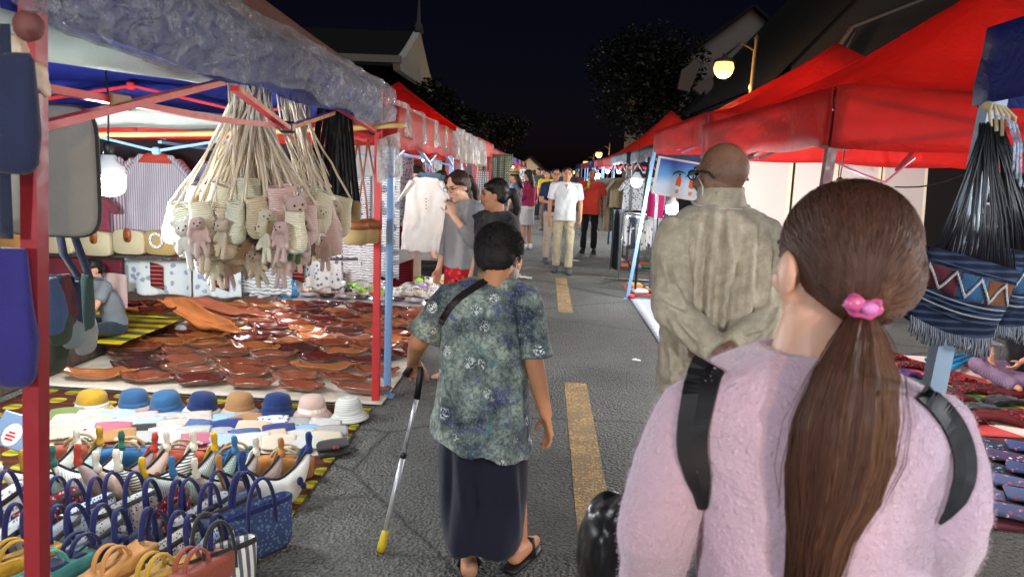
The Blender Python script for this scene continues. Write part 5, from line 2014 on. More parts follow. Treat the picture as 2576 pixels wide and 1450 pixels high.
# ---- clothes under the navy tents
CR = 'printed trousers on the clothes rack'
RY = 11.2
t = thing('clothes_rack', 'metal clothes rack full of printed trousers beside the road', 'clothes rack', P(1572, 690, RY))
mb = MB()
mb.tube([P(1568, 536, RY), P(1760, 552, RY)], .016, 8)
mb.build('rail', paint(S(180, 184, 186), .3, .8), t)
for px, a, b in ((1570, 536, 695), (1755, 550, 700)):
    mb = MB()
    mb.tube([P(px, a, RY), V((P(px, a, RY).x - .02, RY, .01))], .014, 8)
    mb.build('post', paint(S(150, 156, 154), .3, .6), t)
mb = MB()
mb.tube([V((P(1570, 536, RY).x - .25, RY - .0, .02)), V((P(1755, 550, RY).x, RY, .02))], .014, 8)
mb.build('foot_bar', paint(S(150, 156, 154), .3, .6), t)
for k in range(12):
    mt = [batik(S(206, 208, 208), S(60, 62, 76), 12, .3), batik(S(60, 62, 76), S(196, 196, 196), 14, .25), rings(S(206, 208, 208), S(36, 40, 66), 8), batik(S(214, 214, 206), S(90, 110, 90), 14)][k % 4]
    px = 1580 + 14.5 * k
    panel('printed_trousers', '%s printed trousers, %s from the road on the rack' % (('white', 'dark', 'round motif', 'green flecked')[k % 4], ORD[k]), 'trousers', P(px - 9, 540 + (px - 1570) * .08, RY + .06 * (k % 3)), P(px + 9, 541 + (px - 1570) * .08, RY + .1 + .06 * (k % 3)), .46 + .05 * (k % 2), mt, 2, .03, CR, nu=10, nv=8)
mb = MB()
mb.tube([P(1632, 395, 9.9), P(1612, 560, 9.9), V((P(1604, 735, 9.9).x - .04, 9.9, 0))], .016, 8)
tag(mb.build('black_pole', paint(S(36, 36, 38), .4)), 'thin black pole standing just left of the pale blue post', 'pole')
CB = 'printed blouses below the navy tents'
for k, (px, py, y, kk_, mt, lb) in enumerate(((1604, 447, 12.6, 1, batik(S(220, 222, 222), S(60, 62, 70), 26), 'white dotted blouse behind the bright bulb on the right'), (1650, 447, 12.8, 1, batik(S(220, 222, 222), S(90, 100, 120), 20), 'white printed blouse right of the bright bulb'),
                                        (1516, 448, 15.2, 2, batik(S(170, 180, 174), S(60, 70, 70), 10, .3), 'grey green printed dress, left of two beside the man in red'), (1540, 448, 15.2, 2, batik(S(180, 186, 180), S(80, 84, 84), 12, .3), 'pale printed dress, right of two beside the man in red'),
                                        (1568, 448, 14.8, 1, fabric(S(196, 176, 140)), 'plain sand coloured blouse under the navy tents'), (1490, 452, 18.6, 2, batik(S(200, 206, 206), S(80, 90, 110), 12), 'pale printed dress behind the man in red'))):
    garment(lb, P(px, py, y + (.9 if y < 13 else 0)), kk_, mt, R.uniform(-.2, .2), None, .95, CB)
for px, y, c_, nm in ((1508, 15.1, S(206, 204, 196), 'white'), (1526, 15.0, S(196, 176, 150), 'beige'), (1545, 15.0, S(96, 110, 80), 'olive'), (1560, 15.1, S(110, 116, 140), 'slate blue')):
    panel('long_trousers', '%s trousers hanging below the printed dresses on the right' % nm, 'trousers', P(px - 8, 518, y), P(px + 8, 519, y), .5, fabric(c_), 2, .03, 'plain trousers below the printed dresses', nu=10, nv=8)
panel('magenta_cloth', 'bright magenta cloth hanging below the painting of monks', 'cloth', P(1630, 482, 10.6), P(1672, 486, 10.6), .36, fabric(S(176, 34, 100)), 3, .015)
panel('grey_cloth', 'dark grey cloth hanging right of the magenta one', 'cloth', P(1674, 486, 10.7), P(1706, 490, 10.7), .36, fabric(S(84, 86, 92)), 3, .015)
panel('black_coat', 'long black coat hanging at the road end of the clothes rack', 'coat', P(1543, 528, 11.5), P(1572, 526, 11.5), .93, fabric(S(26, 28, 38)), 3, .05, nu=16)
panel('dark_backdrop', 'dark cloth backdrop behind the clothes of the navy tents', 'backdrop', (1.9, 17.3, 1.75), (4.6, 17.3, 1.75), 1.6, fabric(S(60, 60, 66)), 9, .03)

# ---- wares on the ground along the right side
def sachets(cat, name, lb, group, x0, x1, y0, y1, nx, ny, cols, sx, sy, h=.03):
    k = 0
    for j in range(ny):
        for i in range(nx):
            nm, c_ = R.choice(cols)
            mb = MB()
            p = V((x0 + (x1 - x0) * (i + .5) / nx + R.uniform(-.01, .01), y0 + (y1 - y0) * (j + .5) / ny + R.uniform(-.01, .01), .022 + h / 2))
            mb.box(p, (sx * R.uniform(.8, 1.05), sy * R.uniform(.8, 1.05), h), Matrix.Rotation(R.uniform(-.25, .25), 3, 'Z'), h * .3)
            tag(mb.build(name, fabric(c_)), lb % (nm, ORD[i], ORD[j]), cat, group)


COLS = [('white', S(206, 206, 204)), ('grey', S(140, 140, 146)), ('orange', S(200, 110, 60)), ('blue', S(90, 110, 160)), ('red', S(150, 50, 56)), ('green', S(60, 110, 80)), ('yellow', S(206, 180, 60))]
rug('ground_sheet', 'small sheet of packets lying below the clothes rack', 1.28, 3.4, 12.4, 14.4, fabric(S(60, 50, 60)))
sachets('packet', 'cloth_packet', '%s packet, %s from the road in the %s row below the rack', 'packets on the sheet below the rack', 1.32, 2.6, 12.5, 14.2, 6, 5, COLS, .2, .26, .06)
rug('ground_sheet', 'red edged sheet of folded cloths beyond the pale blue post', 1.2, 3.4, 9.75, 10.7, fabric(S(160, 50, 56)))
sachets('folded cloth', 'folded_cloth', '%s folded cloth, %s from the road in the %s row beyond the blue post', 'folded cloths on the red edged sheet', 1.24, 2.4, 9.8, 10.6, 5, 3, COLS, .2, .2, .05)
g = N('grid_sheet', rough=.5)
ga = g.ramp(g.wave(1.6, 'X'), [(.86, 0.0), (.93, 1.0)])
gb = g.ramp(g.wave(2.6, 'Y'), [(.86, 0.0), (.93, 1.0)])
g.set('col', g.mix(g.m('MAXIMUM', ga, gb), g.mix(g.noise(9, 3), S(90, 100, 116), S(140, 146, 154)), S(176, 178, 178)))
rug('grid_sheet', 'pale sheet of small framed cards on the ground at the foot of the blue post', 1.18, 3.3, 6.2, 9.5, g.mat)
mb = MB()
mb.ell((1.2, 9.5, .03), (.05, .05, .03))
tag(mb.build('sheet_weight', plain(S(170, 30, 40), .5)), 'small red weight at the corner of the pale sheet', 'weight')
rug('striped_mat', 'red, white and green striped mat under the cyan tubes', 1.55, 4.4, 4.75, 7.0, None or (lambda g: (g.set('col', g.ramp(g.m('FRACT', g.m('MULTIPLY', g.m('ADD', g.sep(i=0), g.m('MULTIPLY', g.sep(i=1), .5)), .75)), [(0, S(178, 60, 56)), (.22, S(214, 196, 184)), (.42, S(196, 84, 76)), (.6, S(40, 96, 50)), (.76, S(200, 160, 50)), (.84, S(206, 90, 80))], True)), g.bump(g.wave(40, 'X'), .4, .004), g.mat)[-1])(N('mat_stripes', rough=.8)))
rug('embroidered_rug', 'dark red edged rug under the embroidered blue pouches at the right', 1.95, 4.4, 3.38, 4.7, stripes(S(110, 44, 40), S(44, 40, 60), 20, 'Y'))
CY_ = plastic(S(40, 140, 190), .3)
for k, (a, b) in enumerate((((2330, 903), (2440, 892)), ((2352, 928), (2450, 890)), ((2372, 934), (2462, 896)))):
    mb = MB()
    mb.tube([G(*a, .06), G(*b, .06)], .022, 12)
    tag(mb.build('cyan_tube', CY_), ('cyan plastic tube farthest back on the striped mat', 'middle cyan plastic tube on the striped mat', 'nearest cyan plastic tube on the striped mat')[k], 'tube', 'cyan plastic tubes')
t = thing('storage_box', 'clear plastic storage box beside the seated woman on the right', 'box', G(2480, 920))
mb = MB()
c = G(2482, 915)
mb.box(c + V((0, .1, .09)), (.24, .2, .17), None, .02)
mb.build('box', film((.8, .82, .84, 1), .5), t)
mb = MB()
mb.box(c + V((0, .1, .185)), (.26, .22, .018), None, .006)
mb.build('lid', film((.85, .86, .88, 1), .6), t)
DT = [('black', fabric(S(28, 26, 30))), ('dark red', stripes(S(110, 24, 26), S(30, 22, 26), 30, 'X')), ('purple', stripes(S(90, 50, 120), S(50, 30, 80), 34, 'X')), ('wine', batik(S(70, 20, 30), S(180, 50, 40), 30)), ('rust', batik(S(60, 24, 28), S(150, 60, 50), 40))]
k = 0
for px, py, ci, rz_, w_, d_ in ((2265, 950, 2, .3, .3, .2), (2340, 985, 0, -.4, .34, .16), (2400, 965, 3, .5, .26, .2), (2455, 990, 4, -.2, .3, .2), (2450, 1040, 0, .25, .4, .13), (2525, 1020, 0, .2, .3, .14), (2390, 1010, 1, .1, .3, .2), (2500, 1062, 1, -.3, .34, .2), (2560, 1060, 3, .3, .3, .2), (2300, 1000, 2, -.1, .3, .2), (2560, 1000, 1, .1, .3, .2), (2420, 1065, 4, .4, .26, .18), (2240, 905, 3, .2, .24, .2), (2300, 930, 4, -.5, .26, .16)):
    c = G(px, py)
    nm, mt = DT[ci]
    t = thing('tasselled_shawl', '%s folded tasselled shawl on the right hand rugs, %s from the back' % (nm, ORD[k]), 'shawl', c, rz_, 'folded dark shawls at the right')
    WM.pop(t)
    mb = MB()
    mb.sheet(lambda u, v: (w_ * (u - .5), d_ * (v - .5), .03 + .025 * math.sin(PI * u) + .02 * nz((u * 5, v * 5, px), 1)), 12, 10, .03)
    mb.build('cloth', mt, t)
    mb = MB()
    for i in range(14):
        y_ = d_ * (i / 13 - .5)
        mb.tube([(w_ * .49, y_, .035), (w_ * .56, y_ + R.uniform(-.01, .01), .025), (w_ * .66, y_ + R.uniform(-.02, .02), .012)], .005, 5)
    mb.build('tassels', mt, t)
    k += 1
EP = []


def embroid(c1, c2, c3):
    g = N('embroidery', rough=.85)
    v = g.vor(34)
    cc = g.vor(34, out='Color')
    f = g.m('MULTIPLY', g.ramp(v, [(.30, 1.0), (.36, 0.0)]), g.ramp(g.noise(13, 2), [(.47, 0.0), (.52, 1.0)]))
    g.set('col', g.mix(f, g.mix(g.noise(7, 2), c1, dark(c1, .6)), g.mix(g.ramp(g.sep(cc, 0), [(.4, 0.0), (.5, 1.0)]), c2, c3)))
    g.bump(g.noise(60, 3), .4, .005)
    return g.mat


EM = [('blue', embroid(S(48, 66, 110), S(214, 208, 206), S(200, 120, 140))), ('navy', embroid(S(26, 30, 60), S(206, 200, 206), S(90, 160, 160))), ('slate', embroid(S(74, 90, 130), S(220, 190, 170), S(180, 60, 60))), ('purple', embroid(S(60, 44, 84), S(206, 120, 150), S(206, 200, 190)))]
for j in range(6):
    for i in range(5):
        nm, mt = R.choice(EM)
        p = V((2.12 + .235 * i, 3.52 + .19 * j, .02))
        t = thing('embroidered_pouch', '%s embroidered pouch, %s from the road in the %s row of the right hand rug' % (nm, ORD[i], ORD[j]), 'pouch', p, -.5 + R.uniform(-.12, .12), 'embroidered pouches on the right hand rug')
        WM.pop(t)
        mb = MB()
        mb.sheet(lambda u, v: (-.10 + .2 * u, -.075 + .15 * v, .02 + .014 * math.sin(PI * u) * math.sin(PI * v) + .01 * v), 9, 8, .014)
        mb.build('body', mt, t)
        mb = MB()
        mb.tube([(-.1, .074, .034), (0, .078, .04), (.1, .074, .034)], .004, 6)
        mb.build('zip', plain(S(24, 24, 36)), t)

# ---- woven shoulder bags hanging on the near right-hand post
def hill_bag(label, cx, cy, y, w_, h_, hang, tilt, seed, n_=46):
    c = P(cx, cy, y)
    t = thing('woven_bag', label, 'shoulder bag', c, group='woven bags on the near right post')
    Mr = Matrix.Rotation(tilt, 3, 'Y')
    L = lambda x, yy, z: c + Mr @ V((x, yy, z))

    def surf(off):
        def fn(u, v):
            x = w_ * (u - .5) * (1 - .10 * (1 - v) ** 2)
            z = h_ * (v - .5) - .02 * math.sin(PI * u) * (1 - v)
            b = .035 * math.sin(PI * min(1, max(0, u))) ** .6 * (.35 + .65 * math.sin(PI * min(1, .12 + v * .8)))
            return L(x, -b - off + .006 * nz((u * 5, v * 4, seed), 1.3), z)
        return fn
    mb = MB()
    mb.sheet(surf(0), 26, 18, .006)
    mb.sheet(lambda u, v: (lambda q: c + V((q.x - c.x, .03 - (q.y - c.y) * .5, q.z - c.z)))(surf(0)(u, v)), 26, 18, .006)
    mb.build('body', stripes(S(20, 24, 44), S(50, 66, 92), 16, 'Z', .7), t)

    def band(nm, f, mt, nu=40, nv=3, off=.006, th=.003):
        m_ = MB()
        s_ = surf(off)
        m_.sheet(lambda u, v: s_(*f(u, v)), nu, nv, th)
        m_.build(nm, mt, t)
    tri = lambda u, k: abs(((u * k) % 1) * 2 - 1)
    for k, cc in enumerate((S(84, 26, 40), S(44, 84, 120), S(110, 66, 36))):
        band('woven_patch', lambda u, v, k=k: (.04 + .92 * (k + u) / 3, .50 + .30 * v), fabric(cc), 12, 4, .004)
    band('zigzag_trim', lambda u, v: (.03 + .94 * u, .50 + .25 * tri(u, 3.5) + .055 * v), stripes(S(190, 190, 190), S(70, 70, 80), 90, 'X', .6), 84, 2, .008)
    for k, (z, cc) in enumerate(((.44, S(150, 160, 170)), (.38, S(60, 90, 120)), (.32, S(170, 170, 170)), (.25, S(40, 60, 90)), (.84, S(60, 80, 110)))):
        band('stripe_trim', lambda u, v, z=z: (.03 + .94 * u, z + .016 * v), fabric(cc), 30, 1, .007)
    mb = MB()
    s_ = surf(.004)
    for i in range(52):
        u = (i + .5) / 52
        p = s_(u, .06)
        mb.tube([p, p + V((R.uniform(-.004, .004), -.006, -.02)), p + V((R.uniform(-.008, .008), -.002, -.042 - .012 * math.sin(u * 9)))], .0026, 5)
    mb.build('fringe', stripes(S(60, 64, 80), S(150, 152, 160), 60, 'X'), t)
    mb = MB()
    for i in range(n_):
        u = .05 + .9 * i / (n_ - 1)
        p = s_(u, .98)
        h_p = V(hang) + V((R.uniform(-.012, .012), R.uniform(-.01, .01), R.uniform(-.005, .02)))
        side = V((R.uniform(-.01, .01), -.004, 0))
        mb.tube([p + V((0, .01, 0)), p.lerp(h_p, .35) + side, p.lerp(h_p, .7) + side * .6, h_p], R.uniform(.0018, .0034), 5)
    q_ = N('black_cord', rough=.45, spec=.4)
    q_.set('col', (.010, .010, .014, 1))
    mb.build('cord_strap', q_.mat, t)
    return t


hp = P(2492, 300, 2.10)
hill_bag('navy woven bag with zigzag patches and a fringe, hanging on the near right post', 2418, 740, 1.98, .25, .20, P(2475, 325, 2.03), .22, 1)
hill_bag('dark woven bag behind the zigzag one, cut by the right edge of the photo', 2535, 720, 2.10, .18, .21, P(2500, 315, 2.08), .1, 5, 40)
t = thing('tie_cord', 'knotted cream cords tying the bags to the near right post', 'cord', P(2490, 270, 2.06))
mb = MB()
k0 = P(2484, 268, 2.06)
for k in range(5):
    a = P(2488 + 16 * k, 280 + 4 * k, 2.05)
    mb.tube([k0, k0.lerp(a, .5) + V((0, -.01, .012)), a, P(2492 + 14 * k, 318 + 12 * (k % 3), 2.05)], .005, 6)
mb.ell(k0, (.016, .016, .014))
mb.build('cord', fabric(S(196, 176, 140)), t)
t = thing('plastic_ribbon', 'shiny bluish plastic ribbons hanging from the near right post', 'ribbon', P(2545, 300, 2.04))
for k in range(3):
    mb = MB()
    pts = [P(2500 + 10 * k, 290, 2.04), P(2535 + 10 * k, 300 + 6 * k, 2.03), P(2552 + 8 * k, 360, 2.03), P(2548 + 9 * k, 430 + 20 * k, 2.03)]
    ribbon(mb, pts, .007, .001)
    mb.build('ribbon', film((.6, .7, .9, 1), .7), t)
for k, (a, b, c_) in enumerate((((2090, 402), (2226, 458), (2300, 396)),)):
    mb = MB()
    mb.tube([P(a[0], a[1], 3.62), P((a[0] + b[0]) / 2, (a[1] + b[1]) / 2 + 4, 3.62), P(b[0], b[1], 3.62), P(c_[0], c_[1], 3.62)], .006, 6)
    tag(mb.build('pink_ribbon', plastic(S(206, 110, 130), .3)), 'pink plastic ribbon strung below the edge of the large red tent', 'ribbon')
mb = MB()
mb.tube([P(2250 + 30 * i, 470 - 6 * i + 14 * math.sin(i * .5), 3.7) for i in range(8)], .004, 6)
tag(mb.build('power_cable', plain(S(24, 24, 26))), 'thin black cable sagging below the large red tent', 'cable')
# ================================================================== PEOPLE
from mathutils.bvhtree import BVHTree

SKIN_A, SKIN_B, SKIN_D = skin(S(198, 146, 116)), skin(S(176, 124, 94)), skin(S(122, 82, 62))
HAIR_K = hairm(S(14, 12, 12), S(30, 26, 24))
HAIR_B = hairm(S(28, 18, 16), S(70, 46, 36))
HAIR_G = hairm(S(120, 116, 112), S(60, 56, 54))


def head(mb, c, f, up, s=1.0):
    f = V(f).normalized()
    up = (V(up) - f * V(up).dot(f)).normalized()
    r = f.cross(up)
    M = Matrix((r, f, up)).transposed()
    at = lambda x, y, z: c + M @ (V((x, y, z)) * s)
    mb.ell(at(0, -.012, .022), (.074 * s, .094 * s, .092 * s), M, 20, 14)
    mb.ell(at(0, .022, -.045), (.060 * s, .068 * s, .078 * s), M, 18, 12)
    mb.ell(at(0, .062, -.097), (.024 * s, .022 * s, .018 * s), M)
    mb.cap(at(0, .088, .008), at(0, .106, -.030), .008 * s, .0125 * s, 8)
    mb.ell(at(-.011, .097, -.034), (.008 * s,) * 3, M, 8, 6)
    mb.ell(at(.011, .097, -.034), (.008 * s,) * 3, M, 8, 6)
    mb.ell(at(0, .086, -.066), (.022 * s, .009 * s, .010 * s), M)
    mb.ell(at(0, .080, .028), (.052 * s, .012 * s, .014 * s), M)
    for q in (-1, 1):
        mb.ell(at(q * .036, .066, -.028), (.026 * s, .022 * s, .022 * s), M)
        mb.ell(at(q * .075, -.008, -.012), (.010 * s, .020 * s, .033 * s), M)
    return M, at


def face(t, at, M, s=1.0, brow=None, lip=S(150, 82, 74), glasses=False):
    DK = plain(S(22, 18, 18), .3)
    for q in (-1, 1):
        mb = MB()
        mb.ell(at(q * .031, .0835, .008), (.0135 * s, .0045 * s, .0055 * s), M, 10, 7)
        mb.build('eye', DK, t)
        mb = MB()
        mb.tube([at(q * .014, .091, .026), at(q * .032, .090, .031), at(q * .048, .079, .027)], .0034 * s, 6)
        mb.build('eyebrow', brow or HAIR_K, t)
    mb = MB()
    mb.ell(at(0, .0925, -.064), (.021 * s, .005 * s, .0045 * s), M, 10, 6)
    mb.build('mouth', plain(lip, .45), t)
    if glasses:
        mb = MB()
        for q in (-1, 1):
            mb.tube([at(q * .034 + .025 * math.cos(a), .104 - .1 * abs(q * .034 + .025 * math.cos(a)) ** 1.5, .004 + .019 * math.sin(a)) for a in [2 * PI * i / 16 for i in range(17)]], .0022 * s, 6)
            mb.tube([at(q * .058, .096, .012), at(q * .078, .03, .012), at(q * .079, -.02, .002)], .0022 * s, 6)
        mb.tube([at(-.01, .106, .01), at(.01, .106, .01)], .002 * s, 6)
        mb.build('glasses', plain(S(60, 44, 36), .3), t)


def hand(mb, wr, d, th, nrm, s=1.0, curl=.5, spread=.012, fr=.0085):
    """palm + four unequal bent fingers + thumb; d = pointing direction, th = thumb side, nrm = the way the palm faces"""
    wr, d, th, nrm = V(wr), V(d).normalized(), V(th), V(nrm)
    th = (th - d * th.dot(d)).normalized()
    nrm = (nrm - d * nrm.dot(d) - th * nrm.dot(th)).normalized()
    k = wr + d * .085 * s
    for q in (-.5, -.17, .17, .5):
        mb.cap(wr + th * q * .030 * s, k + th * q * .058 * s, .016 * s, .0135 * s, 8)
    for q, L in ((.5, .072), (.17, .082), (-.17, .076), (-.5, .058)):
        p = k + th * q * .060 * s
        ang = 0
        rr = fr * s
        for seg in (.45, .32, .23):
            ang += curl * (.75 if seg > .4 else 1.0)
            dd = d * math.cos(ang) + nrm * math.sin(ang) + th * q * .10
            e = p + dd.normalized() * L * seg * s
            mb.cap(p, e, rr, rr * .93, 8)
            p, rr = e, rr * .93
    p = wr + d * .028 * s + th * .022 * s
    for L, a in ((.040, .75), (.030, .5), (.022, .25)):
        dd = (d * (1 - a * .45) + th * a + nrm * (.25 + .45 * curl)).normalized()
        e = p + dd * L * s
        mb.cap(p, e, .0115 * s, .0095 * s, 8)
        p = e


def foot(mb, an, fd, s=1.0, r=.036):
    an, fd = V(an), V(fd)
    fd = V((fd.x, fd.y, 0)).normalized()
    mb.cap(V((an.x, an.y, .038)) - fd * .045 * s, V((an.x, an.y, .034)) + fd * .10 * s, r * s, .030 * s, 10)
    mb.cap(V((an.x, an.y, .030)) + fd * .08 * s, V((an.x, an.y, .022)) + fd * .165 * s, .034 * s, .020 * s, 10)


def shoe(mb, an, fd, s=1.0):
    an, fd = V(an), V(fd)
    fd = V((fd.x, fd.y, 0)).normalized()
    sd = V((fd.y, -fd.x, 0))
    up = V((0, 0, 1))
    b = V((an.x, an.y, 0))
    rg = []
    for x, wv, h in ((-.085, .022, .03), (-.07, .037, .055), (-.02, .040, .062), (.04, .044, .05), (.11, .050, .036), (.165, .044, .026), (.19, .022, .018)):
        rg.append(ring(b + fd * x * s + up * h * s, sd, up, wv * s, h * s, 14, 3))
    mb.loft(rg)


def limb(mb, p, q, r0, r1, n=16, flat=1.0, ref=(0, 1, 0), end=0.0, k=4):      # open-ended sleeve or trouser leg (flat ends)
    p, q = V(p), V(q)
    a, b = frame(q - p, ref)
    mb.loft([ring(p.lerp(q, i / k), a, b, r0 + (r1 - r0) * i / k, (r0 + (r1 - r0) * i / k) * flat, n) for i in range(k + 1)])


def wrinkle(amp=.006, f=18, seed=0.0):
    def fn(p, n):
        return amp * (nz((p.x * 1.0, p.y * 1.0, p.z * .35), f, seed) + .55 * nz((p.x, p.y, p.z), f * 1.1, seed + 9)) + amp * .5 * math.sin(p.z * 60 + 6 * nz(p, 7, seed)) * max(0, nz(p, 5, seed + 4))
    return fn


def person(label, x, y, th, h=1.68, shirt=None, sleeve='short', trousers=None, leg='long', shoes=None, hair='short', hairm_=None, sk=None, head_yaw=0.0, head_pitch=0.0, J=None, female=False, hem=.93,
           wide=1.0, group='people in the street', glasses=False, vox=.010, name='person', feat=True, z0=0.0, lean=0.0, skirt=None, curl=.5, belly=0.0, collar=False):
    k = h / 1.70
    rz = Matrix.Rotation(th, 3, 'Z')
    W_ = lambda v: V((x, y, z0)) + rz @ (V(v) * k)
    Dr = lambda v: rz @ V(v)
    sw = (.165 if female else .190) * wide
    j = dict(hd=(0, .03 + lean, 1.585), nk=(0, lean, 1.45), ch=(0, lean * .7, 1.27), wa=(0, lean * .3, 1.06), pe=(0, 0, .94),
             ls=(-sw, lean, 1.395), rs=(sw, lean, 1.395), le=(-sw - .055, -.02 + lean * .6, 1.11), re=(sw + .055, -.02 + lean * .6, 1.11), lw=(-sw - .06, .06 + lean * .3, .87), rw=(sw + .06, .06 + lean * .3, .87),
             lh=(-.09, 0, .90), rh=(.09, 0, .90), lk=(-.10, .02, .49), rk=(.10, .02, .49), la=(-.105, 0, .085), ra=(.105, 0, .085), lf=(-.15, 1, 0), rf=(.15, 1, 0), ld=None, rd=None)
    j.update(J or {})
    t = thing(name, label, 'person', (x, y, z0), 0, group)
    sk = sk or SKIN_A
    g = {a: (W_(b) if b is not None and a not in ('lf', 'rf', 'ld', 'rd') else b) for a, b in j.items()}
    mb = MB()
    fw = Matrix.Rotation(head_yaw, 3, 'Z') @ Dr((0, math.cos(head_pitch), math.sin(head_pitch)))
    hs = .98 * k if h > 1.4 else 1.08 * k
    M, at = head(mb, g['hd'], fw, (0, 0, 1), hs)
    mb.cap(g['nk'] - V((0, 0, .04 * k)), g['hd'] + V((0, 0, -.05 * k)) - fw * .02, .054 * k, .050 * k, 12)
    ax, ay = Dr((1, 0, 0)), Dr((0, 1, 0))
    mb.loft([ring(g[a], ax, ay, rx * k * wide, ry * k, 20, 2.5) for a, rx, ry in (('pe', .155, .10), ('wa', .13, .09), ('ch', .155, .105))] + [ring(g['nk'] - V((0, 0, .05 * k)), ax, ay, .13 * k * wide, .07 * k, 20, 2.3), ring(g['nk'], ax, ay, .06 * k, .055 * k, 20)])
    for a in 'lr':
        mb.cap(g[a + 's'], g[a + 'e'], .047 * k, .038 * k)
        mb.cap(g[a + 'e'], g[a + 'w'], .038 * k, .026 * k)
        d = j[a + 'd']
        d = Dr(d) if d else (g[a + 'w'] - g[a + 'e'])
        inn = Dr((1 if a == 'l' else -1, 0, 0))
        hand(mb, g[a + 'w'], d, Dr((0, 1, 0)) if not j.get(a + 't') else Dr(j[a + 't']), inn, .95 * k, curl)
        mb.cap(g[a + 'h'], g[a + 'k'], .076 * k, .052 * k)
        mb.cap(g[a + 'k'], g[a + 'a'], .050 * k, .034 * k)
        foot(mb, g[a + 'a'] * 1.0 if z0 == 0 else g[a + 'a'], Dr(j[a + 'f']), k) if shoes is None and z0 == 0 else None
    fused('body', mb, sk, t, vox, 2)
    if shirt:
        mb = MB()
        he = g['pe'] + (g['pe'] - g['wa']) * ((.94 - hem) / .12)
        b_ = belly
        mb.loft([ring(p + ay * o_ * k, ax, ay, rx * k * wide, ry * k, 26, 2.6) for p, rx, ry, o_ in ((he, .178, .125 + b_, b_), (he.lerp(g['wa'], .6), .172, .125 + b_, b_), (g['wa'], .165, .120 + b_ * .9, b_ * .9), (g['ch'], .185, .125 + b_ * .3, b_ * .3), (g['nk'] - V((0, 0, .07 * k)), .17, .092, 0), (g['nk'] - V((0, 0, .015 * k)), .085, .074, 0), (g['nk'] + V((0, 0, .012 * k)), .066, .066, 0))])
        for a in 'lr':
            s_, e_, w2 = g[a + 's'], g[a + 'e'], g[a + 'w']
            if sleeve == 'short':
                limb(mb, s_ + (s_ - e_) * .08, s_.lerp(e_, .72), .066 * k, .068 * k)
            elif sleeve == 'cap':
                limb(mb, s_ + (s_ - e_) * .08, s_.lerp(e_, .42), .060 * k, .056 * k)
            elif sleeve in ('long', 'three'):
                mb.cap(s_, e_, .062 * k, .054 * k)
                limb(mb, e_, e_.lerp(w2, .97 if sleeve == 'long' else .6), .053 * k, .042 * k)
            mb.cap(s_, s_.lerp(g['nk'], .5), .062 * k, .05 * k)
        fused('shirt', mb, shirt, t, vox, 3, wrinkle(.010 * k, 13, x * 7))
    if trousers:
        mb = MB()
        mb.loft([ring(p, ax, ay, rx * k * wide, ry * k, 24, 2.6) for p, rx, ry in ((g['lh'].lerp(g['rh'], .5) - V((0, 0, .05 * k)), .168, .118), (g['pe'], .168, .116), (g['pe'].lerp(g['wa'], .6), .15, .105))])
        for a in 'lr':
            if leg == 'long':
                mb.cap(g[a + 'h'], g[a + 'k'], .092 * k, .070 * k)
                limb(mb, g[a + 'k'], g[a + 'a'] - (g[a + 'a'] - g[a + 'k']).normalized() * .02, .068 * k, .062 * k)
            elif leg == 'shorts':
                limb(mb, g[a + 'h'], g[a + 'h'].lerp(g[a + 'k'], .92), .098 * k, .098 * k)
        fused('trousers' if leg == 'long' else 'shorts', mb, trousers, t, vox, 3, wrinkle(.011 * k, 15, y * 3))
    if skirt:
        mb = MB()
        lo = V((g['pe'].x, g['pe'].y, z0 + .12 * k))
        mb.loft([ring(g['wa'].lerp(lo, i / 6), ax, ay, (.15 + .05 * i / 6) * k, (.11 + .07 * i / 6) * k, 24) for i in range(7)])
        fused('skirt', mb, skirt, t, vox, 3, wrinkle(.008 * k, 14, y))
    if shoes:
        for a in 'lr':
            mb = MB()
            shoe(mb, g[a + 'a'], Dr(j[a + 'f']), k)
            mb.build('shoe', shoes, t)
    if collar:
        mb = MB()
        c0 = g['nk'] + V((0, 0, -.005 * k))
        fd = ay
        mb.loft([ring(c0 + V((0, 0, z * k)) + fd * o_ * k, ax, (ay + V((0, 0, -.35))).normalized(), rr * k, rr * k, 24) for z, rr, o_ in ((-.03, .098, .0), (.0, .082, 0), (.022, .072, -.004), (.018, .066, -.004), (-.02, .07, 0))], False)
        mb.build('collar', shirt, t)
        mb = MB()
        v0 = g['nk'] + ay * .085 * k
        mb.add([v0 + ax * -.03 * k + V((0, 0, -.01 * k)), v0 + ax * .03 * k + V((0, 0, -.01 * k)), v0 + V((0, 0, -.09 * k)) + ay * .045 * k], [(0, 1, 2)], False)
        mb.build('neck_opening', sk, t)
    HM = hairm_ or HAIR_K
    mb = MB()
    s = hs
    if hair in ('short', 'long', 'tail', 'bob'):
        mb.ell(at(0, -.022, .036), (.081 * s, .094 * s, .086 * s), M, 22, 14)
        mb.ell(at(0, -.045, -.005), (.078 * s, .068 * s, .075 * s), M, 18, 12)
        if hair != 'short':
            for q in (-1, 1):
                mb.ell(at(q * .055, .03, .062), (.034 * s, .045 * s, .034 * s), M)
                mb.cap(at(q * .066, -.0, .03), at(q * .072, -.02, -.03), .018 * s, .014 * s, 8)
        if hair == 'tail':
            mb.cap(at(0, -.11, .02), at(0, -.14, .01), .022 * s, .028 * s, 10)
            mb.cap(at(0, -.14, .01), at(0, -.165, -.10), .030 * s, .034 * s, 10)
            mb.cap(at(0, -.165, -.10), at(0, -.14, -.22), .034 * s, .014 * s, 10)
        if hair in ('long', 'bob'):
            L = -.26 if hair == 'long' else -.1
            mb.loft([ring(at(0, -.055 - .01 * i, -.01 + (L) * i / 5), M @ V((1, 0, 0)), M @ V((0, 1, 0)), (.086 + .012 * math.sin(i)) * s * (1 if i < 5 else .7), (.055 if i < 4 else .035) * s, 18) for i in range(6)])
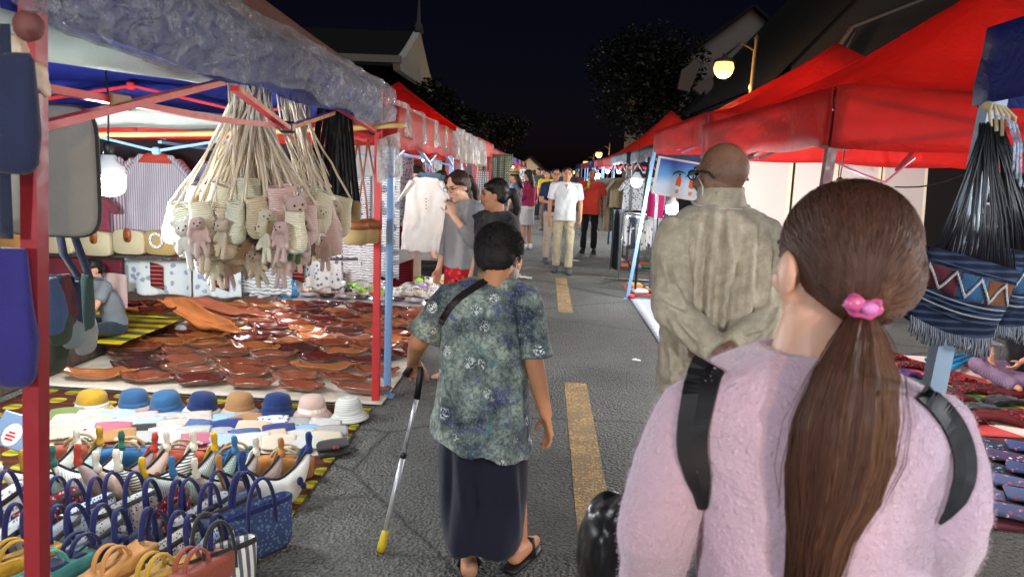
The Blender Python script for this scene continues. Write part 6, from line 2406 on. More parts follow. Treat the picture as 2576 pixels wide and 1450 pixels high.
        fused('hair', mb, HM, t, .009 * max(.9, k), 2, lambda p, n: .004 * nz(p, 40))
    elif hair == 'shaved':
        mb.ell(at(0, -.020, .030), (.0765 * s, .0935 * s, .0865 * s), M, 22, 14)
        mb.build('hair', HM, t)
    if feat:
        face(t, at, M, s, None, glasses=glasses)
    return t, g, at, M, Dr, k


def bvh(o, t):
    M = WM[t]
    return BVHTree.FromPolygons([M @ v.co for v in o.data.vertices], [tuple(p.vertices) for p in o.data.polygons])


def drape(mb, tree, path, wpx, off=.006, th=.004, sub=7, fall=None):        # a flat band laid on the surface it is worn over
    pts = [V((a, b, 0)) for a, b in path]
    n = (len(pts) - 1) * sub
    rows = []
    last = None
    for i in range(n + 1):
        f = i / sub
        q = min(int(f), len(pts) - 2)
        u_ = f - q
        p0, p1, p2, p3 = pts[max(q - 1, 0)], pts[q], pts[q + 1], pts[min(q + 2, len(pts) - 1)]
        p = .5 * ((2 * p1) + (p2 - p0) * u_ + (2 * p0 - 5 * p1 + 4 * p2 - p3) * u_ ** 2 + (3 * p1 - p0 - 3 * p2 + p3) * u_ ** 3)
        d = (pts[q + 1] - pts[q]).normalized()
        nn = V((-d.y, d.x, 0))
        ww = wpx[q] + (wpx[q + 1] - wpx[q]) * u_ if isinstance(wpx, (list, tuple)) else wpx
        row = []
        for s in (-.5, 0, .5):
            a = p + nn * ww * s
            r = ray(a.x, a.y)
            hit = tree.ray_cast(O, r.normalized(), 12)
            if hit[0] is not None and (last is None or abs((hit[0] - O).length - last) < .12):
                L = (hit[0] - O).length
                last = L
            elif last is not None:
                L = last
            else:
                L = fall or 1.0
            row.append(O + r.normalized() * (L - off))
        rows.append(row)

    def fn(u, v):
        i = round(v * n)
        jx = round(u * 2)
        return rows[i][jx]
    mb.sheet(fn, 2, n, th, smooth=False)


# ------------------------------------------------------------------ old woman with a walking stick
def old_woman():
    D0 = 2.78
    t = thing('person', 'old woman in a patterned blouse and long dark skirt, leaning on a walking stick', 'person', (-.12, 2.78, 0), group='people in the street')
    pw = lambda px, d=D0: px * d / F
    # body
    mb = MB()
    hc = P(1258, 642, 2.98)
    M, at = head(mb, hc, V((.35, .93, -.30)), (0, .2, 1), .99)
    nk = P(1240, 712, 2.92)
    mb.cap(nk - V((0, .05, .05)), hc + V((0, -.03, -.05)), .062, .058, 12)
    ch, pe = P(1215, 820, 2.82), P(1215, 1090, 2.78)
    ax, ay = V((1, 0, 0)), V((0, 1, 0))
    mb.loft([ring(pe, ax, ay, .15, .11, 20), ring(ch, ax, ay, .145, .10, 20), ring(nk - V((0, .03, .04)), ax, ay, .12, .07, 20), ring(nk, ax, ay, .062, .06, 20)])
    ls, le, lw = P(1130, 752, 2.86), P(1053, 858, 2.84), P(1040, 902, 2.98)
    rs, re, rw = P(1322, 752, 2.84), P(1340, 905, 2.78), P(1372, 1040, 2.80)
    mb.cap(ls, le, .050, .042)
    mb.cap(le, lw, .042, .029)
    mb.cap(rs, re, .050, .043)
    mb.cap(re, rw, .043, .027)
    hand(mb, lw, P(1046, 940, 3.06) - lw, (1, 0, 0), V((-.2, .1, -1)), .92, .95)
    hand(mb, rw, P(1384, 1110, 2.82) - rw, V((-.3, .9, 0)), V((-1, 0, .1)), .95, .30)
    lf, rf = G(1180, 1425, .05), G(1303, 1392, .05)
    for a, fd in ((lf, (-.15, 1, 0)), (rf, (.5, 1, 0))):
        mb.cap(V((a.x * .6 - .05, 2.80, .45)), V((a.x, a.y + .05, .09)), .05, .036)
        b = V((a.x, a.y, .085))
        fd = V(fd).normalized()
        mb.cap(V((a.x, a.y, .056)) - fd * .03, V((a.x, a.y, .052)) + fd * .1, .036, .032, 10)
        mb.cap(V((a.x, a.y, .05)) + fd * .08, V((a.x, a.y, .042)) + fd * .155, .035, .022, 10)
    body = fused('body', mb, skin(S(190, 134, 100)), t, .0065, 2)
    # blouse
    mb = MB()
    sec = [(700, 1190, 1302, 2.93, .062), (716, 1150, 1312, 2.90, .085), (748, 1115, 1322, 2.86, .112), (820, 1106, 1324, 2.83, .135), (920, 1098, 1332, 2.80, .15), (1020, 1085, 1342, 2.79, .165), (1090, 1074, 1350, 2.79, .178)]
    rg = []
    for y, a, b, d, ry in sec:
        c = P((a + b) / 2, y, d)
        tilt = .00 if y < 1000 else (y - 1000) / 90 * -.12
        rg.append(ring(c, V((1, 0, tilt)), ay, (b - a) / 2 * d / F, ry, 40, 2.3))
    c = P(1212, 1112, 2.79)
    rg.append(ring(c, V((1, 0, -.17)), V((0, 1, 0.0)), 140 * 2.79 / F, .182, 40, 2.3))
    mb.loft(rg)
    mb.cap(ls, ls.lerp(nk, .5), .060, .06)
    mb.cap(rs, rs.lerp(nk, .5), .060, .06)
    sl = []
    for s_, e_, q_ in ((ls, le, P(1068, 850, 2.84)), (rs, re, P(1341, 902, 2.78))):
        m_ = MB()
        m_.cap(s_, s_.lerp(q_, .3), .066, .068, 18)
        limb(m_, s_.lerp(q_, .2), q_, .067, .080, 22)
        sl.append(m_)

    CO = creases([(1186, 860, 1222, 1115, 10, .018), (1245, 930, 1292, 1130, 10, .014), (1130, 800, 1108, 1080, 9, .014), (1290, 800, 1318, 1080, 9, .012), (1215, 760, 1200, 880, 8, .007), (1160, 900, 1150, 1080, 8, .010)])

    def fold(p, n):
        q = p - WM[t].to_translation()
        dn = max(0, min(1, (1.22 - p.z) / .55))
        f1 = .022 * dn * math.sin(q.x * 34 + 2.5 * nz((p.x, p.y, p.z * .4), 5))
        return f1 * .5 + CO(p) + .008 * nz((p.x, p.y, p.z * .5), 11) + .004 * nz(p, 30)
    qn = N('patterned_blouse', rough=.8, spec=.2, sheen=.1)
    a = qn.noise(7, 4)
    b = qn.noise(75, 4, dist=.6)
    base = qn.mix(qn.ramp(a, [(.38, 0.0), (.62, 1.0)]), S(40, 50, 66), S(164, 176, 160))
    base = qn.mix(qn.m('MULTIPLY', qn.ramp(b, [(.42, 1.0), (.55, 0.0)]), .6), base, S(44, 58, 68))
    base = qn.mix(qn.ramp(qn.noise(9, 3, qn.map(v=None, rot=(1, 2, 3)), 1.5), [(.58, 0.0), (.66, .75)]), base, S(70, 66, 124))
    base = qn.mix(qn.ramp(qn.noise(13, 3, qn.map(rot=(2, 1, 3)), 1.0), [(.60, 0.0), (.68, .6)]), base, S(60, 124, 128))
    v = qn.vor(10.5, rnd=.9)
    pet = qn.noise(48, 2, dist=2.8)
    fl = qn.m('MULTIPLY', qn.ramp(v, [(.20, 1.0), (.30, 0.0)]), qn.ramp(pet, [(.50, 0.0), (.55, 1.0)]))
    base = qn.mix(qn.ramp(v, [(.20, .6), (.5, 0.0)]), base, S(34, 42, 58))
    base = qn.mix(qn.ramp(qn.noise(130, 2, dist=1.0), [(.54, 0.0), (.62, .22)]), base, S(190, 200, 184))
    qn.set('col', qn.mix(fl, base, S(226, 230, 224)))
    qn.bump(qn.m('ADD', qn.noise(20, 4), qn.m('MULTIPLY', b, .3)), .5, .008)
    bl = fused('blouse', mb, qn.mat, t, .009, 2, fold)
    for m_ in sl:
        fused('sleeve', m_, qn.mat, t, .009, 2, lambda p, n: .007 * nz((p.x, p.y, p.z * .6), 14) + .003 * nz(p, 34))
    tr = bvh(bl, t)
    mb = MB()
    drape(mb, tr, [(1228, 702), (1190, 724), (1150, 752), (1122, 785), (1108, 815)], [15, 15, 16, 16, 14], fall=2.8)
    mb.build('bag_strap', plain(S(38, 28, 26), .55), t)
    mb = MB()                                     # collar
    c = P(1246, 694, 2.94)
    mb.loft([ring(c + V((0, 0.0 + .02 * z, z)), V((1, 0, .05)), V((0, 1, .25)), rr, rr * .95, 24) for z, rr in ((-.03, .085), (0.0, .078), (.022, .072))])
    mb.build('collar', plain(S(140, 120, 92), .7), t)
    # skirt
    mb = MB()
    rg = []
    for y, a_, b_, d, ry in ((1060, 1110, 1330, 2.79, .145), (1130, 1098, 1338, 2.79, .165), (1230, 1096, 1338, 2.79, .17), (1300, 1098, 1332, 2.77, .18), (1348, 1104, 1322, 2.76, .185)):
        c = P((a_ + b_) / 2, y, d)
        rg.append(ring(c, ax, ay, (b_ - a_) / 2 * d / F, ry, 40, 2.4))
    mb.loft(rg)
    CK = creases([(1150, 1100, 1180, 1345, 14, .016), (1215, 1130, 1222, 1340, 12, .008), (1290, 1150, 1300, 1340, 12, .014), (1118, 1100, 1112, 1330, 9, .009)])
    fused('skirt', mb, fabric(S(32, 32, 50), 500, .75), t, .012, 3, lambda p, n: CK(p) + .011 * math.sin((p.x + .12) * 34 + 2 * nz((p.x, p.y, p.z * .3), 3)) * min(1, max(.25, (.75 - p.z) * 1.6)) + .005 * nz((p.x, p.y, p.z * .3), 12))
    # hair
    OH = plain(S(17, 15, 16), .75)
    mb = MB()
    mb.ell(at(0, -.020, .034), (.094, .104, .096), M, 26, 16)
    mb.ell(at(0, -.055, -.012), (.088, .066, .072), M, 20, 12)
    fused('hair', mb, OH, t, .007, 1, lambda p, n: .004 * nz(p, 45) + .003 * nz(p, 95))
    mb = MB()
    rr = random.Random(3)
    for i in range(2600):
        d = V((rr.gauss(0, 1), rr.gauss(0, 1), rr.gauss(.3, 1))).normalized()
        if d.y > .75:
            continue
        p = at(d.x * .093, -.02 + d.y * .103, .032 + d.z * .094)
        nn = (p - at(0, -.02, .02)).normalized()
        tg = nn.cross(V((rr.gauss(0, 1), rr.gauss(0, 1), rr.gauss(0, 1)))).normalized()
        mb.tube([p - nn * .006, p + nn * .006 + tg * .008, p + nn * rr.uniform(.006, .013) + tg * .02], [.0011, .0009, .0003], 3)
    mb.build('hair_curls', OH, t)
    mb = MB()                                     # mask and its ear loop
    mb.ell(at(0, .070, -.062), (.060, .045, .048), M)
    mb.tube([at(.058, .05, -.03), at(.076, .012, -.02), at(.083, -.012, -.008), at(.076, .0, -.05), at(.056, .05, -.085)], .0022, 6)
    mb.build('face_mask', plain(S(214, 216, 218), .8), t)
    for a_, fd in ((lf, (-.15, 1, 0)), (rf, (.5, 1, 0))):
        fd = V(fd).normalized()
        sd = V((fd.y, -fd.x, 0))
        b0 = V((a_.x, a_.y, 0))
        mb = MB()
        mb.loft([ring(b0 + fd * x + V((0, 0, .012)), sd, V((0, 0, 1)), wv, .011, 16, 3) for x, wv in ((-.085, .022), (-.07, .038), (0, .038), (.09, .044), (.15, .038), (.17, .018))])
        mb.tube([b0 + fd * .06 + sd * .042 + V((0, 0, .02)), b0 + fd * .08 + sd * .02 + V((0, 0, .088)), b0 + fd * .08 - sd * .02 + V((0, 0, .088)), b0 + fd * .06 - sd * .042 + V((0, 0, .02))], .012, 8, flat=.4)
        mb.build('sandal', plain(S(26, 24, 26), .5), t)
    mb = MB()
    c = rw.lerp(P(1384, 1110, 2.82), .42)
    mb.tube([c + V((.012 * math.cos(a), .010 * math.sin(a), .004 * math.sin(a))) for a in [2 * PI * i / 14 for i in range(15)]], .0022, 6)
    mb.build('finger_ring', paint(S(220, 170, 60), .25, 1.0), t)
    # the walking stick
    w_ = thing('walking_stick', 'silver walking stick with a black handle and yellow rubber tip in the old woman\'s hand', 'walking stick', G(957, 1385))
    tip = G(957, 1385, .004)
    top = P(1052, 985, 2.97)
    d = (top - tip).normalized()
    mb = MB()
    mb.tube([tip + d * .06, tip.lerp(top, .6)], .0115, 12)
    mb.tube([tip.lerp(top, .58), top], .0095, 12)
    mb.build('shaft', paint(S(206, 208, 212), .3, .55), w_)
    mb = MB()
    mb.lathe([(.017, 0), (.019, .03), (.016, .055), (.0145, .085), (.012, .088)], 16)
    me = mb.mesh('tip')
    me.transform(Matrix.Translation(tip) @ V((0, 0, 1)).rotation_difference(d).to_matrix().to_4x4())
    me.transform(WM[w_].inverted())
    link('rubber_tip', me, plastic(S(206, 186, 40), .5), w_)
    mb = MB()
    c = tip.lerp(top, .6)
    mb.tube([c - d * .012, c + d * .012], .0145, 12)
    mb.build('collar', plastic(S(24, 24, 26)), w_)
    mb = MB()
    mb.tube([top - d * .03, P(1056, 950, 2.98), P(1060, 925, 3.0), P(1050, 912, 3.02), P(1034, 920, 3.02), P(1018, 945, 3.0)], [.014, .015, .015, .015, .016, .015], 12)
    mb.build('handle', plastic(S(22, 23, 24), .45), w_)


old_woman()


# ------------------------------------------------------------------ man in the khaki jacket
def jacket_man():
    D0 = 2.62
    bx = P(1805, 900, D0).x
    t = thing('person', 'bald man with glasses in a creased khaki jacket, hands clasped behind his back', 'person', (bx, D0, 0), group='people in the street')
    OFJ = V((0, 0, 0))
    ax, ay = V((1, 0, 0)), V((0, 1, 0))
    mb = MB()
    hc = P(1812, 443, 2.66)
    M, at = head(mb, hc, V((-.56, .83, -.04)), (0, 0, 1), 1.02)
    nk = P(1812, 520, 2.64)
    mb.cap(nk - V((0, .02, .05)), hc + V((0, -.02, -.05)), .064, .066, 12)
    ls, le, lw = P(1698, 590, 2.60), P(1686, 778, 2.46), P(1802, 882, 2.34)
    rs, re, rw = P(1922, 590, 2.64), P(1968, 800, 2.46), P(1838, 872, 2.36)
    mb.loft([ring(P(1808, y, 2.62), ax, ay, rx, ry, 20, 2.4) for y, rx, ry in ((1010, .15, .11), (800, .14, .10), (620, .16, .105), (550, .13, .075), (525, .062, .06))])
    for s_, e_, w2 in ((ls, le, lw), (rs, re, rw)):
        mb.cap(s_, e_, .048, .042)
        mb.cap(e_, w2, .042, .030)
    hand(mb, lw, V((.8, -.1, -.45)), V((0, -.2, 1)), V((0, 1, 0)), 1.0, .55)
    hand(mb, rw, V((-.8, .12, -.45)), V((0, -.2, 1)), V((0, 1, 0)), 1.0, .55)
    for q in (-1, 1):
        h_, k_, a_ = V((bx + q * .09, D0, .88)), V((bx + q * .10, D0 + .01, .48)), V((bx + q * .105, D0, .085))
        mb.cap(h_, k_, .08, .056)
        mb.cap(k_, a_, .05, .036)
    bd = fused('body', mb, skin(S(128, 94, 76)), t, .0075, 2)
    trb = bvh(bd, t)
    rr = random.Random(2)
    mb = MB()
    for i in range(3800):
        dl = V((rr.gauss(0, 1), rr.gauss(0, 1), rr.gauss(0, 1))).normalized()
        if dl.y > .55 or dl.z < -.42 or (dl.z > .5 and rr.random() < .65):
            continue
        dw = (M @ dl).normalized()
        h = trb.ray_cast(at(0, -.012, .02) + dw * .3, -dw, .4)
        if h[0] is None:
            continue
        tg = (dw + V((rr.gauss(0, .5), rr.gauss(0, .5), -.6))).normalized()
        mb.tube([h[0] - dw * .001, h[0] + tg * rr.uniform(.0025, .0045)], [.00055, .0003], 3)
    mb.build('hair_stubble', plain(S(58, 52, 50), .8), t)
    mb = MB()
    sec = [(512, 1755, 1872, 2.65, .075), (530, 1716, 1908, 2.63, .10), (556, 1690, 1935, 2.62, .118), (620, 1680, 1945, 2.61, .138), (720, 1678, 1945, 2.60, .15), (850, 1668, 1945, 2.60, .155), (930, 1655, 1945, 2.61, .16), (985, 1652, 1945, 2.62, .155)]
    mb.loft([ring(P((a + b) / 2, y, d), ax, ay, (b - a) / 2 * d / F, ry, 40, 2.4) for y, a, b, d, ry in sec])
    for s_, e_, w2, n_ in ((ls, le, lw, 0), (rs, re, rw, 1)):
        mb.cap(s_, s_.lerp(nk, .45), .062, .06)

    def fold(p, n):
        q = nz((p.x, p.y, p.z * .28), 9)
        r = 1 - abs(nz((p.x * 1.1, p.y, p.z * .35), 7, 3)) * 2.4
        low = min(1, max(0, (1.42 - p.z) / .3))
        return .016 * q * (.3 + low) + .014 * max(0, r) * low + 1.9 * CJ(p + OFJ) + .010 * nz((p.x, p.y, p.z * .6), 16, 5) * low + .004 * nz(p, 34, 2)
    CJ = creases([(1716, 590, 1706, 760, 7, .010), (1760, 560, 1748, 800, 8, .010), (1800, 540, 1772, 900, 10, .014), (1852, 600, 1806, 880, 9, .013), (1900, 570, 1880, 800, 9, .012), (1935, 600, 1915, 860, 8, .012), (1690, 820, 1700, 960, 8, .010), (1735, 800, 1775, 930, 8, .010), (1880, 800, 1850, 930, 8, .010), (1830, 545, 1845, 720, 6, .007), (1690, 950, 1740, 930, 6, .008)])
    CS = creases([(1665, 640, 1690, 740, 7, .010), (1690, 700, 1720, 760, 6, .010), (1660, 760, 1720, 790, 7, .012), (1700, 800, 1750, 850, 7, .010), (1680, 800, 1740, 880, 6, .008), (1930, 840, 1960, 780, 7, .012), (1880, 850, 1930, 830, 6, .010), (1950, 640, 1940, 760, 8, .010)])
    qn = N('worn_jacket', rough=.7, spec=.25, sheen=.15)
    a = qn.noise(6, 6, rough=.65)
    b = qn.noise(30, 5, rough=.7)
    c = qn.mix(qn.ramp(a, [(.35, 0.0), (.68, 1.0)]), S(160, 147, 126), S(202, 190, 166))
    c = qn.mix(qn.m('MULTIPLY', qn.ramp(b, [(.42, 1.0), (.56, 0.0)]), .28), c, S(120, 102, 80))
    c = qn.mix(qn.ramp(qn.vor(18, qn.map(v=None), feature='SMOOTH_F1'), [(.05, .25), (.3, 0.0)]), c, S(196, 184, 160))
    qn.set('col', c)
    qn.bump(qn.m('ADD', qn.m('MULTIPLY', a, .8), qn.m('MULTIPLY', b, .5)), .6, .012)
    JM = qn.mat
    jk = fused('jacket', mb, JM, t, .009, 2, fold)
    for s_, e_, w2 in ((ls, le, lw), (rs, re, rw)):
        m_ = MB()
        m_.cap(s_, s_.lerp(e_, .5), .070, .074, 18)
        m_.cap(s_.lerp(e_, .5), e_, .074, .066, 18)
        limb(m_, e_, e_.lerp(w2, .9), .066, .056, 18)
        fused('sleeve', m_, JM, t, .008, 2, lambda p, n: .008 * nz((p.x, p.y, p.z * .8), 13, 3) + 1.3 * CS(p) + .003 * nz(p, 34))
    mb = MB()                                     # cuffs
    for e_, w2 in ((le, lw), (re, rw)):
        limb(mb, e_.lerp(w2, .80), e_.lerp(w2, 1.0), .056, .052, 18)
    fused('cuff', mb, JM, t, .008, 2)
    mb = MB()                                     # standing collar
    c0 = P(1813, 505, 2.64)
    mb.loft([ring(c0 + V((0, .0 + z * .2, z)), V((1, 0, .03)), ay, rr, rr * .95, 28) for z, rr in ((-.035, .092), (-.01, .086), (.03, .080), (.046, .079), (.05, .074), (.0, .07))], False)
    me = mb.mesh('collar', WM[t].inverted())
    for v in me.vertices:
        v.co += v.normal * (.006 * nz(v.co, 26))
    link('collar', me, JM, t)
    tr = bvh(jk, t)
    mb = MB()
    mb.tube([c0 + V((.093 * math.cos(a), .088 * math.sin(a), -.012 + .012 * math.sin(a))) for a in [2 * PI * i / 30 for i in range(31)]], .011, 8, flat=.25, ref=(0, 0, 1))
    mb.build('lanyard', stripes(S(206, 204, 202), S(196, 150, 150), 5, 'X', .85), t)
    mb = MB()
    for px, py in ((1832, 882), (1837, 906)):
        r = ray(px, py).normalized()
        h = tr.ray_cast(O, r, 10)
        c = (h[0] if h[0] else P(px, py, 2.36)) - r * .012
        mb.ell(c, (.012, .006, .012))
    mb.build('cuff_button', plain(S(60, 48, 38), .35), t)
    face(t, at, M, 1.02)
    GM = plain(S(24, 34, 36), .3)
    mb = MB()
    for q in (-1, 1):
        mb.tube([at(q * .033 + .022 * math.cos(a), .104 - 1.6 * abs(q * .033 + .022 * math.cos(a)) ** 2, .004 + .017 * math.sin(a)) for a in [2 * PI * i / 18 for i in range(19)]], .0030, 6)
        mb.tube([at(q * .056, .097, .012), at(q * .080, .03, .014), at(q * .086, -.025, .010), at(q * .084, -.05, -.012)], .0042, 6)
    mb.tube([at(-.008, .108, .008), at(.008, .108, .008)], .003, 6)
    mb.build('glasses', GM, t)
    mb = MB()
    mb.tube([at(-.084, .02, -.01), at(-.087, -.004, -.04), at(-.082, .0, -.075), at(-.07, .04, -.1)], .0022, 6)
    mb.build('mask_loop', plain(S(210, 210, 210), .7), t)
    mb = MB()
    mb.loft([ring(V((bx, D0, z)), ax, ay, rx, ry, 26, 2.5) for z, rx, ry in ((.80, .17, .13), (.90, .18, .14), (1.0, .17, .13))])
    for q in (-1, 1):
        mb.cap(V((bx + q * .09, D0, .86)), V((bx + q * .10, D0 + .01, .48)), .095, .078)
        limb(mb, V((bx + q * .10, D0 + .01, .48)), V((bx + q * .105, D0, .06)), .076, .07)
    fused('trousers', mb, fabric(S(24, 30, 62)), t, .013, 3, wrinkle(.008, 14))
    for q in (-1, 1):
        mb = MB()
        shoe(mb, V((bx + q * .105, D0, .08)), (q * .15, 1, 0))
        mb.build('shoe', plain(S(30, 28, 28), .4), t)


jacket_man()


# ------------------------------------------------------------------ woman in pink, closest to the camera
def pink_woman():
    D0 = 1.02
    bx = P(2050, 1300, D0).x
    t = thing('person', 'woman in a fuzzy pink sweater with a long brown ponytail, close to the camera', 'person', (bx, D0, 0), group='people in the street')
    ax, ay = V((1, 0, 0)), V((0, 1, 0))
    mb = MB()
    hc = P(2106, 664, 1.07)
    fwd = V((-.20, .97, -.08))
    M, at = head(mb, hc, fwd, (.02, 0, 1), 1.02)
    nk = P(2040, 905, 1.03)
    mb.cap(nk - V((0, 0, .06)), hc + V((-.012, .0, -.05)), .050, .050, 14)
    mb.cap(nk + V((.0, -.0, -.01)), nk + V((0, 0, .05)), .060, .050, 14)
    mb.ell(at(-.086, -.016, -.016), (.010, .022, .034), M)
    mb.ell(at(-.083, -.010, -.042), (.008, .011, .014), M)
    ls, le, lw = P(1730, 1038, 1.02), P(1648, 1330, 1.00), P(1620, 1640, 1.12)
    rs, re, rw = P(2356, 1075, 1.02), P(2378, 1310, .98), P(2290, 1560, 1.12)
    mb.loft([ring(P(2040, y, d), ax, ay, rx, ry, 20, 2.4) for y, rx, ry, d in ((1700, .14, .10, 1.02), (1300, .135, .095, 1.02), (1050, .15, .09, 1.02), (960, .11, .065, 1.02), (915, .06, .055, 1.02))])
    for s_, e_, w2, q in ((ls, le, lw, -1), (rs, re, rw, 1)):
        mb.cap(s_, e_, .042, .036)
        mb.cap(e_, w2, .036, .026)
        hand(mb, w2, (w2 - e_).normalized() + V((-q * .2, .6, 0)), (-q * .3, .3, 1), (-q, 0, 0), .92, .7)
        h_, k_, a_ = V((bx + q * .09, D0, .82)), V((bx + q * .09, D0 + .02, .45)), V((bx + q * .095, D0, .085))
        mb.cap(h_, k_, .08, .056)
        mb.cap(k_, a_, .05, .034)
    fused('body', mb, skin(S(204, 158, 136)), t, .007, 2)
    # sweater
    mb = MB()
    sec = [(868, 1905, 2110, 1.03, .062), (895, 1858, 2150, 1.03, .074), (930, 1790, 2240, 1.03, .088), (975, 1728, 2335, 1.03, .098), (1040, 1690, 2385, 1.03, .112), (1150, 1692, 2388, 1.03, .118), (1260, 1712, 2372, 1.03, .118), (1380, 1735, 2352, 1.03, .118), (1560, 1740, 2340, 1.03, .125), (1760, 1720, 2360, 1.03, .13)]
    mb.loft([ring(P((a + b) / 2, y, d), V((1, 0, -.045)), ay, (b - a) / 2 * d / F, ry, 44, 2.3) for y, a, b, d, ry in sec])
    for s_, e_, w2 in ((ls, le, lw), (rs, re, rw)):
        mb.cap(s_, s_.lerp(nk, .4), .047, .048, 16)

    def fold(p, n):
        r = max(0, 1 - abs(nz((p.x * .7, p.y, p.z), 6, 3)) * 3.2)
        return .006 * nz((p.x, p.y, p.z * .6), 9) - .004 * r + .0022 * nz(p, 40)
    qn = N('fuzzy_sweater', rough=.95, spec=.1, sheen=.6)
    v = qn.vor(80, rnd=.9)
    tuft = qn.ramp(v, [(.12, 1.0), (.34, 0.0)])
    a = qn.noise(5, 4)
    wv = qn.noise(220, 2)
    c = qn.mix(a, S(182, 154, 172), S(206, 180, 196))
    c = qn.mix(qn.m('MULTIPLY', qn.noise(120, 3), .35), c, S(150, 112, 128))
    qn.set('col', qn.mix(qn.m('MULTIPLY', tuft, .22), c, S(226, 196, 206)))
    qn.bump(qn.m('ADD', qn.m('ADD', qn.m('MULTIPLY', tuft, .3), qn.m('MULTIPLY', qn.noise(110, 4), .9)), qn.m('MULTIPLY', wv, .15)), .85, .005)
    SW = qn.mat
    sw = fused('sweater', mb, SW, t, .0075, 3, fold)
    slv = []
    for s_, e_, w2 in ((ls, le, lw), (rs, re, rw)):
        m_ = MB()
        m_.cap(s_, s_.lerp(e_, .5), .052, .060, 18)
        m_.cap(s_.lerp(e_, .5), e_, .060, .057, 18)
        m_.cap(e_, e_.lerp(w2, .5), .057, .053, 18)
        limb(m_, e_.lerp(w2, .45), e_.lerp(w2, .97), .053, .040, 18)
        slv.append(fused('sleeve', m_, SW, t, .0075, 3, fold))
    # little fibres standing off the knit
    rr = random.Random(5)
    mb = MB()
    vs = [v for o_ in [sw] + slv for v in o_.data.vertices if v.co.z > .9 and v.normal.y < .5]
    off = WM[t].to_translation()
    for i in range(38000):
        vtx = vs[rr.randrange(len(vs))]
        p = vtx.co + off + V((rr.uniform(-.004, .004), rr.uniform(-.004, .004), rr.uniform(-.004, .004)))
        n = (vtx.normal + V((rr.gauss(0, .7), rr.gauss(0, .7), rr.gauss(0, .7)))).normalized()
        a_ = n.cross(V((rr.gauss(0, 1), rr.gauss(0, 1), rr.gauss(0, 1)))).normalized() * .0005
        q_ = p + n * rr.uniform(.0015, .0042)
        mb.add([p - a_, p + a_, q_], [(0, 1, 2)], True)
    o = mb.build('knit_fuzz', SW, t)
    allv, allf = [], []
    for o_ in [sw] + slv:
        n0 = len(allv)
        allv += [WM[t] @ v.co for v in o_.data.vertices]
        allf += [tuple(i + n0 for i in p.vertices) for p in o_.data.polygons]
    tr = BVHTree.FromPolygons(allv, allf)
    SM = N('black_webbing', rough=.5, spec=.35)
    SM.set('col', (.008, .008, .011, 1))
    SM.bump(SM.wave(260, 'Z'), .25, .002)
    for path, wd in (([(1784, 914), (1772, 936), (1756, 1000), (1742, 1080), (1742, 1140), (1756, 1200), (1764, 1240), (1768, 1280)], [84, 86, 84, 80, 76, 62, 40, 18]),
                     ([(2318, 985), (2358, 1018), (2400, 1072), (2424, 1136), (2426, 1196), (2410, 1248), (2386, 1288), (2362, 1316)], [42, 48, 54, 56, 56, 48, 28, 8])):
        mb = MB()
        drape(mb, tr, path, wd, .006, .004, 7, .95)
        mb.build('bag_strap', SM.mat, t)
    # hair: a smooth cap combed to the tie, then the tail
    HM = hairm(S(44, 27, 21), S(86, 54, 40), 90.0)
    HL = hairm(S(70, 45, 33), S(112, 76, 50), 90.0)  # dyed lighter brown; massed on the right to paint the golden rim light
    mb = MB()
    mb.ell(at(0, -.022, .028), (.086, .103, .091), M, 30, 18)
    mb.ell(at(.004, -.060, -.008), (.079, .062, .074), M, 24, 14)
    cap_ = fused('hair', mb, HM, t, .007, 3)
    tie = P(2166, 772, .955)
    trh = bvh(cap_, t)
    rr = random.Random(9)
    mb, mb2 = MB(), MB()
    cen = at(0, -.02, .02)
    for i in range(1800):
        th_ = rr.uniform(-2.9, 2.9)
        el = rr.uniform(-.25, 1.45)
        dl = V((math.sin(th_) * math.cos(el), -math.cos(th_) * math.cos(el), math.sin(el)))
        d0 = (M @ dl).normalized()
        d1 = (tie - cen).normalized()
        pts = []
        for s in range(9):
            f = s / 8
            d = d0.lerp(d1, f).normalized()
            h = trh.ray_cast(cen + d * .4, -d, .5)
            if h[0] is None:
                break
            pts.append(h[0] + d * (.0012 + .0016 * rr.random()) * (1 - .3 * f))
        if len(pts) == 9:
            L = [.0003] + [.0009] * 7 + [.0007]
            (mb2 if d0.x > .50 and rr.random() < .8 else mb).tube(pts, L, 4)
    mb.build('hair_strands', HM, t)
    mb2.build('hair_dyed_lit_strands', HL, t)
    mb, mb2 = MB(), MB()
    core = [(2166, 790, 30, .955), (2160, 860, 66, .935), (2148, 950, 102, .91), (2126, 1060, 124, .895), (2112, 1170, 128, .892), (2094, 1270, 108, .893), (2062, 1370, 76, .898), (2048, 1450, 66, .905), (2036, 1500, 34, .91)]
    mbc = MB()
    mbc.loft([ring(P(x, y, d), ax, ay, wv * .82 * d / F, .020 if wv > 40 else .014, 18) for x, y, wv, d in core])
    fused('ponytail', mbc, HM, t, .006, 2)
    for i in range(1700):
        u = rr.uniform(-1, 1)
        if i > 1620:
            u *= 1.25
        b = rr.uniform(-1, 1)
        ph = rr.uniform(0, 6)
        end = rr.randint(6, 9)
        pts = []
        for s, (x, y, wv, d) in enumerate(core[:end]):
            uu = u * (1 + .10 * math.sin(s * .9 + ph))
            yy = math.sqrt(max(0, 1 - min(1, abs(uu)) ** 2)) + .18 * nz((uu * 4, s * .25, b), 1)
            pts.append(P(x + wv * uu + 4 * math.sin(s * 1.3 + ph), y, d - (.021 if wv > 40 else .013) * yy * (.85 + .2 * b)))
        sm = []
        for s in range(len(pts) - 1):
            sm += [pts[s], pts[s].lerp(pts[s + 1], .5)]
        sm.append(pts[-1])
        (mb2 if (u > .55 and rr.random() < .75) or rr.random() < .07 else mb).tube(sm, [.0010 if i < 1620 else .0005] * (len(sm) - 2) + [.0006, .0002], 3)
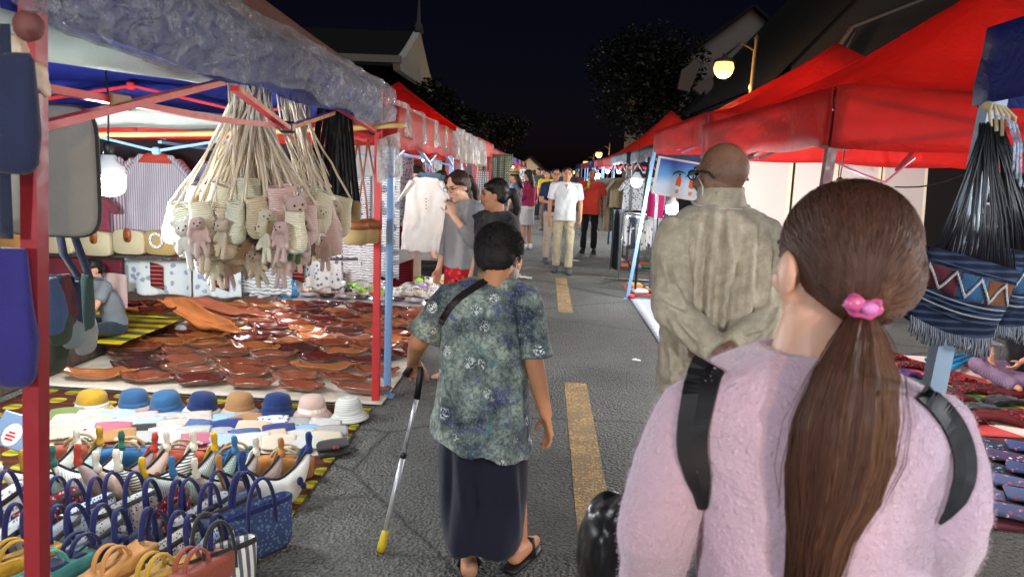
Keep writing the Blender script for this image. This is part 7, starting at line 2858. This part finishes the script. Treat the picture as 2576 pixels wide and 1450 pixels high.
    mb.build('ponytail_strands', HM, t)
    mb2.build('ponytail_dyed_lit_strands', HL, t)
    mb = MB()
    mb.tube([tie + V((.018 * math.cos(a), -.005 + .009 * math.sin(a), .003 + .010 * math.sin(a))) for a in [2 * PI * i / 20 for i in range(21)]], [.0075 + .002 * math.sin(i * 2.1) for i in range(21)], 8)
    mb.ell(P(2150, 762, .935), (.014, .010, .011))
    fused('hair_tie', mb, plastic(S(200, 90, 140), .25), t, .0035, 1, lambda p, n: .0012 * nz(p, 160))
    mb = MB()
    mb.ell(P(2188, 775, .928), (.0105, .008, .0085))
    mb.build('bead', plastic(S(214, 130, 196), .12), t)
    mb = MB()
    e = P(1972, 742, 1.04)
    mb.tube([e + V((.005 * math.cos(a), 0, .006 * math.sin(a))) for a in [2 * PI * i / 14 for i in range(15)]], .001, 5)
    mb.build('earring', paint(S(210, 206, 200), .2, 1.0), t)
    face(t, at, M, 1.02)
    mb = MB()
    mb.loft([ring(V((bx, D0, z)), ax, ay, rx, ry, 24, 2.5) for z, rx, ry in ((.74, .17, .13), (.86, .18, .13), (.95, .16, .12))])
    for q in (-1, 1):
        mb.cap(V((bx + q * .09, D0, .80)), V((bx + q * .09, D0 + .02, .45)), .092, .072)
        limb(mb, V((bx + q * .09, D0 + .02, .45)), V((bx + q * .095, D0, .07)), .07, .06)
    fused('trousers', mb, fabric(S(40, 42, 54)), t, .014, 3, wrinkle(.007, 14))
    for q in (-1, 1):
        mb = MB()
        shoe(mb, V((bx + q * .095, D0, .08)), (q * .15, 1, 0), .95)
        mb.build('shoe', plain(S(200, 198, 194), .5), t)
    # black bin bag hanging from her left hand
    g_ = thing('bin_bag', 'shiny black plastic bag held beside the woman in pink', 'plastic bag', P(1536, 1480, 1.24))
    mb = MB()
    c = P(1538, 1400, 1.24)
    mb.ell(c, (.062, .075, .115), None, 20, 14)
    mb.cap(c + V((0.01, -.02, .08)), c + V((.035, -.06, .125)), .045, .02)
    me = remesh(mb, .006, 2, lambda p, n: .008 * nz((p.x, p.y, p.z * .4), 24) + .004 * nz((p.x, p.y, p.z * .6), 55) + .006 * (1 - 2 * abs(nz((p.x, p.y, p.z * .4), 16, 5))))
    me.transform(WM[g_].inverted())
    q_ = N('black_plastic', rough=.34, spec=.4)
    q_.set('col', (.008, .008, .009, 1))
    q_.bump(q_.noise(16, 4, q_.map((1, 1, .4)), 1.0), .4, .012)
    link('bag', me, q_.mat, g_)


pink_woman()

# ------------------------------------------------------------------ the two women by the clogs, and the walkers
c = P(1166, 600, 5.35)
person('woman in a grey long sleeved top, glasses and red trousers', c.x, 5.35, 2.25, 1.60, fabric(S(150, 150, 150)), 'three', batik(S(168, 30, 36), S(206, 70, 70), 24), 'long', None, 'tail', hairm(S(26, 16, 14), S(66, 42, 34)), skin(S(206, 160, 134)), .15, -.38, female=True, glasses=True, vox=.008,
       J=dict(hd=(0, .07, 1.56), re=(.20, .02, 1.14), rw=(.19, .10, .90), ls=(-.165, 0, 1.395), le=(-.22, .05, 1.15), lw=(-.10, .16, 1.33), ld=(.3, .1, .9)))
c = P(1246, 620, 4.85)
w2 = person('woman with a black ponytail in a dark grey T-shirt with a small green print', c.x, 4.85, 2.35, 1.54, fabric(S(58, 56, 58)), 'cap', fabric(S(34, 38, 56)), 'long', None, 'tail', HAIR_K, skin(S(186, 134, 104)), -.62, -.10, female=True, vox=.008)
t2 = w2[0]
tr = BVHTree.FromPolygons([WM[t2] @ v.co for o in t2.children if o.name.startswith('shirt') for v in o.data.vertices], [tuple(p.vertices) for o in t2.children if o.name.startswith('shirt') for p in o.data.polygons])
for a, b, rx, rz_, m_, nm in ((1236, 578, .024, .034, S(74, 104, 40), 'leaf_print'), (1236, 584, .012, .014, S(34, 34, 30), 'leaf_print_core')):
    r = ray(a, b).normalized()
    h = tr.ray_cast(O, r, 12)
    if h[0]:
        mb = MB()
        mb.ell(h[0] - r * (.002 if nm == 'leaf_print' else .005), (rx, .006, rz_))
        mb.build(nm, plain(m_, .8), t2)
mb = MB()
drape(mb, tr, [(1196, 538), (1206, 560), (1212, 590), (1210, 640)], 20, .006, .004, 5, 4.7)
mb.build('bag_strap', fabric(S(30, 34, 52)), t2)
mb = MB()
drape(mb, tr, [(1282, 545), (1266, 560), (1256, 590)], 18, .006, .004, 5, 4.7)
mb.build('bag_strap', fabric(S(30, 34, 52)), t2)

SHO = plain(S(60, 66, 72), .5)
c = G(1412, 686)
person('man in a white polo shirt and beige trousers walking towards the camera', c.x, c.y, PI, 1.68, fabric(S(220, 222, 220)), 'short', fabric(S(198, 184, 150)), 'long', SHO, 'short', HAIR_K, skin(S(170, 118, 88)), .1, -.05, wide=1.0, vox=.010, hem=.86, belly=.02, collar=True,
       J=dict(lk=(-.10, .10, .50), la=(-.10, .10, .09), ra=(.10, -.12, .10), rk=(.10, 0, .49)))
c = G(1478, 636)
p5 = person('man in an orange red T-shirt and black trousers, drinking from a bottle', c.x, c.y, PI - .1, 1.68, fabric(S(206, 62, 44)), 'short', fabric(S(22, 22, 26)), 'long', plain(S(40, 38, 38), .4), 'shaved', plain(S(90, 74, 66)), skin(S(160, 110, 84)), .1, 0, wide=1.12, vox=.011, hem=.80, belly=.035,
            J=dict(re=(.27, .10, 1.16), rw=(.07, .20, 1.36), rd=(-.4, .1, .6)))
mb = MB()
c = p5[1]['rw'] + V((.01, -.03, .05))
t = thing('drink_bottle', 'yellow drink bottle raised by the man in the orange red T-shirt', 'bottle', c)
mb.lathe([(.001, -.09), (.030, -.088), (.032, .03), (.014, .07), (.013, .09)], 14, c)
mb.build('body', plastic(S(200, 160, 60), .15), t)
mb = MB()
mb.lathe([(.015, .0905), (.015, .11), (.001, .112)], 12, c)
mb.build('cap', plastic(S(210, 210, 206)), t)
c = G(1392, 662)
person('man in a navy T-shirt with folded arms behind the man in the white polo shirt', c.x - .05, c.y, PI + .3, 1.66, fabric(S(34, 46, 76)), 'short', fabric(S(176, 160, 140)), 'long', SHO, 'short', HAIR_K, skin(S(178, 124, 96)), -.2, 0, vox=.011, glasses=True, wide=1.05,
       J=dict(le=(-.26, .06, 1.12), lw=(-.02, .20, 1.10), re=(.26, .06, 1.12), rw=(.04, .19, 1.07), ld=(1, 0, 0), rd=(-1, 0, 0)))
c = G(1322, 626)
person('woman with long black hair in a magenta top and white shorts, seen from behind', c.x, c.y, .9, 1.62, fabric(S(150, 34, 84)), 'long', fabric(S(206, 206, 206)), 'shorts', plain(S(214, 214, 214), .5), 'long', HAIR_K, skin(S(186, 134, 106)), .2, -.1, female=True, vox=.011, J=dict(lw=(-.12, .24, 1.02), rw=(.12, .24, 1.02), ld=(.2, 1, 0), rd=(-.2, 1, 0)))
c = P(1292, 560, 14.0)
p6 = person('woman in a straw hat and a blue checked blouse beside the plaid cloths', c.x, 14.0, 1.2, 1.58, plaid(S(190, 200, 214), S(70, 90, 150), S(40, 50, 90), 16), 'short', fabric(S(60, 64, 84)), 'long', SHO, 'long', HAIR_K, skin(S(170, 120, 92)), .2, -.3, female=True, vox=.012)
t = thing('straw_hat', 'straw hat with a dark band worn by the woman in the checked blouse', 'hat', p6[1]['hd'])
mb = MB()
c = p6[1]['hd'] + V((0, 0, .055))
mb.lathe([(.17, 0), (.165, .012), (.10, .016), (.098, .05), (.09, .10), (.06, .115), (.005, .112)], 26, c)
mb.build('body', wicker(S(204, 170, 110), 90), t)
mb = MB()
mb.lathe([(.1015, .018), (.1005, .045)], 26, c, cap=False)
mb.build('band', plain(S(60, 44, 36)), t)
# people seen only in part behind the cream shirt and the cloths
c = G(1045, 712)
person('person in beige trousers and a pink top standing behind the cream shirt', c.x, c.y, 1.9, 1.6, fabric(S(206, 90, 150)), 'short', fabric(S(176, 158, 136)), 'long', None, 'long', HAIR_K, None, 0, -.4, female=True, vox=.012, group='people at the stalls')
c = G(1098, 704)
person('bare legged person in maroon shorts behind the cream shirt', c.x, c.y + .3, 1.4, 1.55, fabric(S(120, 40, 60)), 'short', fabric(S(110, 30, 44)), 'shorts', None, 'long', HAIR_K, None, 0, -.3, female=True, vox=.012, group='people at the stalls', J=dict(lk=(-.10, .12, .46), la=(-.10, -.02, .085)))
c = G(660, 745)
person('child with a blue bag, feet showing below the round motif cloth', c.x, c.y, 2.6, 1.1, fabric(S(150, 160, 170)), 'short', fabric(S(90, 96, 110)), 'shorts', plain(S(220, 220, 220), .5), 'short', HAIR_K, None, 0, 0, vox=.012, group='people at the stalls')


# seated figures
def seated(label, x, y, z, th, h, shirt, trousers, J, hair='short', sk=None, group='people at the stalls', leg='long', sleeve='short', hp=-.4):
    j = dict(pe=(0, 0, .12), wa=(0, .03, .26), ch=(0, .10, .48), nk=(0, .16, .66), hd=(0, .22, .79), ls=(-.17, .14, .61), rs=(.17, .14, .61), lh=(-.10, .02, .10), rh=(.10, .02, .10),
             lk=(-.28, .34, .16), rk=(.28, .34, .16), la=(.12, .40, .06), ra=(-.12, .46, .06), le=(-.25, .28, .40), re=(.25, .28, .40), lw=(-.12, .46, .30), rw=(.12, .46, .30), ld=(.3, .6, -.6), rd=(-.3, .6, -.6))
    j.update(J)
    return person(label, x, y, th, h, shirt, sleeve, trousers, leg, None, hair, HAIR_K, sk, 0, hp, J=j, female=True, vox=.010, group=group, z0=z, hem=.95)


c = G(275, 848, .17)
seated('child in a grey T-shirt sitting on the striped mat behind the hanging cloth bags', c.x, c.y + .1, .17, 2.4, 1.15, fabric(S(128, 136, 140)), fabric(S(40, 56, 66)), dict(rw=(.05, .5, .12), lw=(-.12, .52, .10)))
c = G(2570, 985)
seated('woman in pinkish grey striped trousers sitting on the mats at the right edge', c.x + .12, c.y + .15, .02, 2.2, 1.6, fabric(S(30, 28, 34)), stripes(S(150, 110, 130), S(96, 100, 130), 34, 'X'), dict(), 'tail', SKIN_A)

# ------------------------------------------------------------------ the crowd far down the street
crowd = [(1368, 600, 20, PI * .9, S(200, 170, 30), 'yellow', 'short'), (1376, 520, 23, .2, S(30, 60, 60), 'dark teal', 'short'), (1350, 520, 25, 2.6, S(60, 76, 70), 'dark green', 'short'), (1340, 520, 29, .4, S(40, 40, 44), 'black', 'long'),
         (1362, 500, 33, PI, S(120, 60, 60), 'rust red', 'short'), (1385, 500, 30, .1, S(170, 170, 170), 'pale grey', 'long'), (1405, 500, 36, PI, S(50, 60, 90), 'blue', 'short'), (1432, 500, 26, .3, S(40, 36, 40), 'charcoal', 'long'), (1448, 500, 31, PI, S(90, 40, 50), 'maroon', 'short'), (1394, 500, 42, PI, S(150, 140, 120), 'khaki', 'short'), (1372, 500, 48, 0, S(70, 80, 110), 'slate', 'long'), (1416, 500, 46, 0, S(190, 186, 180), 'white', 'short')]
proto = {}
for k, (px, py, y, th, c_, nm, hr) in enumerate(crowd):
    x = P(px, py, y).x
    key = (hr, abs(th) > 1.5)
    lb = 'distant walker in a %s top far down the street, %s' % (nm, 'facing the camera' if abs(th) > 1.5 else 'seen from behind')
    if key not in proto:
        p_ = person(lb, 0, 0, 0, 1.66, fabric(c_), 'short', fabric(S(44, 46, 56)), 'long', SHO, hr, HAIR_K, SKIN_B, 0, -.05, vox=.016, group='crowd far down the street', J=dict(lk=(-.10, .08, .50), la=(-.10, .10, .09), ra=(.10, -.12, .10)))[0]
        proto[key] = p_
        o = p_
    else:
        o = dup(proto[key], (0, 0, 0), 0, lb)
    place(o, (x, y, 0), th, R.uniform(.95, 1.03))
    setmat(o, {'shirt': fabric(c_), 'trousers': fabric(R.choice([S(44, 46, 56), S(90, 84, 74), S(30, 34, 50), S(120, 110, 96)]))})
